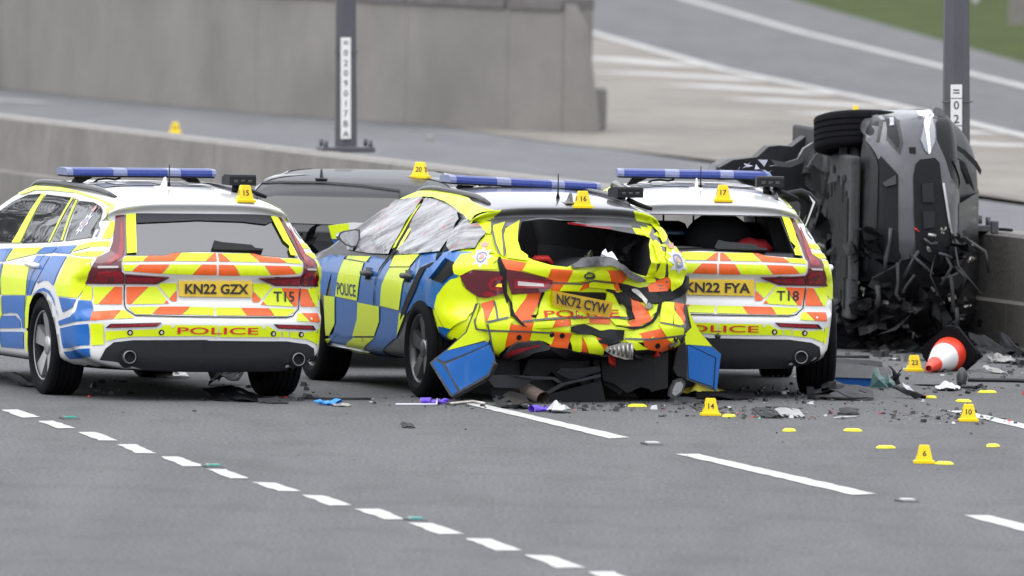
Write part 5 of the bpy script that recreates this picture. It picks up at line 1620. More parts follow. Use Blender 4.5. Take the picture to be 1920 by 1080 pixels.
patch('brake_strip', skf, 'rear', [E['strip']], M['lamp_red'], foc, .004, .05)
patch('rear_diffuser', skf, 'rear', [E['diff_l'], E['diff_r']], M['grey_plastic'], foc, .010, .05, thick=.02)
patch('fog_reflector', skf, 'rear', [E['refl']], M['lamp_red'], foc, .036, .05)
patch('bumper_edge', skf, 'rear', [E['bumper_low']], M['black_plastic'], foc, .012, .05, thick=.01)
SIL = [(0.203,-0.800,0.387),(0.298,-0.800,0.416),(0.385,-0.800,0.417),(0.389,-0.800,0.304),(0.324,-0.800,0.304),(0.244,-0.800,0.326),(0.194,-0.800,0.358)]
panel3('silencer_shield', SIL, M['torn_metal'], foc, .03, bow=.02)
for k in range(6):
    t_ = (k + .5) / 6
    p0, p1 = Vector(SIL[0]).lerp(Vector(SIL[2]), t_), Vector(SIL[6]).lerp(Vector(SIL[3]), t_)
    bm = bmesh.new()
    add_tube(bm, [p0 + Vector((0, -.02, 0)), p0.lerp(p1, .5) + Vector((0, -.035, 0)), p1 + Vector((0, -.02, 0))], .009, 6)
    bm_obj('pressed_rib', bm, M['torn_metal'], foc, True)
rnd = random.Random(19)
for y, z0, z1, m, xs in ((-.42, .05, .5, 'wreck_black', .76), (-.56, .10, .36, 'black_plastic', .62)):
    top = [(xs * (2 * t_ / 10 - 1), y, z1 + rnd.uniform(-.03, .05)) for t_ in range(10, -1, -1)]
    low = [(xs * (2 * t_ / 14 - 1), y - rnd.uniform(-.02, .04), z0 + rnd.uniform(-.03, .09) * (1 + (t_ % 3 == 0))) for t_ in range(15)]
    panel3('floor_pan', low + top, M[m], foc, .02, bow=-.08)
SEAMS = [[(-0.630,0.492),(-0.493,0.492),(-0.333,0.491),(-0.186,0.484)], [(-0.402,0.553),(-0.257,0.565),(0.055,0.585)], [(-0.176,0.822),(-0.062,0.818),(0.046,0.816),(0.052,0.823),(0.134,0.843),(0.315,0.823)],
         [(0.611,0.546),(0.795,0.521),(0.817,0.473),(0.661,0.455),(0.513,0.436),(0.368,0.435)], [(-0.032,0.571),(0.103,0.579),(0.267,0.575),(0.405,0.571)], [(-0.191,0.171),(-0.414,0.265)]]
SEAML = [[(-0.183,0.535),(-0.169,0.478),(-0.151,0.321)], [(-0.248,0.663),(-0.269,0.554),(-0.258,0.503),(-0.184,0.490)], [(-0.188,0.547),(-0.117,0.561),(-0.049,0.576)], [(-0.155,0.692),(-0.118,0.564)], [(-0.241,1.238),(-0.227,1.167),(-0.182,1.067),(-0.137,0.997)],
         [(-0.145,1.209),(-0.152,1.138),(-0.102,0.985)]]
patch('panel_gap', skf, 'rear', [line(p, .011) for p in SEAMS[:5]] + [('rear_left', line(p, .012)) for p in SEAML], M['dirty_grey'], foc, .018, .03)
patch('hanging_reflector', skf, 'rear', [E['red_low']], M['red_print'], foc, .05, .05, thick=.01)
for u, v in E['sensors']:
    patch('parking_sensor', skf, 'rear', [disc_poly(u, v, .018, .018, 10)], M['black_plastic'], foc, .010, .05, thick=.004)
patch('sill_trim', skf, 'left', [E['sill']], M['chrome'], foc, .012, .05, thick=.01)
# flared bumper corners, torn away from the body
for nm, back, parts in (('l', 'lback', (('lb', 'blue'), ('lb2', 'blue'), ('lb3', 'blue'), ('ly', 'yellow'), ('ledge', 'black_plastic'))),
                        ('r', 'rback', (('ry', 'yellow'), ('rb', 'blue'), ('rb2', 'blue')))):
    cu = (-.72, .07) if nm == 'l' else (.78, .07)
    e = panel3('bumper_corner', FLARE[back], M['dirty_grey'], foc, .012, curl=cu)
    for k, m in parts:
        panel3('livery', FLARE[k], M[m], e, .003, .010, curl=cu)
for s in (-1, 1):
    make_wheel(foc, s * .80, 0, .335, .235, s, 'dark')
    make_wheel(foc, s * .775, 2.7, .335, .235, s, 'dark')
    roof_rail(foc, skf, s, -.28, 1.5, .50)
    hv = 'left' if s < 0 else 'right'
for px, py in [(1.214,0.806),(0.266,0.823)]:
    p, n = skf.hit('left', px, py)
    bm = bmesh.new()
    add_tube(bm, [(p.x, p.y - .1, p.z), (p.x - .035, p.y - .07, p.z), (p.x - .04, p.y + .05, p.z), (p.x, p.y + .09, p.z)], [.018, .02, .02, .016], 8)
    add_tube(bm, [(p.x - .0, p.y, p.z + .04), (p.x - .004, p.y, p.z - .045)], [.03, .03], 8)
    bm_obj('door_handle', bm, M['grey_plastic'], foc, True)
light_bar(foc, .92, 1.435, -.46, .63, roll=R(2.2), foot=.05)
fx, fy = E['fin'][0]
aerial(foc, skf, fx, fy, M['roof_grey'])
wx, wy = E['whip'][0]
p, n = skf.hit('top', wx, wy)
whip(foc, p, 0, 0, .17)
cx, cy = E['cam'][0]
p, n = skf.hit('top', cx, cy)
roof_camera(foc, cx, cy, p.z + .02, R(4))
# wing mirror seen from behind
MIR = [(-1.018,1.620,1.045),(-1.006,1.620,1.069),(-0.976,1.620,1.084),(-0.890,1.620,1.098),(-0.857,1.620,1.093),(-0.856,1.620,1.025),(-0.875,1.620,0.974),(-0.913,1.620,0.969),(-0.961,1.620,0.983),(-1.000,1.620,1.016)]
bm = bmesh.new()
va = [bm.verts.new(p) for p in MIR]
c = sum((v.co for v in va), Vector()) / len(va)
vb = [bm.verts.new(c + (v.co - c) * .75 + Vector((0, .13, 0))) for v in va]
bm.faces.new(va)
bm.faces.new(vb[::-1])
for i in range(len(va)):
    bm.faces.new((va[i], vb[i], vb[(i + 1) % len(va)], va[(i + 1) % len(va)]))
mir = bm_obj('wing_mirror', bm, M['dark_grey'], foc)
panel3('mirror_glass', [c + (Vector(p) - c) * .84 for p in MIR], M['mirror'] if 'mirror' in M else M['chrome'], mir, .003, .004)
bm = bmesh.new()
add_tube(bm, [c + Vector((.05, .04, -.06)), c + Vector((.16, .03, -.10))], [.03, .04], 8)
bm_obj('mirror_arm', bm, M['black_plastic'], mir, True)
# crumpled bonnet and wing ahead of the mirror
for nm, pts, m in (('bonnet_edge', [(-0.753,2.750,1.082),(-0.610,2.750,1.100),(-0.605,2.750,1.045),(-0.687,2.750,1.028),(-0.686,2.750,0.991),(-0.725,2.750,0.990)], 'yellow'), ('bonnet_edge', [(-0.722,2.760,0.988),(-0.683,2.760,0.989),(-0.669,2.760,0.953),(-0.612,2.760,0.927),(-0.647,2.760,0.920),(-0.691,2.760,0.940)], 'blue'),
                   ('bonnet', [(-0.562,2.900,1.101),(-0.392,2.900,1.099),(-0.366,2.900,1.113),(-0.339,2.900,1.068),(-0.468,2.900,0.983),(-0.561,2.900,1.041)], 'white')):
    panel3(nm, pts, M[m], foc, .02)
BL = [(-0.730,2.950,0.912)]
crumple('torn_wheel_liner', BL[0], (.22, .1, .12), 16, 4, M['black_plastic'], foc)
# torn load lip and trim along the window opening
LIP = [(-0.044,0.940),(0.023,0.972),(0.116,0.983),(0.273,0.968),(0.354,0.932),(0.458,0.890),(0.543,0.853),(0.529,0.825),(0.456,0.843),(0.373,0.881),(0.305,0.926),(0.231,0.944),(0.156,0.943),(0.056,0.924),(-0.034,0.913)]
patch('load_lip', skf, 'rear', [LIP], M['lip_grey'], foc, .012, .03, thick=.03)
LIN = [(0.175,0.986),(0.221,1.032),(0.230,0.991),(0.262,1.009),(0.286,0.968),(0.233,0.968)]
patch('torn_lining', skf, 'rear', [LIN], M['silver_print'], foc, .02, .03, thick=.02)
RG = [(-0.137,0.942)]
bm = bmesh.new()
add_tube(bm, [(RG[0][0] - .08, -.3, RG[0][1] - .01), (RG[0][0] - .04, -.34, RG[0][1] + .03), (RG[0][0] + .04, -.34, RG[0][1] + .03), (RG[0][0] + .09, -.3, RG[0][1] - .02)], .022, 8)
bm_obj('red_strap', bm, M['red_print'], foc, True)
# broken glass edge still in the frame, pieces of lining
crumple('torn_lining', (.42, -.35, 1.05), (.10, .06, .12), 10, 9, M['interior'], foc, sz=(.08, .2))
# pieces hanging below the tail
crumple('hanging_liner', (.05, -.35, .25), (.4, .15, .08), 14, 12, M['black_plastic'], foc, sz=(.15, .5))
for pts in ([(-0.594,-0.759,0.188),(-0.483,-0.748,0.189),(-0.299,-0.730,0.160),(-0.331,-0.733,0.128),(-0.376,-0.738,0.098),(-0.585,-0.759,0.104),(-0.626,-0.763,0.152)], [(-0.482,-0.768,0.190),(-0.149,-0.735,0.177),(-0.096,-0.730,0.143),(-0.122,-0.732,0.136),(-0.161,-0.736,0.160),(-0.305,-0.751,0.161)],
            [(-0.102,-0.750,0.137),(0.185,-0.721,0.198),(0.186,-0.721,0.180),(-0.075,-0.748,0.125),(-0.198,-0.760,0.058),(-0.218,-0.762,0.076)], [(-0.117,-0.672,0.206),(-0.085,-0.669,0.236),(0.040,-0.656,0.234),(0.203,-0.640,0.249),(0.211,-0.639,0.219),(0.041,-0.656,0.164),(-0.024,-0.662,0.161)],
            [(-0.587,-0.659,0.099),(-0.358,-0.636,0.087),(-0.160,-0.616,0.051),(0.231,-0.577,0.149),(0.274,-0.573,-0.009),(-0.159,-0.616,-0.028),(-0.552,-0.655,0.002)]):
    panel3('undertray_piece', pts, M['black_plastic'] if pts[0][1] > -.73 else M['diffuser'], foc, .012)
LH = [(0.662,-0.800,0.101),(0.693,-0.800,0.162),(0.740,-0.800,0.178),(0.769,-0.800,0.144),(0.750,-0.800,0.079),(0.687,-0.800,0.033),(0.655,-0.800,0.056)]
lh = panel3('loose_lamp', LH, M['grey_plastic'], foc, .05)
c = sum((Vector(p) for p in LH), Vector()) / len(LH)
panel3('lens', [c + (Vector(p) - c) * .7 for p in LH], M['chrome'], lh, .004, .006)
WD = [(0.721,-0.820,0.406),(0.757,-0.820,0.422),(0.771,-0.820,0.300),(0.770,-0.820,0.179),(0.702,-0.820,0.194),(0.677,-0.820,0.239),(0.699,-0.820,0.345)]
panel3('torn_liner', WD, M['black_plastic'], foc, .03)
# exhaust pipe hanging down
EX = [(-0.355,-0.750,0.093),(-0.265,-0.750,0.032)]
bm = bmesh.new()
p0, p1 = Vector(EX[0]) + Vector((0, .25, .03)), Vector(EX[1]) + Vector((0, -.1, 0))
add_tube(bm, [p0, p1], [.045, .05], 20, cap=False)
add_tube(bm, [p1, p0], [.045, .04], 20, cap=False)
bm_obj('exhaust_pipe', bm, mat('rusty_pipe', (0.16, 0.12, 0.105), 0.6, metal=.3, vary=.4, vscale=30), foc, True)

# ------------------------------------------------------------------ cabin fittings seen through the missing rear window of T18
M['red_cloth'] = mat('red_cloth', (0.36, 0.012, 0.02), 0.7)
def cabin(car):
    bm = bmesh.new()
    for z in (.98, 1.10, 1.24):
        add_tube(bm, [(-.5, .35, z), (.5, .35, z)], .007, 5)
    for x in (-.44, -.23, -.02, .2, .42):
        add_tube(bm, [(x, .35, .8), (x, .35, 1.3)], .007, 5)
    bm_obj('cage', bm, M['black_plastic'], car, True)
    for x in (-.2, .22):
        bm = bmesh.new()
        add_box(bm, (x * 1.3, .62, .92), (.44, .16, .5), bevel=.06)
        bm_obj('rear_seat', bm, M['interior'], car, True, 50)
    bm = bmesh.new()
    bmesh.ops.create_uvsphere(bm, u_segments=20, v_segments=12, radius=1, matrix=Matrix.Translation((.12, -.15, 1.06)) @ Matrix.Diagonal((.24, .12, .2, 1)))
    bm_obj('kit_bag', bm, M['interior'], car, True)
    for x, s in ((-.36, .09), (.33, .10)):
        bm = bmesh.new()
        bmesh.ops.create_icosphere(bm, subdivisions=3, radius=1, matrix=Matrix.Translation((x, -.42, 1.02)) @ Matrix.Diagonal((s * 1.5, .06, s * .7, 1)))
        for v in bm.verts:
            v.co += Vector((1, 1, 1)) * .03 * noise.noise(v.co * 18)
        bm_obj('red_bag', bm, M['red_cloth'], car, True)
    bm = bmesh.new()
    add_box(bm, (-.28, .1, 1.10), (.5, .05, .03), bevel=.008)
    bm_obj('blue_shelf', bm, M['blue'], car)
    bm = bmesh.new()
    bmesh.ops.create_icosphere(bm, subdivisions=3, radius=1, matrix=Matrix.Translation((-.18, -.3, .99)) @ Matrix.Diagonal((.26, .1, .035, 1)))
    bm_obj('white_cloth', bm, M['white'], car, True)

cabin(car18)
# bent door frame standing out on the right of T18
FR = [(0.626,0.900,1.331),(0.676,0.900,1.359),(0.776,0.900,1.378),(0.826,0.900,1.355),(0.869,0.900,1.310),(0.849,0.900,1.255),(0.822,0.900,1.172),(0.790,0.900,1.084)]
bm = bmesh.new()
add_tube(bm, FR, [.02, .025, .028, .03, .028, .022, .018, .015], 8)
fr = bm_obj('door_frame', bm, M['black_plastic'], car18, True)
FR2 = [(0.827,0.860,1.360),(0.874,0.860,1.311),(0.854,0.860,1.257),(0.827,0.860,1.181),(0.791,0.860,1.089),(0.785,0.860,1.096),(0.818,0.860,1.185),(0.842,0.860,1.258),(0.856,0.860,1.305)]
panel3('frame_edge', FR2, M['white'], fr, .01)
FR3 = [(0.681,0.950,1.299),(0.764,0.950,1.311),(0.775,0.950,1.286),(0.767,0.950,1.202),(0.734,0.950,1.143),(0.720,0.950,1.227)]
panel3('frame_glass', FR3, M['glass_side'], fr, .005)
FR4 = [(0.629,0.930,1.330),(0.678,0.930,1.358),(0.778,0.930,1.377),(0.829,0.930,1.354),(0.846,0.930,1.313),(0.823,0.930,1.229),(0.758,0.930,1.111),(0.733,0.930,1.136),(0.773,0.930,1.212),(0.780,0.930,1.295),(0.754,0.930,1.315),(0.671,0.930,1.300)]
panel3('frame_seal', FR4, M['black_plastic'], fr, .03)
for pts, m in (([(0.791,-0.200,0.971),(0.847,-0.200,0.963),(0.876,-0.200,0.922),(0.869,-0.200,0.856),(0.854,-0.200,0.838),(0.857,-0.200,0.912),(0.828,-0.200,0.949)], 'chrome'), ([(0.801,-0.100,0.971),(0.857,-0.100,0.962),(0.870,-0.100,0.890),(0.857,-0.100,0.834),(0.837,-0.100,0.908)], 'black_plastic'),
               ([(0.875,0.200,0.619),(0.896,0.200,0.591),(0.943,0.200,0.559),(0.984,0.200,0.500),(0.978,0.200,0.443),(0.932,0.200,0.415),(0.881,0.200,0.414)], 'dirty_grey')):
    panel3('torn_trim', pts, M[m], car18, .02)
bm = bmesh.new()
pb = [(0.066,-0.970,0.418)]
add_tube(bm, [Vector(pb[0]) + Vector((0, .05, -.06)), Vector(pb[0]) + Vector((0, -.01, -.06)), Vector(pb[0]) + Vector((0, -.02, -.01))], .016, 8)
bmesh.ops.create_uvsphere(bm, u_segments=12, v_segments=8, radius=.025, matrix=Matrix.Translation(Vector(pb[0]) + Vector((0, -.02, .012))))
bm_obj('tow_ball', bm, M['grey_plastic'], car18, True)

# ------------------------------------------------------------------ grey people carrier behind
GR = dict(glass=[(-0.773,1.240),(-0.759,1.286),(-0.549,1.302),(-0.221,1.306),(0.063,1.293),(0.337,1.264),(0.346,1.199),(0.325,1.043),(0.056,1.022),(-0.458,1.027),(-0.743,1.024)],
          strip=[(-0.504,0.997),(0.220,0.979),(0.221,0.959),(-0.501,0.970)], fin=[(-0.245,-0.412)], low=[(-0.435,0.916),(0.222,0.899),(0.224,0.820),(-0.432,0.805)])
GR['glass'] = [(u, min(v, 1.215)) for u, v in GR['glass']]
loc, a = POSE['GRY']
gry = thing('parked_car', 'plain grey hatchback with a wide rear window, standing between the two left police cars', 'car', loc, R(a))
bm = van_body()
skg = Skin(bm)
gb = bm_obj('body', bm, [M['mid_grey'], M['black_plastic']], gry)
paint_under(gb, .27)
boolean_cut(gb, [(cyl_cutter(s * .6, s * 1.1, y, .33, .36), M['void']) for y in (0, 2.7) for s in (-1, 1)])
patch('rear_window', skg, 'rear', [GR['glass']], M['glass_grey'] if 'glass_grey' in M else M['glass_dark'], gry, .006, .05)
patch('tailgate_strip', skg, 'rear', [GR['strip'], GR['low']], M['frit_and_shade'], gry, .006, .05)
for s, vw in ((-1, 'left'), (1, 'right')):
    for w in ([(-.55, 1.08), (.0, 1.06), (.05, 1.34), (-.2, 1.36), (-.5, 1.25)], [(.08, 1.06), (.95, 1.04), (.95, 1.37), (.13, 1.36)], [(1.02, 1.04), (2.0, 1.03), (1.5, 1.33), (1.02, 1.38)]):
        patch('side_window', skg, vw, [w], M['glass_side'], gry, .006, .06)
    patch('panel_gap', skg, vw, [line([(-.72, 1.33), (-.5, 1.42), (.5, 1.44), (1.4, 1.40)], .012)], M['seam'], gry, .006, .05)
    make_wheel(gry, s * .77, 0, .33, .225, s)
    make_wheel(gry, s * .77, 2.7, .33, .225, s)
    t = patch('tail_light', skg, 'rear_left' if s < 0 else 'rear_right', [[(s * q[0], q[1]) for q in [(.95, .78), (1.12, .80), (1.1, 1.0), (.9, 1.0)]]], M['lamp_red'], gry, .004, .05, thick=.01)
aerial(gry, skg, *GR['fin'][0], M['mid_grey'])
patch('panel_gap', skg, 'rear', [line([(-0.774,1.289),(-0.551,1.307),(-0.223,1.311),(0.062,1.297),(0.340,1.268),(0.352,1.199)], .012)], M['seam'], gry, .008, .05)

# ------------------------------------------------------------------ overturned four-by-four
SU = dict(
 lamp=[(0.933,0.711),(0.938,0.837),(0.899,0.762),(0.821,0.772),(0.742,0.767),(0.645,0.720),(0.671,0.690),(0.750,0.655)],
 drl=[(0.927,0.728),(0.927,0.757),(0.820,0.719),(0.658,0.728),(0.645,0.713),(0.750,0.700),(0.864,0.685)],
 lampt=[(0.932,0.708),(0.937,0.834),(0.914,0.767),(0.906,0.657)],
 fog=[(0.913,0.428),(0.908,0.500),(0.861,0.507),(0.722,0.525),(0.638,0.501),(0.746,0.406)],
 fog_in=[(0.893,0.415),(0.886,0.469),(0.848,0.486),(0.730,0.499),(0.686,0.485),(0.772,0.419)],
 fog_lamp=[(0.894,0.446),(0.894,0.473),(0.848,0.467),(0.844,0.438)],
 slot=[(0.906,0.376),(0.911,0.402),(0.735,0.357),(0.726,0.341)],
 hook=[(0.696,0.565),(0.697,0.616),(0.647,0.617),(0.651,0.571)],
 low=[(0.594,0.353),(0.625,0.371),(0.492,0.487),(0.090,0.493),(-0.064,0.504),(-0.144,0.540),(-0.298,0.466),(-0.442,0.381),(-0.402,0.360),(-0.137,0.392),(0.104,0.414)],
 grille=[(0.476,0.598),(0.573,0.615),(0.607,0.652),(0.621,0.765),(0.584,0.802),(0.442,0.820),(0.093,0.877),(-0.032,0.903),(-0.134,0.937),(-0.254,0.880),(-0.133,0.718),(-0.063,0.627),(0.147,0.613),(0.158,0.609)],
 chrome=[(0.434,0.817),(0.434,0.834),(0.088,0.895),(-0.002,0.924),(-0.096,0.981),(-0.094,0.944),(-0.002,0.900),(0.158,0.873),(0.093,0.877)],
 smash=[(-0.261,0.370),(-0.167,0.413),(-0.144,0.540),(-0.133,0.654),(-0.184,0.787),(-0.256,0.952),(-0.262,1.283),(-0.183,1.327),(-0.296,1.507),(-0.600,1.531),(-0.681,1.416),(-0.674,0.828),(-0.717,0.479),(-0.546,0.371)],
 dark_r=[(0.602,0.909),(0.593,1.193),(0.453,1.314),(0.281,1.485),(0.034,1.516),(0.103,1.425),(-0.296,1.507),(-0.539,1.531),(-0.593,1.370),(-0.183,1.327),(0.115,1.223),(0.049,1.228)],
 plates=[(0.424,0.658),(0.433,0.747),(0.292,0.759),(0.291,0.665)],
 plates2=[(0.220,0.666),(0.221,0.760),(0.106,0.762),(0.096,0.678)],
 fascia=[(0.872,0.307),(0.926,0.411),(0.945,0.538),(0.947,0.780),(0.938,0.846),(0.873,0.784),(0.751,0.786),(0.619,0.848),(0.478,0.895),(0.049,1.228),(-0.060,1.292),(-0.214,1.328),(-0.272,1.283),(-0.137,0.988),(-0.102,0.864),(-0.083,0.713),(-0.068,0.638),(-0.123,0.620),(-0.142,0.540),(-0.069,0.506),(0.165,0.487),(0.156,0.491),(0.492,0.487),(0.625,0.371),(0.603,0.350),(0.646,0.335),(0.738,0.287),(0.835,0.303)],
 edge=[(0.839,0.304),(0.738,0.287),(0.611,0.339),(0.541,0.350),(0.086,0.344),(0.083,0.298),(0.503,0.288),(0.734,0.283)],
 inner=[(0.428,0.387),(0.492,0.473),(0.421,0.473),(0.402,0.404)],
)
suv = bpy.data.objects.new('overturned_car', None)
COL.objects.link(suv)
suv.matrix_world = pose_matrix('SUV')
tag(suv, 'smashed dark grey car lying on its side against the barrier', 'car')
bm = suv_body()
sks = Skin(bm)
sb = bm_obj('body', bm, [M['suv_grey'], M['under'], M['suv_dark']], suv)
for p in sb.data.polygons:
    c = p.center
    if c.z < .29:
        p.material_index = 1
    else:
        p.material_index = 2
boolean_cut(sb, [(cyl_cutter(s * .58, s * 1.2, y, .37, .42), M['void']) for y in (0, 2.87) for s in (-1, 1)])
patch('bumper_panel', sks, 'front', [SU['fascia']], M['suv_grey'], suv, .003, .035, thick=.006)
t = patch('headlight', sks, 'front', [SU['lamp']], M['lamp_grey'], suv, .012, .04, thick=.012)
patch('daytime_light', sks, 'front', [SU['drl'], SU['lampt']], M['drl'], t, .030, .04)
t = patch('air_intake', sks, 'front', [SU['fog']], M['grey_plastic'], suv, .014, .04)
patch('recess', sks, 'front', [SU['fog_in']], M['diffuser'], t, .018, .04)
patch('fog_light', sks, 'front', [SU['fog_lamp']], M['lamp_grey'], t, .024, .04)
patch('trim_slot', sks, 'front', [SU['slot']], M['grey_plastic'], suv, .014, .04)
patch('tow_hook_hole', sks, 'front', [SU['hook']], M['void'], suv, .014, .04)
patch('lower_grille', sks, 'front', [SU['low']], M['void'], suv, .018, .04)
patch('lower_grille_bar', sks, 'front', [SU['inner']], M['grey_plastic'], suv, .024, .05, thick=.01)
g = patch('grille', sks, 'front', [SU['grille']], M['void'], suv, .018, .04)
patch('grille_block', sks, 'front', [SU['plates'], SU['plates2']], M['diffuser'], g, .024, .05, thick=.01)
patch('chrome_strip', sks, 'front', [SU['chrome']], M['chrome'], suv, .022, .05, thick=.01)
patch('smashed_front', sks, 'front', [SU['smash']], M['wreck_black'], suv, .016, .04)
patch('bumper_lip', sks, 'front', [SU['edge']], M['wreck_black'], suv, .010, .05)
patch('bonnet_panel', sks, 'front', [SU['dark_r']], M['suv_gloss'], suv, .012, .05)
crumple('smashed_part', (-.45, 3.5, .62), (.42, .14, .42), 80, 21, M['wreck_black'], suv, sz=(.06, .28))
crumple('smashed_part', (-.4, 3.56, .6), (.4, .12, .40), 40, 22, M['suv_gloss'], suv, sz=(.05, .2))
crumple('smashed_part', (-.3, 3.62, .7), (.4, .06, .35), 12, 23, M['torn_metal'], suv, sz=(.02, .07))
crumple('smashed_part', (-.62, 3.0, .75), (.25, .3, .5), 30, 24, M['wreck_black'], suv, sz=(.1, .4))
crumple('smashed_part', (-.35, 3.60, .7), (.42, .08, .42), 22, 25, M['under_light'], suv, sz=(.04, .3), tilt=.4)
rnd = random.Random(3)
for k in range(7):                                # loose wires and pipes hanging out of the engine bay
    p = Vector((rnd.uniform(-.2, .2), 3.68, rnd.uniform(.45, 1.05)))
    q = p + Vector((rnd.uniform(-.5, -.15), rnd.uniform(0, .1), rnd.uniform(-.25, .25)))
    bm = bmesh.new()
    add_tube(bm, [p, p.lerp(q, .4) + Vector((0, .05, rnd.uniform(-.08, .08))), q], rnd.uniform(.006, .016), 5)
    bm_obj('loose_wire', bm, M[rnd.choice(('wreck_black', 'under_light', 'under', 'wreck_black', 'under') if k < 5 else ('wreck_black', 'under'))], suv, True)
for pts, r, m in (([(0.096,3.740,0.428),(-0.013,3.740,0.420),(-0.133,3.740,0.397),(-0.223,3.740,0.389)], .016, 'wire_grey'), ([(-0.071,3.700,0.650),(-0.151,3.700,0.601),(-0.272,3.700,0.543)], .016, 'wire_grey'),
                  ([(-0.251,3.700,0.623),(-0.331,3.700,0.564),(-0.391,3.700,0.535)], .012, 'under_light'), ([(-0.162,3.740,0.484),(-0.311,3.740,0.492),(-0.391,3.740,0.478),(-0.450,3.740,0.510)], .014, 'under_light'),
                  ([(-0.089,3.700,0.802),(-0.100,3.700,0.852),(-0.127,3.700,0.903)], .014, 'wire_grey'), ([(-0.226,3.700,0.976),(-0.259,3.700,0.906),(-0.283,3.700,0.826)], .016, 'wire_grey'),
                  ([(0.019,3.700,0.688),(-0.020,3.700,0.740),(-0.014,3.700,0.790)], .014, 'wire_grey'), ([(0.050,3.700,0.718),(0.040,3.700,0.779)], .016, 'torn_metal'),
                  ([(-0.155,3.700,1.025),(-0.110,3.700,1.044),(-0.125,3.700,1.067)], .014, 'torn_metal'), ([(-0.734,3.700,0.618),(-0.679,3.700,0.624)], .010, 'wire_grey'),
                  ([(0.098,3.700,0.616),(0.083,3.700,0.637),(0.068,3.700,0.649)], .006, 'red_print'), ([(-0.334,3.700,0.343),(-0.414,3.700,0.354),(-0.484,3.700,0.346)], .022, 'under_light'),
                  ([(-0.247,3.700,0.896),(-0.386,3.700,0.914),(-0.525,3.700,0.921)], .018, 'under_light'), ([(-0.495,3.700,0.941),(-0.565,3.700,0.953),(-0.615,3.700,0.949)], .02, 'under_light')):
    bm = bmesh.new()
    add_tube(bm, pts, [r * q for q in (1, .8, 1.1, .7)[:len(pts)]], 6)
    bm_obj('loose_pipe', bm, M[m], suv, True)
for k, p in enumerate([(-0.485,3.720,0.574),(-0.509,3.720,0.625),(-0.537,3.720,0.595),(-0.396,3.720,0.875),(-0.424,3.720,1.007),(-0.015,3.720,1.049),(-0.129,3.720,1.056),(-0.387,3.720,0.784),(0.082,3.720,0.825),(-0.466,3.720,0.846),(-0.629,3.720,0.547),(-0.473,3.720,1.038),(-0.355,3.720,0.219),(-0.390,3.720,0.235)]):
    crumple('metal_scrap', p, (.01, .01, .012), 2, 60 + k, M['torn_metal'], suv, sz=(.03, .06))
TAIL = [(0.459,0.900,-0.472),(0.517,0.900,-0.370),(0.541,0.900,-0.185),(0.623,0.900,-0.096),(0.633,0.900,-0.014),(0.626,0.900,0.085),(0.755,0.900,0.247),(0.724,0.900,0.326),(0.522,0.900,0.434),(0.035,0.900,0.609),(-0.862,0.900,0.627),(-0.864,0.900,0.462),(0.026,0.900,-0.010),(0.308,0.900,-0.222)]
panel3('crushed_tail', TAIL, M['suv_dark'], suv, -.25)
HOOP = [(-0.551,3.100,0.040),(-0.480,3.100,0.120),(-0.458,3.100,0.231),(-0.477,3.100,0.343),(-0.546,3.100,0.385)]
bm = bmesh.new()
add_tube(bm, HOOP, [.03, .035, .04, .035, .03], 8)
bm_obj('arch_liner', bm, M['under_light'], suv, True)
for k, (x, y) in enumerate(((.45, 3.2), (.2, 3.32), (.05, 3.15), (-.15, 3.3), (-.35, 3.2), (.5, 2.7))):
    bm = bmesh.new()
    add_prism(bm, disc_poly(x, y, .03, .05, 10), 'z', .155, .17)
    bm_obj('drain_hole', bm, M['void'], suv)
# windscreen, roof edge mirror
patch('windscreen', sks, 'front', [[(-.5, 1.06), (.62, 1.06), (.5, 1.27), (-.4, 1.27)]], M['suv_dark'], suv, .008, .05)
for pts, m, nm in (([(0.981,3.200,0.817),(0.992,3.200,0.836),(0.983,3.200,0.877),(0.933,3.200,0.919),(0.769,3.200,0.947),(0.681,3.200,0.982),(0.646,3.200,1.022),(0.592,3.200,0.975),(0.707,3.200,0.914),(0.866,3.200,0.880),(0.865,3.200,0.812)], 'suv_grey', 'bent_wing'),
                   ([(0.867,3.300,0.797),(0.869,3.300,0.872),(0.656,3.300,0.917),(0.515,3.300,0.951),(0.612,3.300,0.908),(0.664,3.300,0.858),(0.788,3.300,0.815)], 'wreck_black', 'wing_gap'),
                   ([(0.718,3.320,0.883),(0.701,3.320,0.903),(0.621,3.320,0.927),(0.542,3.320,0.942),(0.559,3.320,0.924),(0.648,3.320,0.900)], 'torn_metal', 'bent_bracket'),
                   ([(0.687,2.200,1.170),(0.648,2.200,1.239),(0.560,2.200,1.331),(0.497,2.200,1.369),(0.461,2.200,1.361),(0.528,2.200,1.314),(0.612,2.200,1.230),(0.656,2.200,1.161)], 'wreck_black', 'roof_pillar'),
                   ([(0.598,2.400,1.147),(0.555,2.400,1.206),(0.412,2.400,1.264),(0.341,2.400,1.283),(0.403,2.400,1.237),(0.518,2.400,1.180)], 'suv_dark', 'glass_streak'),
                   ([(0.587,2.300,1.177),(0.516,2.300,1.215),(0.391,2.300,1.254),(0.391,2.300,1.236),(0.498,2.300,1.193)], 'suv_dark', 'glass_streak')):
    panel3(nm, pts, M[m], suv, .02)
for s, steer, sx in ((1, -10, .77), (-1, 12, .74)):
    make_wheel(suv, s * sx, 2.72, .36, .27, s, 'dark', steer=steer)
make_wheel(suv, -.8, 0, .37, .27, -1, 'dark')
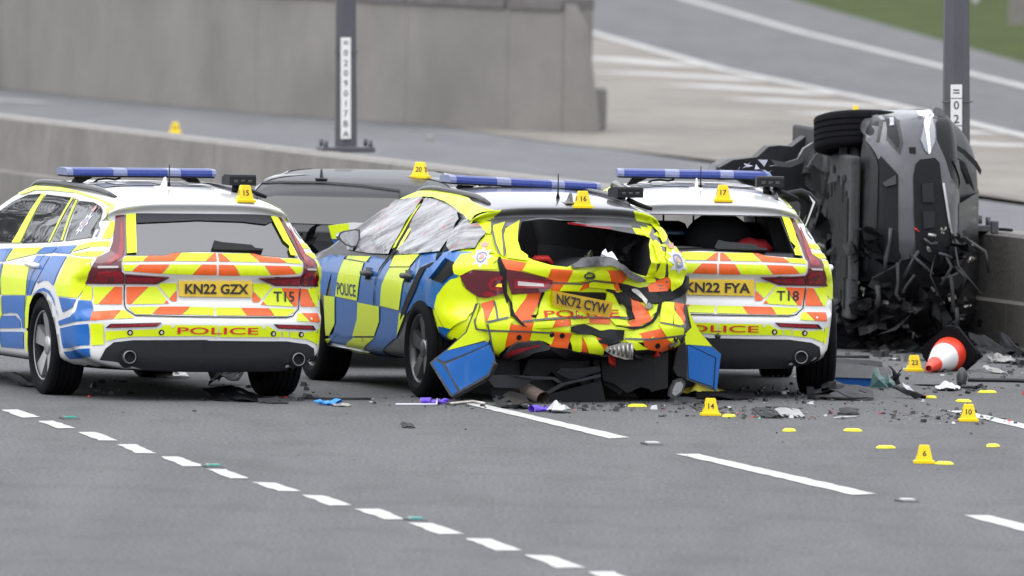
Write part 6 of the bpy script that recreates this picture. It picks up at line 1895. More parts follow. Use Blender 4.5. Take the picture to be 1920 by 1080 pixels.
# underbody: tray, rails, tunnel, tanks, arms
rnd = random.Random(77)
bm = bmesh.new()
for x0, x1, y0, y1, h in ((-.6, .62, 2.45, 3.5, .07), (-.78, -.45, .5, 2.2, .05), (.45, .78, .5, 2.2, .05)):
    add_box(bm, ((x0 + x1) / 2, (y0 + y1) / 2, .235 - h / 2), (x1 - x0, y1 - y0, h), bevel=.02)
bm_obj('undertray', bm, M['under_light'], suv)
bm = bmesh.new()
for k in range(12):
    y = 2.55 + k * .075
    add_box(bm, (rnd.uniform(-.1, .1), y, .16), (rnd.uniform(.5, 1.0), .03, .03), bevel=.006)
bm_obj('tray_rib', bm, M['under'], suv)['kind'] = 'stuff'
for k in range(46):
    y = rnd.uniform(.2, 3.2)
    x = rnd.uniform(-.75, .72 - .5 * sm(2.3, -.6, y))
    bm = bmesh.new()
    add_box(bm, (0, 0, 0), (rnd.uniform(.05, .3), rnd.uniform(.05, .3), rnd.uniform(.03, .08)), bevel=.012)
    for v in bm.verts:
        v.co += Vector((1, 1, 1)) * .02 * noise.noise(v.co * 9 + Vector((k, 0, 0)))
    o = bm_obj('underbody_bracket', bm, M['under'] if k % 3 else M['under_light'], suv)
    o.location = (x, y, .225)
    o.rotation_euler = (rnd.uniform(-.3, .3), rnd.uniform(-.3, .3), rnd.uniform(-.6, .6))
crumple('heat_shield', (-.15, 1.6, .18), (.5, 1.1, .03), 26, 41, M['under_light'], suv, sz=(.15, .5), tilt=.12)
crumple('torn_tray', (-.35, 2.6, .14), (.4, .5, .05), 14, 42, M['wreck_black'], suv, sz=(.15, .4), tilt=.3)
bm = bmesh.new()
add_tube(bm, [(-.1, 2.4, .2), (-.08, 1.6, .17), (.05, .9, .17), (.1, .2, .2), (.3, -.5, .25)], [.035, .035, .05, .035, .035], 10)
add_tube(bm, [(.05, 1.25, .17), (.05, .75, .17)], [.09, .09], 12)
bm_obj('exhaust', bm, M['torn_metal2'], suv, True)
bm = bmesh.new()
for s in (-1, 1):
    add_tube(bm, [(s * .25, 2.75, .25), (s * .72, 2.87, .3)], [.045, .04], 8)
    add_tube(bm, [(s * .3, 3.1, .25), (s * .7, 2.92, .3)], [.03, .03], 8)
    add_tube(bm, [(s * .25, -.15, .3), (s * .72, 0, .34)], [.05, .05], 8)
bm_obj('suspension_arm', bm, M['under_light'], suv, True)
bm = bmesh.new()
add_box(bm, (0, .55, .2), (1.1, .5, .12), bevel=.05)
bm_obj('fuel_tank', bm, M['under_light'], suv, True, 50)
# torn rear corner: springs, trailing arm, bumper skin
bm = bmesh.new()
pts = [(.62 + .07 * math.cos(t), .25 + .02 * math.sin(t) - .0, .28 + .07 * math.sin(t) + t * .012) for t in [k * .5 for k in range(40)]]
add_tube(bm, pts, .014, 6)
bm_obj('coil_spring', bm, M['under_light'], suv, True)
RB = [(0.401,0.000,-0.407),(0.456,0.000,-0.362),(0.496,0.000,-0.280),(0.506,0.000,-0.178),(0.511,0.000,-0.031),(0.499,0.000,0.062),(0.426,0.000,0.082),(0.388,0.000,-0.028),(0.349,0.000,-0.184),(0.338,0.000,-0.359)]
panel3('rear_bumper', RB, M['grey_plastic'], suv, -.4)
RB2 = [(0.542,0.900,-0.007),(0.625,0.900,0.083),(0.754,0.900,0.264),(0.742,0.900,0.310),(0.664,0.900,0.302),(0.627,0.900,0.221),(0.545,0.900,0.176),(0.516,0.900,0.085),(0.523,0.900,-0.043)]
panel3('torn_sill', RB2, M['wreck_black'], suv, -.08)
RB3 = [(0.537,1.600,-0.153),(0.517,1.600,-0.043),(0.545,1.600,0.047),(0.627,1.600,0.091),(0.700,1.600,0.208),(0.638,1.600,0.227),(0.600,1.600,0.137),(0.519,1.600,0.084),(0.481,1.600,-0.006),(0.488,1.600,-0.116)]
panel3('torn_arch', RB3, M['dirty_grey'], suv, -.06)
RB4 = [(0.491,1.900,0.078),(0.582,1.900,0.135),(0.628,1.900,0.189),(0.609,1.900,0.266),(0.528,1.900,0.154)], [(0.381,1.000,-0.092),(0.405,1.000,0.017),(0.426,1.000,0.190),(0.413,1.000,0.236),(0.385,1.000,0.219),(0.365,1.000,0.073),(0.345,1.000,-0.055)]
panel3('torn_arch', RB4[0], M['dirty_grey'], suv, -.03)
panel3('torn_arch', RB4[1], M['torn_metal2'], suv, -.05)
RB5 = [(0.324,0.900,-0.039),(0.362,0.900,0.088),(0.392,0.900,0.253),(0.311,0.900,0.273),(0.237,0.900,0.201),(0.253,0.900,0.036)]
panel3('floor_panel', RB5, M['floor_pale'], suv, -.03)

# ------------------------------------------------------------------ lamp posts on the barrier
M['post'] = mat('galvanised_post', (0.105, 0.105, 0.118), 0.5, metal=.4, vary=.2, vscale=3)
M['sign_white'] = mat('white_sign_plate', (0.75, 0.75, 0.73), 0.4)
def post(name, x, y, w, h, label, chars, sw, sh, z0, dx, gap=None):
    t = thing(name, label, 'lamp post', (x, y, .85), R(1.0), 'posts on the central barrier')
    t.rotation_euler = (0, R(-1.1), R(8))
    bm = bmesh.new()
    r = w / 2
    oc = [(r * 1.082 * math.cos(math.pi / 8 + k * math.pi / 4), r * 1.082 * math.sin(math.pi / 8 + k * math.pi / 4)) for k in range(8)]
    lo = [bm.verts.new((a, b, .0)) for a, b in oc]
    hi = [bm.verts.new((a * .8, b * .8, h)) for a, b in oc]
    for i in range(8):
        bm.faces.new((lo[i], lo[(i + 1) % 8], hi[(i + 1) % 8], hi[i]))
    bm.faces.new(hi)
    bm_obj('shaft', bm, M['post'], t)
    bm = bmesh.new()
    add_box(bm, (0, 0, .015), (w * 2.5, w * 2.2, .05), bevel=.008)
    for a in (-1, 1):
        for b in (-1, 1):
            add_tube(bm, [(a * w * 1.05, b * w * .9, .03), (a * w * 1.05, b * w * .9, .1)], .02, 6)
    bm_obj('base_plate', bm, M['post'], t)
    bm = bmesh.new()
    n = len(chars)
    yb = -r - .02
    add_box(bm, (dx, yb, z0 + sh / 2), (sw, .006, sh), bevel=.002)
    pl = bm_obj('sign_plate', bm, M['sign_white'], t)
    bm = bmesh.new()
    add_tube(bm, [(-r * 1.15, -r * .5, z0 + sh * .86), (-r * .9, yb + .008, z0 + sh * .86), (r * .9, yb + .008, z0 + sh * .86), (r * 1.15, -r * .5, z0 + sh * .86)], .006, 5)
    bm_obj('clamp_band', bm, M['post'], t)
    ch = sh / n
    for i, c in enumerate(chars):
        if c == ' ':
            continue
        pts, tris, wd = text_tris(c, ch * (.3 if c == '=' else .62), 1.0, .01)
        k = min(1.0, sw * .66 / wd)
        zc = z0 + sh - ch * (i + .5)
        o = mesh_obj('character', [(dx + px * k, yb - .0045, zc + py) for px, py in pts], tris, M['black_print'], pl)
        fix_normals(o, 'rear')
        if i:
            o2 = mesh_obj('divider', [(dx - sw / 2, yb - .0045, zc + ch * .5 - .003), (dx + sw / 2, yb - .0045, zc + ch * .5 - .003), (dx + sw / 2, yb - .0045, zc + ch * .5 + .003), (dx - sw / 2, yb - .0045, zc + ch * .5 + .003)], [(0, 1, 2, 3)], M['grey_plastic'], pl) if gap and i in gap else None
    return t
gx, gy = (-1.502, 137.403)
post('lamp_post', gx, gy + .2, .19, 3.2, 'slim dark grey post with a tall white number strip, before the retaining wall', '=0209017BA', .09, .9, .11, -.015)
gx, gy = (3.382, 117.849)
post('lamp_post', gx, gy + .2, .205, 4.2, 'thick dark grey post with white plates reading 0 2 0, behind the overturned car', '=0209011A',   .088, .94, .17, -.02, (1, 3))

# ------------------------------------------------------------------ evidence markers
def marker_mesh():
    bm = bmesh.new()
    secs = [(.066, .05, 0), (.066, .05, .016), (.052, .038, .02), (.031, .022, .112), (.029, .02, .116)]
    rings = []
    for w, d, z in secs:
        rings.append([bm.verts.new((x, y, z)) for x, y in ((-w, -d), (w, -d), (w, d), (-w, d))])
    for a, b in zip(rings, rings[1:]):
        for i in range(4):
            bm.faces.new((a[i], a[(i + 1) % 4], b[(i + 1) % 4], b[i]))
    bm.faces.new(rings[-1])
    bm.faces.new(rings[0][::-1])
    return bm
proto_bm = marker_mesh()
marker_me = bpy.data.meshes.new('evidence_marker')
bmesh.ops.recalc_face_normals(proto_bm, faces=proto_bm.faces[:])
proto_bm.to_mesh(marker_me)
proto_bm.free()
marker_me.materials.append(M['marker'])
def evidence(num, x, y, z, rz, label, s=1.0, tilt=(0, 0)):
    o = bpy.data.objects.new('evidence_marker', marker_me)
    COL.objects.link(o)
    o.location = (x, y, z)
    o.rotation_euler = (tilt[0], tilt[1], rz)
    o.scale = (s, s, s)
    tag(o, label, 'evidence marker', 'yellow numbered evidence markers')
    if num:
        pts, tris, w = text_tris(num, .037, 1.0, .02)
        k = min(1, .062 / w)
        sl = math.atan2(.016, .092)
        for side, (ax, d0) in enumerate((('f', -.038), ('l', -.052), ('b', -.038), ('r', -.052))):
            V = []
            for px, py in pts:
                h = .064 + py
                d = (d0 + (h - .02) * (.016 / .092 if side % 2 == 0 else .021 / .092)) - .0012
                p = Vector((px * k, d, h))
                V.append(Matrix.Rotation(-side * math.pi / 2, 3, 'Z') @ p)
            t = mesh_obj('number', V, tris, M['black_print'], o)
    return o
def on_car(car, sk, u, v, num, rz, label, s=1.0):
    p, n = sk.hit('top', u, v)
    w = POSE_M[car] @ p
    return evidence(num, w.x, w.y, w.z - .004, rz, label, s)
POSE_M = {k: pose_matrix(k) for k in ('T15', 'FOC', 'T18', 'GRY')}
u, v = [(0.337,-0.677)][0]
on_car('T15', sk15, u, v, '15', R(18), 'evidence marker 15 on the white roof edge of the T15 police estate')
u, v = [(0.107,-0.475)][0]
on_car('FOC', skf, u, v, '16', R(14), 'evidence marker 16 on the grey roof of the crushed police hatchback')
u, v = [(0.106,-0.679)][0]
on_car('T18', sk18, u, v, '17', R(6), 'evidence marker 17 on the white roof of the T18 police estate')
u, v = [(0.441,-0.174)][0]
on_car('GRY', skg, u, v, '20', R(-22), 'evidence marker 20 on the roof edge of the plain grey hatchback')
for num, (x, y), rz, lab, s in (
    ('14', (1.349, 103.808), R(8), 'evidence marker 14 on the road behind the T18 police estate', 1.0),
    ('10', (3.079, 103.665), R(4), 'evidence marker 10 standing on the end of a white lane mark', 1.0),
    ('6', (2.618, 97.352), R(3), 'evidence marker 6 on bare road beside a flat yellow tag, nearest of the numbered ones', 1.0),
    ('23', (2.924, 111.955), R(8), 'evidence marker 23 beside the tip of the fallen traffic cone', 1.0),
    ('26', (-3.871, 176.071), R(0), 'blurred evidence marker on the far carriageway beyond the barrier', 1.1)):
    evidence(num, x, y + .05, .002, rz, lab, s)
tm = pose_matrix('SUV')
p = Vector(((4.283, 194.815)[0] * 1.0, 0, 0))
wt = [(0.954,2.720,0.311)][0]
wp = tm @ Vector(wt)
evidence('', wp.x, wp.y, wp.z - .03, R(5), 'small yellow evidence marker on the upper tyre of the overturned car', .5)

# flat yellow tags lying on the road
tag_me = None
tags = [((1.842, 101.665), 0, 'flat yellow tag on the road, left of the pair behind marker 14'), ((2.264, 101.849), 1, 'flat yellow tag with an orange tint, right of the pair behind marker 14'),
        ((2.425, 99.427), 2, 'flat yellow tag up and left of evidence marker 6'), ((3.131, 99.956), 3, 'flat yellow tag up and right of evidence marker 6'),
        ((2.745, 97.332), 4, 'flat yellow tag close beside marker 6, on its right'), ((0.867, 105.024), 5, 'flat yellow tag in the debris below the torn right bumper corner'),
        ((1.473, 103.697), 6, 'flat yellow tag touching the foot of marker 14'), ((3.137, 106.831), 7, 'flat green-yellow tag behind evidence marker 10'),
        ((3.348, 108.435), 8, 'flat green-yellow tag at the end of a black cable'), ((2.926, 107.349), 9, 'slim yellow tag among fragments left of marker 10')]
M['tag'] = mat('yellow_tag_plastic', (0.8, 0.75, 0.02), 0.4)
for (x, y), k, lab in tags:
    if tag_me is None:
        bm = bmesh.new()
        prof = [(.0, .018), (.03, .018), (.044, .008), (.046, 0)]
        n = 20
        rg = []
        for rr, z in prof[1:]:
            rg.append([bm.verts.new((rr * math.cos(2 * math.pi * i / n), rr * math.sin(2 * math.pi * i / n), z)) for i in range(n)])
        bm.faces.new(rg[0])
        for a, b in zip(rg, rg[1:]):
            for i in range(n):
                bm.faces.new((a[i], b[i], b[(i + 1) % n], a[(i + 1) % n]))
        o = bm_obj('evidence_tag', bm, M['tag'])
        tag_me = o.data
    else:
        o = link(bpy.data.objects.new('evidence_tag', tag_me))
    o.location = (x, y, .002)
    o.rotation_euler = (0, 0, k)
    o.scale = (1, 1.5, 1) if k != 9 else (.9, .5, 1)
    tag(o, lab, 'evidence tag', 'flat yellow evidence tags')

# ------------------------------------------------------------------ fallen traffic cone
cone = bpy.data.objects.new('traffic_cone', None)
COL.objects.link(cone)
tag(cone, 'red and white traffic cone fallen on its side with its black base upright', 'traffic cone')
M['cone_red'] = mat('cone_red', (0.85, 0.055, 0.02), 0.4, vary=.08, vscale=12)
M['cone_white'] = mat('cone_sleeve', (0.8, 0.8, 0.78), 0.4, vary=.08, vscale=14)
bm = bmesh.new()
lathe(bm, [(.70, .001), (.70, .03), (.745, .032), (.75, .026), (.75, .001)][:4] + [(.66, .024)], 32, 'z')
lathe(bm, [(.03, .148), (.2, .124), (.53, .066), (.70, .036), (.745, .032), (.745, .023), (.6, .02)], 36, 'z', mis=[0, 1, 0, 0, 0, 2])
bm_obj('body', bm, [M['cone_red'], M['cone_white'], M['void']], cone, True, 40)
bm = bmesh.new()
oc = [(-.2, -.14), (-.14, -.2), (.14, -.2), (.2, -.14), (.2, .14), (.14, .2), (-.14, .2), (-.2, .14)]
add_prism(bm, oc, 'z', -.05, .03)
bmesh.ops.bevel(bm, geom=bm.edges[:], offset=.014, segments=2, affect='EDGES')
for a in (-.15, .15):
    for b in (-.15, .15):
        add_box(bm, (a, b, -.055), (.09, .09, .05), bevel=.01)
bm_obj('base', bm, M['rubber'], cone)
tip = Vector((*(3.022, 111.714), .035))
bs = Vector((*(3.328, 112.826), .19))
ax = (tip - bs).normalized()
bs = tip - ax * .75
zq = ax.to_track_quat('Z', 'Y')
cone.matrix_world = Matrix.Translation(tip - ax * .75 * .86) @ zq.to_matrix().to_4x4() @ Matrix.Rotation(R(40), 4, 'Z') @ Matrix.Diagonal((.86, .86, .86, 1))

# ------------------------------------------------------------------ larger pieces of debris, each by itself
def cloth(name, x, y, w, d, h, seed, material, label, cat, rz=0.0, group=None, lobes=0):
    """crumpled soft thing lying on the road"""
    bm = bmesh.new()
    n, m = 26, 18
    V = []
    for i in range(n + 1):
        row = []
        for j in range(m + 1):
            u, v = i / n * 2 - 1, j / m * 2 - 1
            rr = math.hypot(u, v)
            e = 1 + .25 * noise.noise(Vector((math.atan2(v, u) * 1.5, seed, 1)))
            k = max(0.0, 1 - (rr / e) ** 2 * .75)
            q = Vector((u * 1.6, v * 1.6, seed))
            z = h * k * (.5 + .8 * abs(noise.noise(q * 1.0)) + .12 * noise.noise(q * 2.6))
            row.append(bm.verts.new((u * w / 2 * e, v * d / 2 * e, max(.004, z + .004))))
        V.append(row)
    for i in range(n):
        for j in range(m):
            u, v = (i + .5) / n * 2 - 1, (j + .5) / m * 2 - 1
            if math.hypot(u, v) < 1 + .22 * noise.noise(Vector((math.atan2(v, u) * 2.2, seed + 5, 2))):
                bm.faces.new((V[i][j], V[i + 1][j], V[i + 1][j + 1], V[i][j + 1]))
    bmesh.ops.delete(bm, geom=[v for v in bm.verts if not v.link_faces], context='VERTS')
    for _ in range(3):
        bmesh.ops.smooth_vert(bm, verts=bm.verts[:], factor=.5, use_axis_x=True, use_axis_y=True, use_axis_z=True)
    o = bm_obj(name, bm, material, None, True)
    o.location = (x, y, .001)
    o.rotation_euler = (0, 0, rz)
    return tag(o, label, cat, group)

def glove(name, x, y, rz, seed, material, label):
    """limp rubber glove: palm with five unequal fingers"""
    rnd = random.Random(seed)
    bm = bmesh.new()
    bmesh.ops.create_icosphere(bm, subdivisions=3, radius=1, matrix=Matrix.Translation((0, 0, .022)) @ Matrix.Diagonal((.062, .055, .024, 1)))
    for k, (a, l) in enumerate(((-70, .07), (-24, .085), (-6, .095), (12, .09), (32, .07))):
        a = R(a + rnd.uniform(-8, 8))
        b = a + rnd.uniform(-.7, .7)
        p0 = Vector((.045 * math.cos(a), .045 * math.sin(a), .02))
        p1 = p0 + Vector((l * .5 * math.cos(a), l * .5 * math.sin(a), rnd.uniform(.005, .03)))
        p2 = p1 + Vector((l * .5 * math.cos(b), l * .5 * math.sin(b), -rnd.uniform(.005, .02)))
        p2.z = max(.01, p2.z)
        add_tube(bm, [p0, p1, p2], [.015, .013, .009], 8)
    add_tube(bm, [(-.05, 0, .02), (-.1, .01, .028), (-.13, .02, .02)], [.045, .04, .05], 12, cap=False)
    for v in bm.verts:
        v.co += Vector((1, 1, .8)) * .014 * noise.noise(v.co * 22 + Vector((seed, 0, 0)))
        v.co.z = max(.002, v.co.z)
    o = bm_obj(name, bm, material, None, True)
    o.location = (x, y, 0)
    o.rotation_euler = (0, 0, rz)
    o.scale = (.68, .68, .68)
    return tag(o, label, 'glove', 'disposable gloves dropped on the road')
M['glove_blue'] = mat('blue_nitrile', (0.03, 0.25, 0.72), 0.4)
M['glove_violet'] = mat('violet_nitrile', (0.12, 0.05, 0.55), 0.4)
M['bag_white'] = mat('white_thin_plastic', (0.52, 0.52, 0.55), 0.3)
M['cloth_yellow'] = mat('yellow_cloth', (0.62, 0.55, 0.06), 0.8)
x, y = (-1.230, 104.330)
glove('rubber_glove', x, y, R(160), 3, M['glove_blue'], 'bright blue rubber glove on the road between the two left police cars')
x, y = (-0.506, 104.829)
glove('rubber_glove', x, y, R(10), 5, M['glove_violet'], 'violet rubber glove on the road by the hatchback rear wheel')
x, y = (0.203, 103.963)
glove('rubber_glove', x, y, R(60), 9, M['glove_violet'], 'violet rubber glove beside the white plastic bag')
x, y = (0.324, 103.934)
cloth('plastic_bag', x, y, .17, .4, .09, 2.2, M['bag_white'], 'crumpled white plastic bag beside a violet glove', 'plastic bag')
x, y = (1.329, 107.059)
cloth('yellow_cloth', x, y, .32, .7, .11, 6.1, M['cloth_yellow'], 'crumpled yellow cloth on the road under the right torn bumper corner', 'cloth')
x, y = (3.079, 108.852)
cloth('plastic_bag', x, y, .18, .5, .07, 8.4, M['bag_white'], 'clear white plastic wrapper on a dark plastic piece near marker 10', 'plastic wrapper')

def shard(name, x, y, size, seed, material, label, cat, rz=0.0, lift=.02, n=4, group=None, sz=None, tilt=.5):
    """one torn bent piece made of joined folded sheets"""
    rnd = random.Random(seed)
    bm = bmesh.new()
    w, d, h = size
    cols, rows = 9, 4
    G_ = []
    for i in range(cols + 1):
        r_ = []
        for j in range(rows + 1):
            u, v = i / cols * 2 - 1, j / rows * 2 - 1
            e = 1 - .45 * abs(u) ** 2.2 + .12 * noise.noise(Vector((u * 2.3, seed, v)))
            z = h * (.5 + .5 * noise.noise(Vector((u * 1.3 + seed, v * .9, seed)))) * (1 - .5 * abs(u)) + lift * (1 + v) * tilt
            r_.append(bm.verts.new((u * w / 2, v * d / 2 * e, max(.003, z))))
        G_.append(r_)
    for i in range(cols):
        for j in range(rows):
            if rnd.random() > .1 or 2 < i < cols - 3:
                bm.faces.new((G_[i][j], G_[i + 1][j], G_[i + 1][j + 1], G_[i][j + 1]))
    bmesh.ops.delete(bm, geom=[v for v in bm.verts if not v.link_faces], context='VERTS')
    bmesh.ops.solidify(bm, geom=bm.faces[:], thickness=.006)
    mz = min(v.co.z for v in bm.verts)
    for v in bm.verts:
        v.co.z -= mz - .001
    o = bm_obj(name, bm, material)
    o.location = (x, y, 0)
    o.rotation_euler = (0, 0, rz)
    return tag(o, label, cat, group)
M['rod'] = mat('black_trim_strip', (0.015, 0.015, 0.017), 0.5)
BP_, GP_, TM_ = M['black_plastic'], M['grey_plastic'], M['torn_metal']
for (x, y), size, seed, m, lab, cat, rz, lift in (
    ((-1.880, 104.976), (.34, .9, .09), 1, BP_, 'broad black plastic undertray piece behind the T15 estate', 'plastic debris', .2, .05),
    ((-1.950, 107.325), (.22, .5, .2), 2, BP_, 'dark pointed plastic fragment standing under the T15 estate', 'plastic debris', -.3, .12),
    ((-2.102, 107.889), (.10, .2, .26), 3, BP_, 'upright black shard under the middle of the T15 estate', 'plastic debris', .9, .2),
    ((-1.601, 104.503), (.2, .25, .02), 4, GP_, 'pale grey strip end behind the T15 right rear wheel', 'plastic debris', .1, .02),
    ((-2.382, 108.399), (.24, .3, .05), 5, TM_, 'pale bent fragment in the shadow under the T15 estate', 'metal debris', .3, .03),
    ((-3.375, 106.480), (.1, .5, .10), 6, BP_, 'small black flap on the road by the T15 left rear wheel', 'plastic debris', .5, .05),
    ((0.026, 104.644), (.26, .8, .10), 7, BP_, 'black mirror housing piece on the road under the hatchback tail', 'plastic debris', .1, .05),
    ((0.044, 105.595), (.12, .2, .04), 8, M['bag_white'], 'white fragment lying on the black housing piece under the hatchback', 'plastic debris', .1, .07),
    ((2.285, 106.968), (.46, .6, .15), 9, BP_, 'black curved grab handle shaped trim on the road behind the T18 estate', 'plastic debris', .0, .05),
    ((1.486, 106.602), (.4, .5, .05), 10, BP_, 'thin black liner piece on the road beside the yellow cloth', 'plastic debris', .0, .03),
    ((1.735, 103.730), (.16, .3, .05), 11, BP_, 'black broken bracket left of the clear curved fragment', 'plastic debris', .3, .04),
    ((1.881, 103.878), (.17, .35, .03), 12, M['alloy'], 'clear curved lamp fragment on the road behind the T18 estate', 'lens debris', .2, .04),
    ((2.295, 104.481), (.13, .2, .03), 13, BP_, 'small flat black block right of the clear curved fragment', 'plastic debris', .1, .03),
    ((2.769, 107.277), (.06, .4, .07), 14, BP_, 'black and white connector on the road left of marker 10', 'plastic debris', .6, .06),
    ((2.787, 107.729), (.05, .15, .05), 15, M['bag_white'], 'white clip on the black connector left of marker 10', 'plastic debris', .6, .06),
    ((-0.666, 101.127), (.08, .2, .03), 16, BP_, 'lone small black fragment on open road below the hatchback', 'plastic debris', .2, .02),
    ((0.473, 106.402), (.12, .5, .16), 17, GP_, 'grey crumpled plastic flap beside the hanging exhaust pipe', 'plastic debris', .2, .1),
    ((-1.135, 104.204), (.12, .2, .02), 18, TM_, 'small pale sliver by the blue glove', 'plastic debris', .2, .01),
    ((2.459, 112.603), (.5, .3, .05), 19, BP_, 'long black bar lying in front of the overturned car', 'plastic debris', .0, .03),
    ((3.040, 109.658), (.34, .5, .04), 20, GP_, 'flat dark plastic sheet under the clear wrapper', 'plastic debris', .0, .02),
    ((2.904, 115.719), (.2, .6, .05), 21, TM_, 'bent metal sheet at the foot of the overturned car', 'metal debris', .0, .03),
    ((3.585, 115.136), (.12, .5, .14), 22, BP_, 'black lump of plastic by the barrier foot right of the cone', 'plastic debris', .7, .1),
    ((3.718, 115.201), (.1, .5, .18), 23, BP_, 'second black lump of plastic by the barrier foot, at the picture edge', 'plastic debris', .4, .12),
    ((3.628, 113.954), (.2, .4, .06), 24, TM_, 'pale crumpled metal by the barrier foot right of the cone', 'metal debris', .1, .04),
    ((3.519, 111.951), (.1, .3, .05), 25, TM_, 'small pale shard on the road right of the cone', 'metal debris', .4, .03)):
    shard('debris_piece', x, y, size, seed, m, lab, cat, rz, lift, group='broken car pieces on the road')

# bumper with a blue edge, teal glass
M['wing_grey'] = mat('scraped_grey_bumper', (0.16, 0.16, 0.17), 0.4, coat=.3, vary=.3, vscale=12)
bp = thing('bumper_piece', 'long grey bumper piece with a blue edge lying right of the T18 wheel', 'bumper', (0, 0, 0))
A0, A1 = (2.219, 109.274), (2.679, 109.122)
bm = bmesh.new()
for k, (z0, z1, m) in enumerate(((.055, .16, 0), (.0, .055, 1))):
    n = 10
    lo, hi = [], []
    for i in range(n + 1):
        t = i / n
        x, y = A0[0] + (A1[0] - A0[0]) * t, A0[1] + (A1[1] - A0[1]) * t
        b = .02 * math.sin(t * 3)
        lo.append(bm.verts.new((x, y - .02 + b, z0 + .003)))
        hi.append(bm.verts.new((x, y + .12 * (1 - k) + b, z1 + .003 - t * .03 * (1 - k))))
    for i in range(n):
        f = bm.faces.new((lo[i], lo[i + 1], hi[i + 1], hi[i]))
        f.material_index = m
bmesh.ops.solidify(bm, geom=bm.faces[:], thickness=.006)
bm_obj('bumper_skin', bm, [M['wing_grey'], M['blue']], bp)
x, y = (2.734, 109.515)
crumple('torn_end', (x - .03, y, .05), (.05, .08, .02), 7, 31, BP_, bp, sz=(.08, .16), tilt=.3)
for (x, y), w, h, seed, lab in (((2.596, 109.266), .13, .15, 3, 'taller piece of crazed teal glass leaning on the grey bumper'), ((2.672, 109.302), .1, .10, 5, 'shorter piece of crazed teal glass by the bumper end'),
                          ((2.291, 109.492), .12, .05, 7, 'flat piece of teal glass under the bumper, nearest the T18 wheel')):
    bm = bmesh.new()
    rnd = random.Random(seed)
    base = [(-w / 2, 0), (w / 2, 0), (w * .35, h * .45), (w * .1, h * .6), (-w * .1, h), (-w * .35, h * .7)]
    fr = [bm.verts.new((px, .02 * rnd.random() + pz * .2, pz)) for px, pz in base]
    c = bm.verts.new((0, -.03, h * .4))
    fs = [bm.faces.new((c, fr[i], fr[(i + 1) % len(fr)])) for i in range(len(fr))]
    bmesh.ops.solidify(bm, geom=fs, thickness=.006)
    o = bm_obj('glass_piece', bm, M['glass_teal'])
    o.location = (x, y - .45, .006)
    tag(o, lab, 'broken glass', 'teal glass pieces by the bumper')

def rod(name, pts, r, material, label, cat, group=None):
    bm = bmesh.new()
    add_tube(bm, pts, r, 6)
    return tag(bm_obj(name, bm, material, None, True), label, cat, group)
def gp(q, z):
    return (q[0], q[1], z)
g_ = 'thin strips and rods on the road'
rod('trim_strip', [gp((-1.436, 105.093), .012), gp((-0.948, 105.230), .012)], .009, M['rod'], 'thin black rod lying across the gap between the two left police cars', 'trim strip', g_)
rod('trim_strip', [gp((-0.770, 104.453), .01), gp((-0.497, 104.577), .01), gp((-0.492, 104.921), .03)], .008, M['silver_print'], 'thin white strip on the road by the hatchback rear wheel', 'trim strip', g_)
rod('trim_strip', [gp((-0.400, 104.706), .01), gp((-0.256, 104.942), .02), gp((-0.166, 104.813), .01)], .012, TM_, 'pale strip across the start of the lane mark under the hatchback', 'trim strip', g_)
rod('trim_strip', [gp((2.375, 114.242), .012), gp((2.652, 114.277), .012)], .012, M['rod'], 'black bar on the road just in front of the overturned car wheel', 'trim strip', g_)
rod('trim_strip', [gp((3.267, 110.320), .015), gp((3.593, 110.380), .015), gp((3.928, 110.165), .015)], .016, M['rod'], 'long black bar on the road at the right picture edge', 'trim strip', g_)
rod('trim_strip', [gp((1.739, 105.162), .01), gp((1.895, 105.147), .01)], .007, M['rod'], 'short black rod behind the T18 estate', 'trim strip', g_)
rod('trim_strip', [gp((2.181, 103.680), .01), gp((2.330, 103.912), .01)], .007, M['bag_white'], 'short pale strip behind the T18 estate', 'trim strip', g_)
rod('cable', [gp((3.197, 109.181), .015), gp((3.282, 108.856), .02), gp((3.333, 109.061), .03), gp((3.333, 108.428), .015)], .014, M['rod'], 'black cable curling towards a yellow tag', 'cable')
bm = bmesh.new()
bmesh.ops.create_icosphere(bm, subdivisions=3, radius=1, matrix=Matrix.Translation((0, 0, .07)) @ Matrix.Diagonal((.04, .06, .075, 1)))
for v in bm.verts:
    v.co.z = max(0, v.co.z)
    v.co += Vector((1, 1, .3)) * .012 * noise.noise(v.co * 15)
o = bm_obj('rubber_grommet', bm, GP_, None, True)
o.location = gp((3.192, 109.270), 0)
tag(o, 'grey rounded rubber part beside the black bar near the right edge', 'rubber part')

# ------------------------------------------------------------------ road studs
def stud(x, y, lens, label):
    t = thing('road_stud', label, 'road stud', (x, y, 0), R(12), 'reflective road studs')
    bm = bmesh.new()
    add_prism(bm, [(-.12, .0), (.12, .0), (.10, .012), (-.10, .012)], 'x', -.05, .05)
    bm_obj('housing', bm, M['grey_plastic'], t)
    bm = bmesh.new()
    add_box(bm, (0, -.02, .016), (.075, .1, .012), bevel=.003)
    bm_obj('lens', bm, lens, t)
M['stud_green'] = mat('green_reflector', (0.03, 0.34, 0.27), 0.25, coat=.5)
for p, lab in (((-2.889, 101.431), 'green road stud in the short dashes, farthest of the three'), ((-1.823, 95.079), 'green road stud in the short dashes, middle one'), ((-0.533, 88.989), 'green road stud in the short dashes, nearest one')):
    stud(p[0], p[1], M['stud_green'], lab)
for p, lab in (((0.917, 99.318), 'white road stud between the two long lane marks'), ((2.383, 92.352), 'white road stud near the lower right lane mark')):
    stud(p[0], p[1], M['bag_white'], lab)

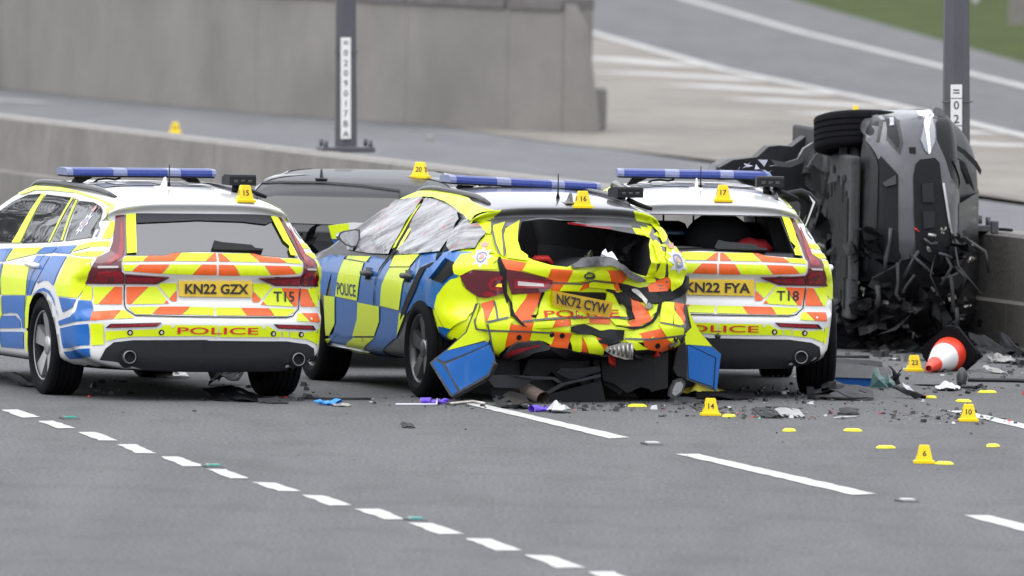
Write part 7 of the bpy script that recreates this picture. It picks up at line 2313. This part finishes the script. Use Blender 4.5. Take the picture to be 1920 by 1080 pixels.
# ------------------------------------------------------------------ litter of fragments nobody could count
def litter(name, zones, seed, mats_):
    rnd = random.Random(seed)
    V, F, FM = [], [], []
    for (x0, y0, x1, y1), n, s0, s1 in zones:
        for _ in range(n):
            cx = x0 + (x1 - x0) * rnd.random()
            cy = y0 + (y1 - y0) * rnd.random()
            if noise.noise(Vector((cx * 1.1, cy * .35, 4))) < rnd.uniform(-.35, .25):
                continue
            s = s0 + (s1 - s0) * rnd.random() ** 3
            a = rnd.uniform(0, 6.3)
            h = s * rnd.uniform(.15, .6)
            b = len(V)
            k = rnd.choice((3, 4, 4, 5))
            ring = [(s * rnd.uniform(.5, 1) * math.cos(a + 2 * math.pi * i / k), 1.6 * s * rnd.uniform(.5, 1) * math.sin(a + 2 * math.pi * i / k)) for i in range(k)]
            for z in (.002, .002 + h):
                q = 1 if z < .003 else rnd.uniform(.4, .9)
                V += [(cx + px * q, cy + py * q, z + (rnd.uniform(0, h * .4) if z > .003 else 0)) for px, py in ring]
            F.append(tuple(b + k + i for i in range(k)))
            m = rnd.choices(range(len(mats_)), (60, 22, 4, 2, 1, 5))[0]
            FM.append(m)
            for i in range(k):
                F.append((b + i, b + (i + 1) % k, b + k + (i + 1) % k, b + k + i))
                FM.append(m)
    o = mesh_obj(name, V, F, mats_, None, fmat=FM)
    o['kind'] = 'stuff'
    return o
LM = [M['wreck_black'], GP_, M['bag_white'], M['red_print'], M['glass_teal'], TM_]
litter('debris_litter', [((1.3, 103.2, 3.2, 109), 520, .006, .035), ((1.0, 103.4, 3.4, 105.3), 420, .006, .028), ((2.3, 108, 4.6, 115.5), 420, .008, .05), ((2.6, 113.5, 4.4, 116.8), 140, .02, .10),
                         ((-.6, 104.2, 1.4, 106), 260, .008, .04), ((-2.9, 104.9, -1.3, 107.5), 170, .008, .05), ((-2.2, 104.4, -.5, 106.5), 70, .006, .025),
                         ((-4, 96, 4, 104), 60, .006, .02), ((1.9, 106, 2.6, 112), 120, .01, .06)], 11, LM)

# far bits beyond the barrier: scraps, stone by the grass, marker post
for (x, y), s, lab in (((-1.323, 184.443), .055, 'white scrap at the foot of the retaining wall right of the slim post'), ((-0.965, 175.634), .05, 'small pale scrap on the far carriageway right of the slim post')):
    bm = bmesh.new()
    bmesh.ops.create_icosphere(bm, subdivisions=2, radius=s, matrix=Matrix.Translation((0, 0, s * .6)) @ Matrix.Diagonal((1.2, 1.5, .8, 1)))
    for v in bm.verts:
        v.co += Vector((1, 1, 1)) * s * .3 * noise.noise(v.co * 20)
    o = bm_obj('paper_scrap', bm, CONC_TOP, None, True)
    o.location = (x, y, -.02)
    tag(o, lab, 'litter')
x, y = (8.493, 262.517)
bm = bmesh.new()
add_box(bm, (0, 0, .35), (.3, .12, .9), bevel=.03)
o = bm_obj('marker_stone', bm, CONC)
o.location = (x, y, 0)
tag(o, 'pale upright stone in the grass at the top right corner', 'stone')
x, y = (8.339, 281.699)
bm = bmesh.new()
add_box(bm, (0, 0, .4), (.1, .08, .8), bevel=.02)
o = bm_obj('verge_post', bm, M['bag_white'])
o.location = (x, y, 0)
tag(o, 'small white post in the grass right of the thick lamp post', 'post')
x, y = (3.648, 116.975)
bm = bmesh.new()
add_box(bm, (0, 0, .05), (.06, .1, .1), bevel=.01)
o = bm_obj('barrier_bolt_block', bm, M['post'])
o.location = (x, y + .2, .85)
tag(o, 'small grey block on top of the barrier right of the overturned car', 'block')
q0, q1 = (3.649, 117.563), (3.786, 117.257)
rod('trim_strip', [(q0[0], q0[1] + .2, .872), (q1[0], q1[1] + .2, .872)], .014, M['rod'], 'dark strip lying on top of the barrier right of the overturned car', 'trim strip')

# ------------------------------------------------------------------ bare winter trees beyond the near verge (mirrored in the side windows)
M['bark'] = mat('winter_bark', (0.05, 0.042, 0.036), 0.9, vary=.4, vscale=8)
def bare_tree(x, y, h, seed, label):
    rnd = random.Random(seed)
    t = thing('bare_tree', label, 'tree', (x, y, -.05), 0, 'bare trees beyond the near verge')
    bt, bc = bmesh.new(), bmesh.new()
    def grow(p, d, l, r, lev):
        q = p + d * l
        m = (p + q) / 2 + Vector((rnd.uniform(-.1, .1), rnd.uniform(-.1, .1), 0)) * l
        add_tube(bt if lev == 0 else bc, [p, m, q], [r, r * .8, r * .6], 6 if lev < 2 else 4, cap=False)
        if lev >= 4:
            return
        for k in range(4 if lev < 3 else 3):
            a = rnd.uniform(0, 6.28)
            s = rnd.uniform(.35, .8)
            nd = (d + Vector((math.cos(a) * s, math.sin(a) * s, rnd.uniform(-.05, .3)))).normalized()
            grow(p.lerp(q, rnd.uniform(.55, 1)), nd, l * rnd.uniform(.55, .8), r * .5, lev + 1)
    grow(Vector((0, 0, 0)), Vector((0, 0, 1)), h * .36, h * .022, 0)
    bm_obj('trunk', bt, M['bark'], t, True)
    bm_obj('crown', bc, M['bark'], t, True)
for x, y, h, s, lab in ((-15, 132, 13, 1, 'tall bare tree mirrored in the T15 rear side window'), (-19.5, 141, 15, 2, 'bare tree behind the tall one on the left verge'), (-12.5, 126, 11, 3, 'smaller bare tree nearest the road on the left verge'),
                        (-25, 152, 16, 4, 'farthest bare tree on the left verge')):
    bare_tree(x, y, h, s, lab)
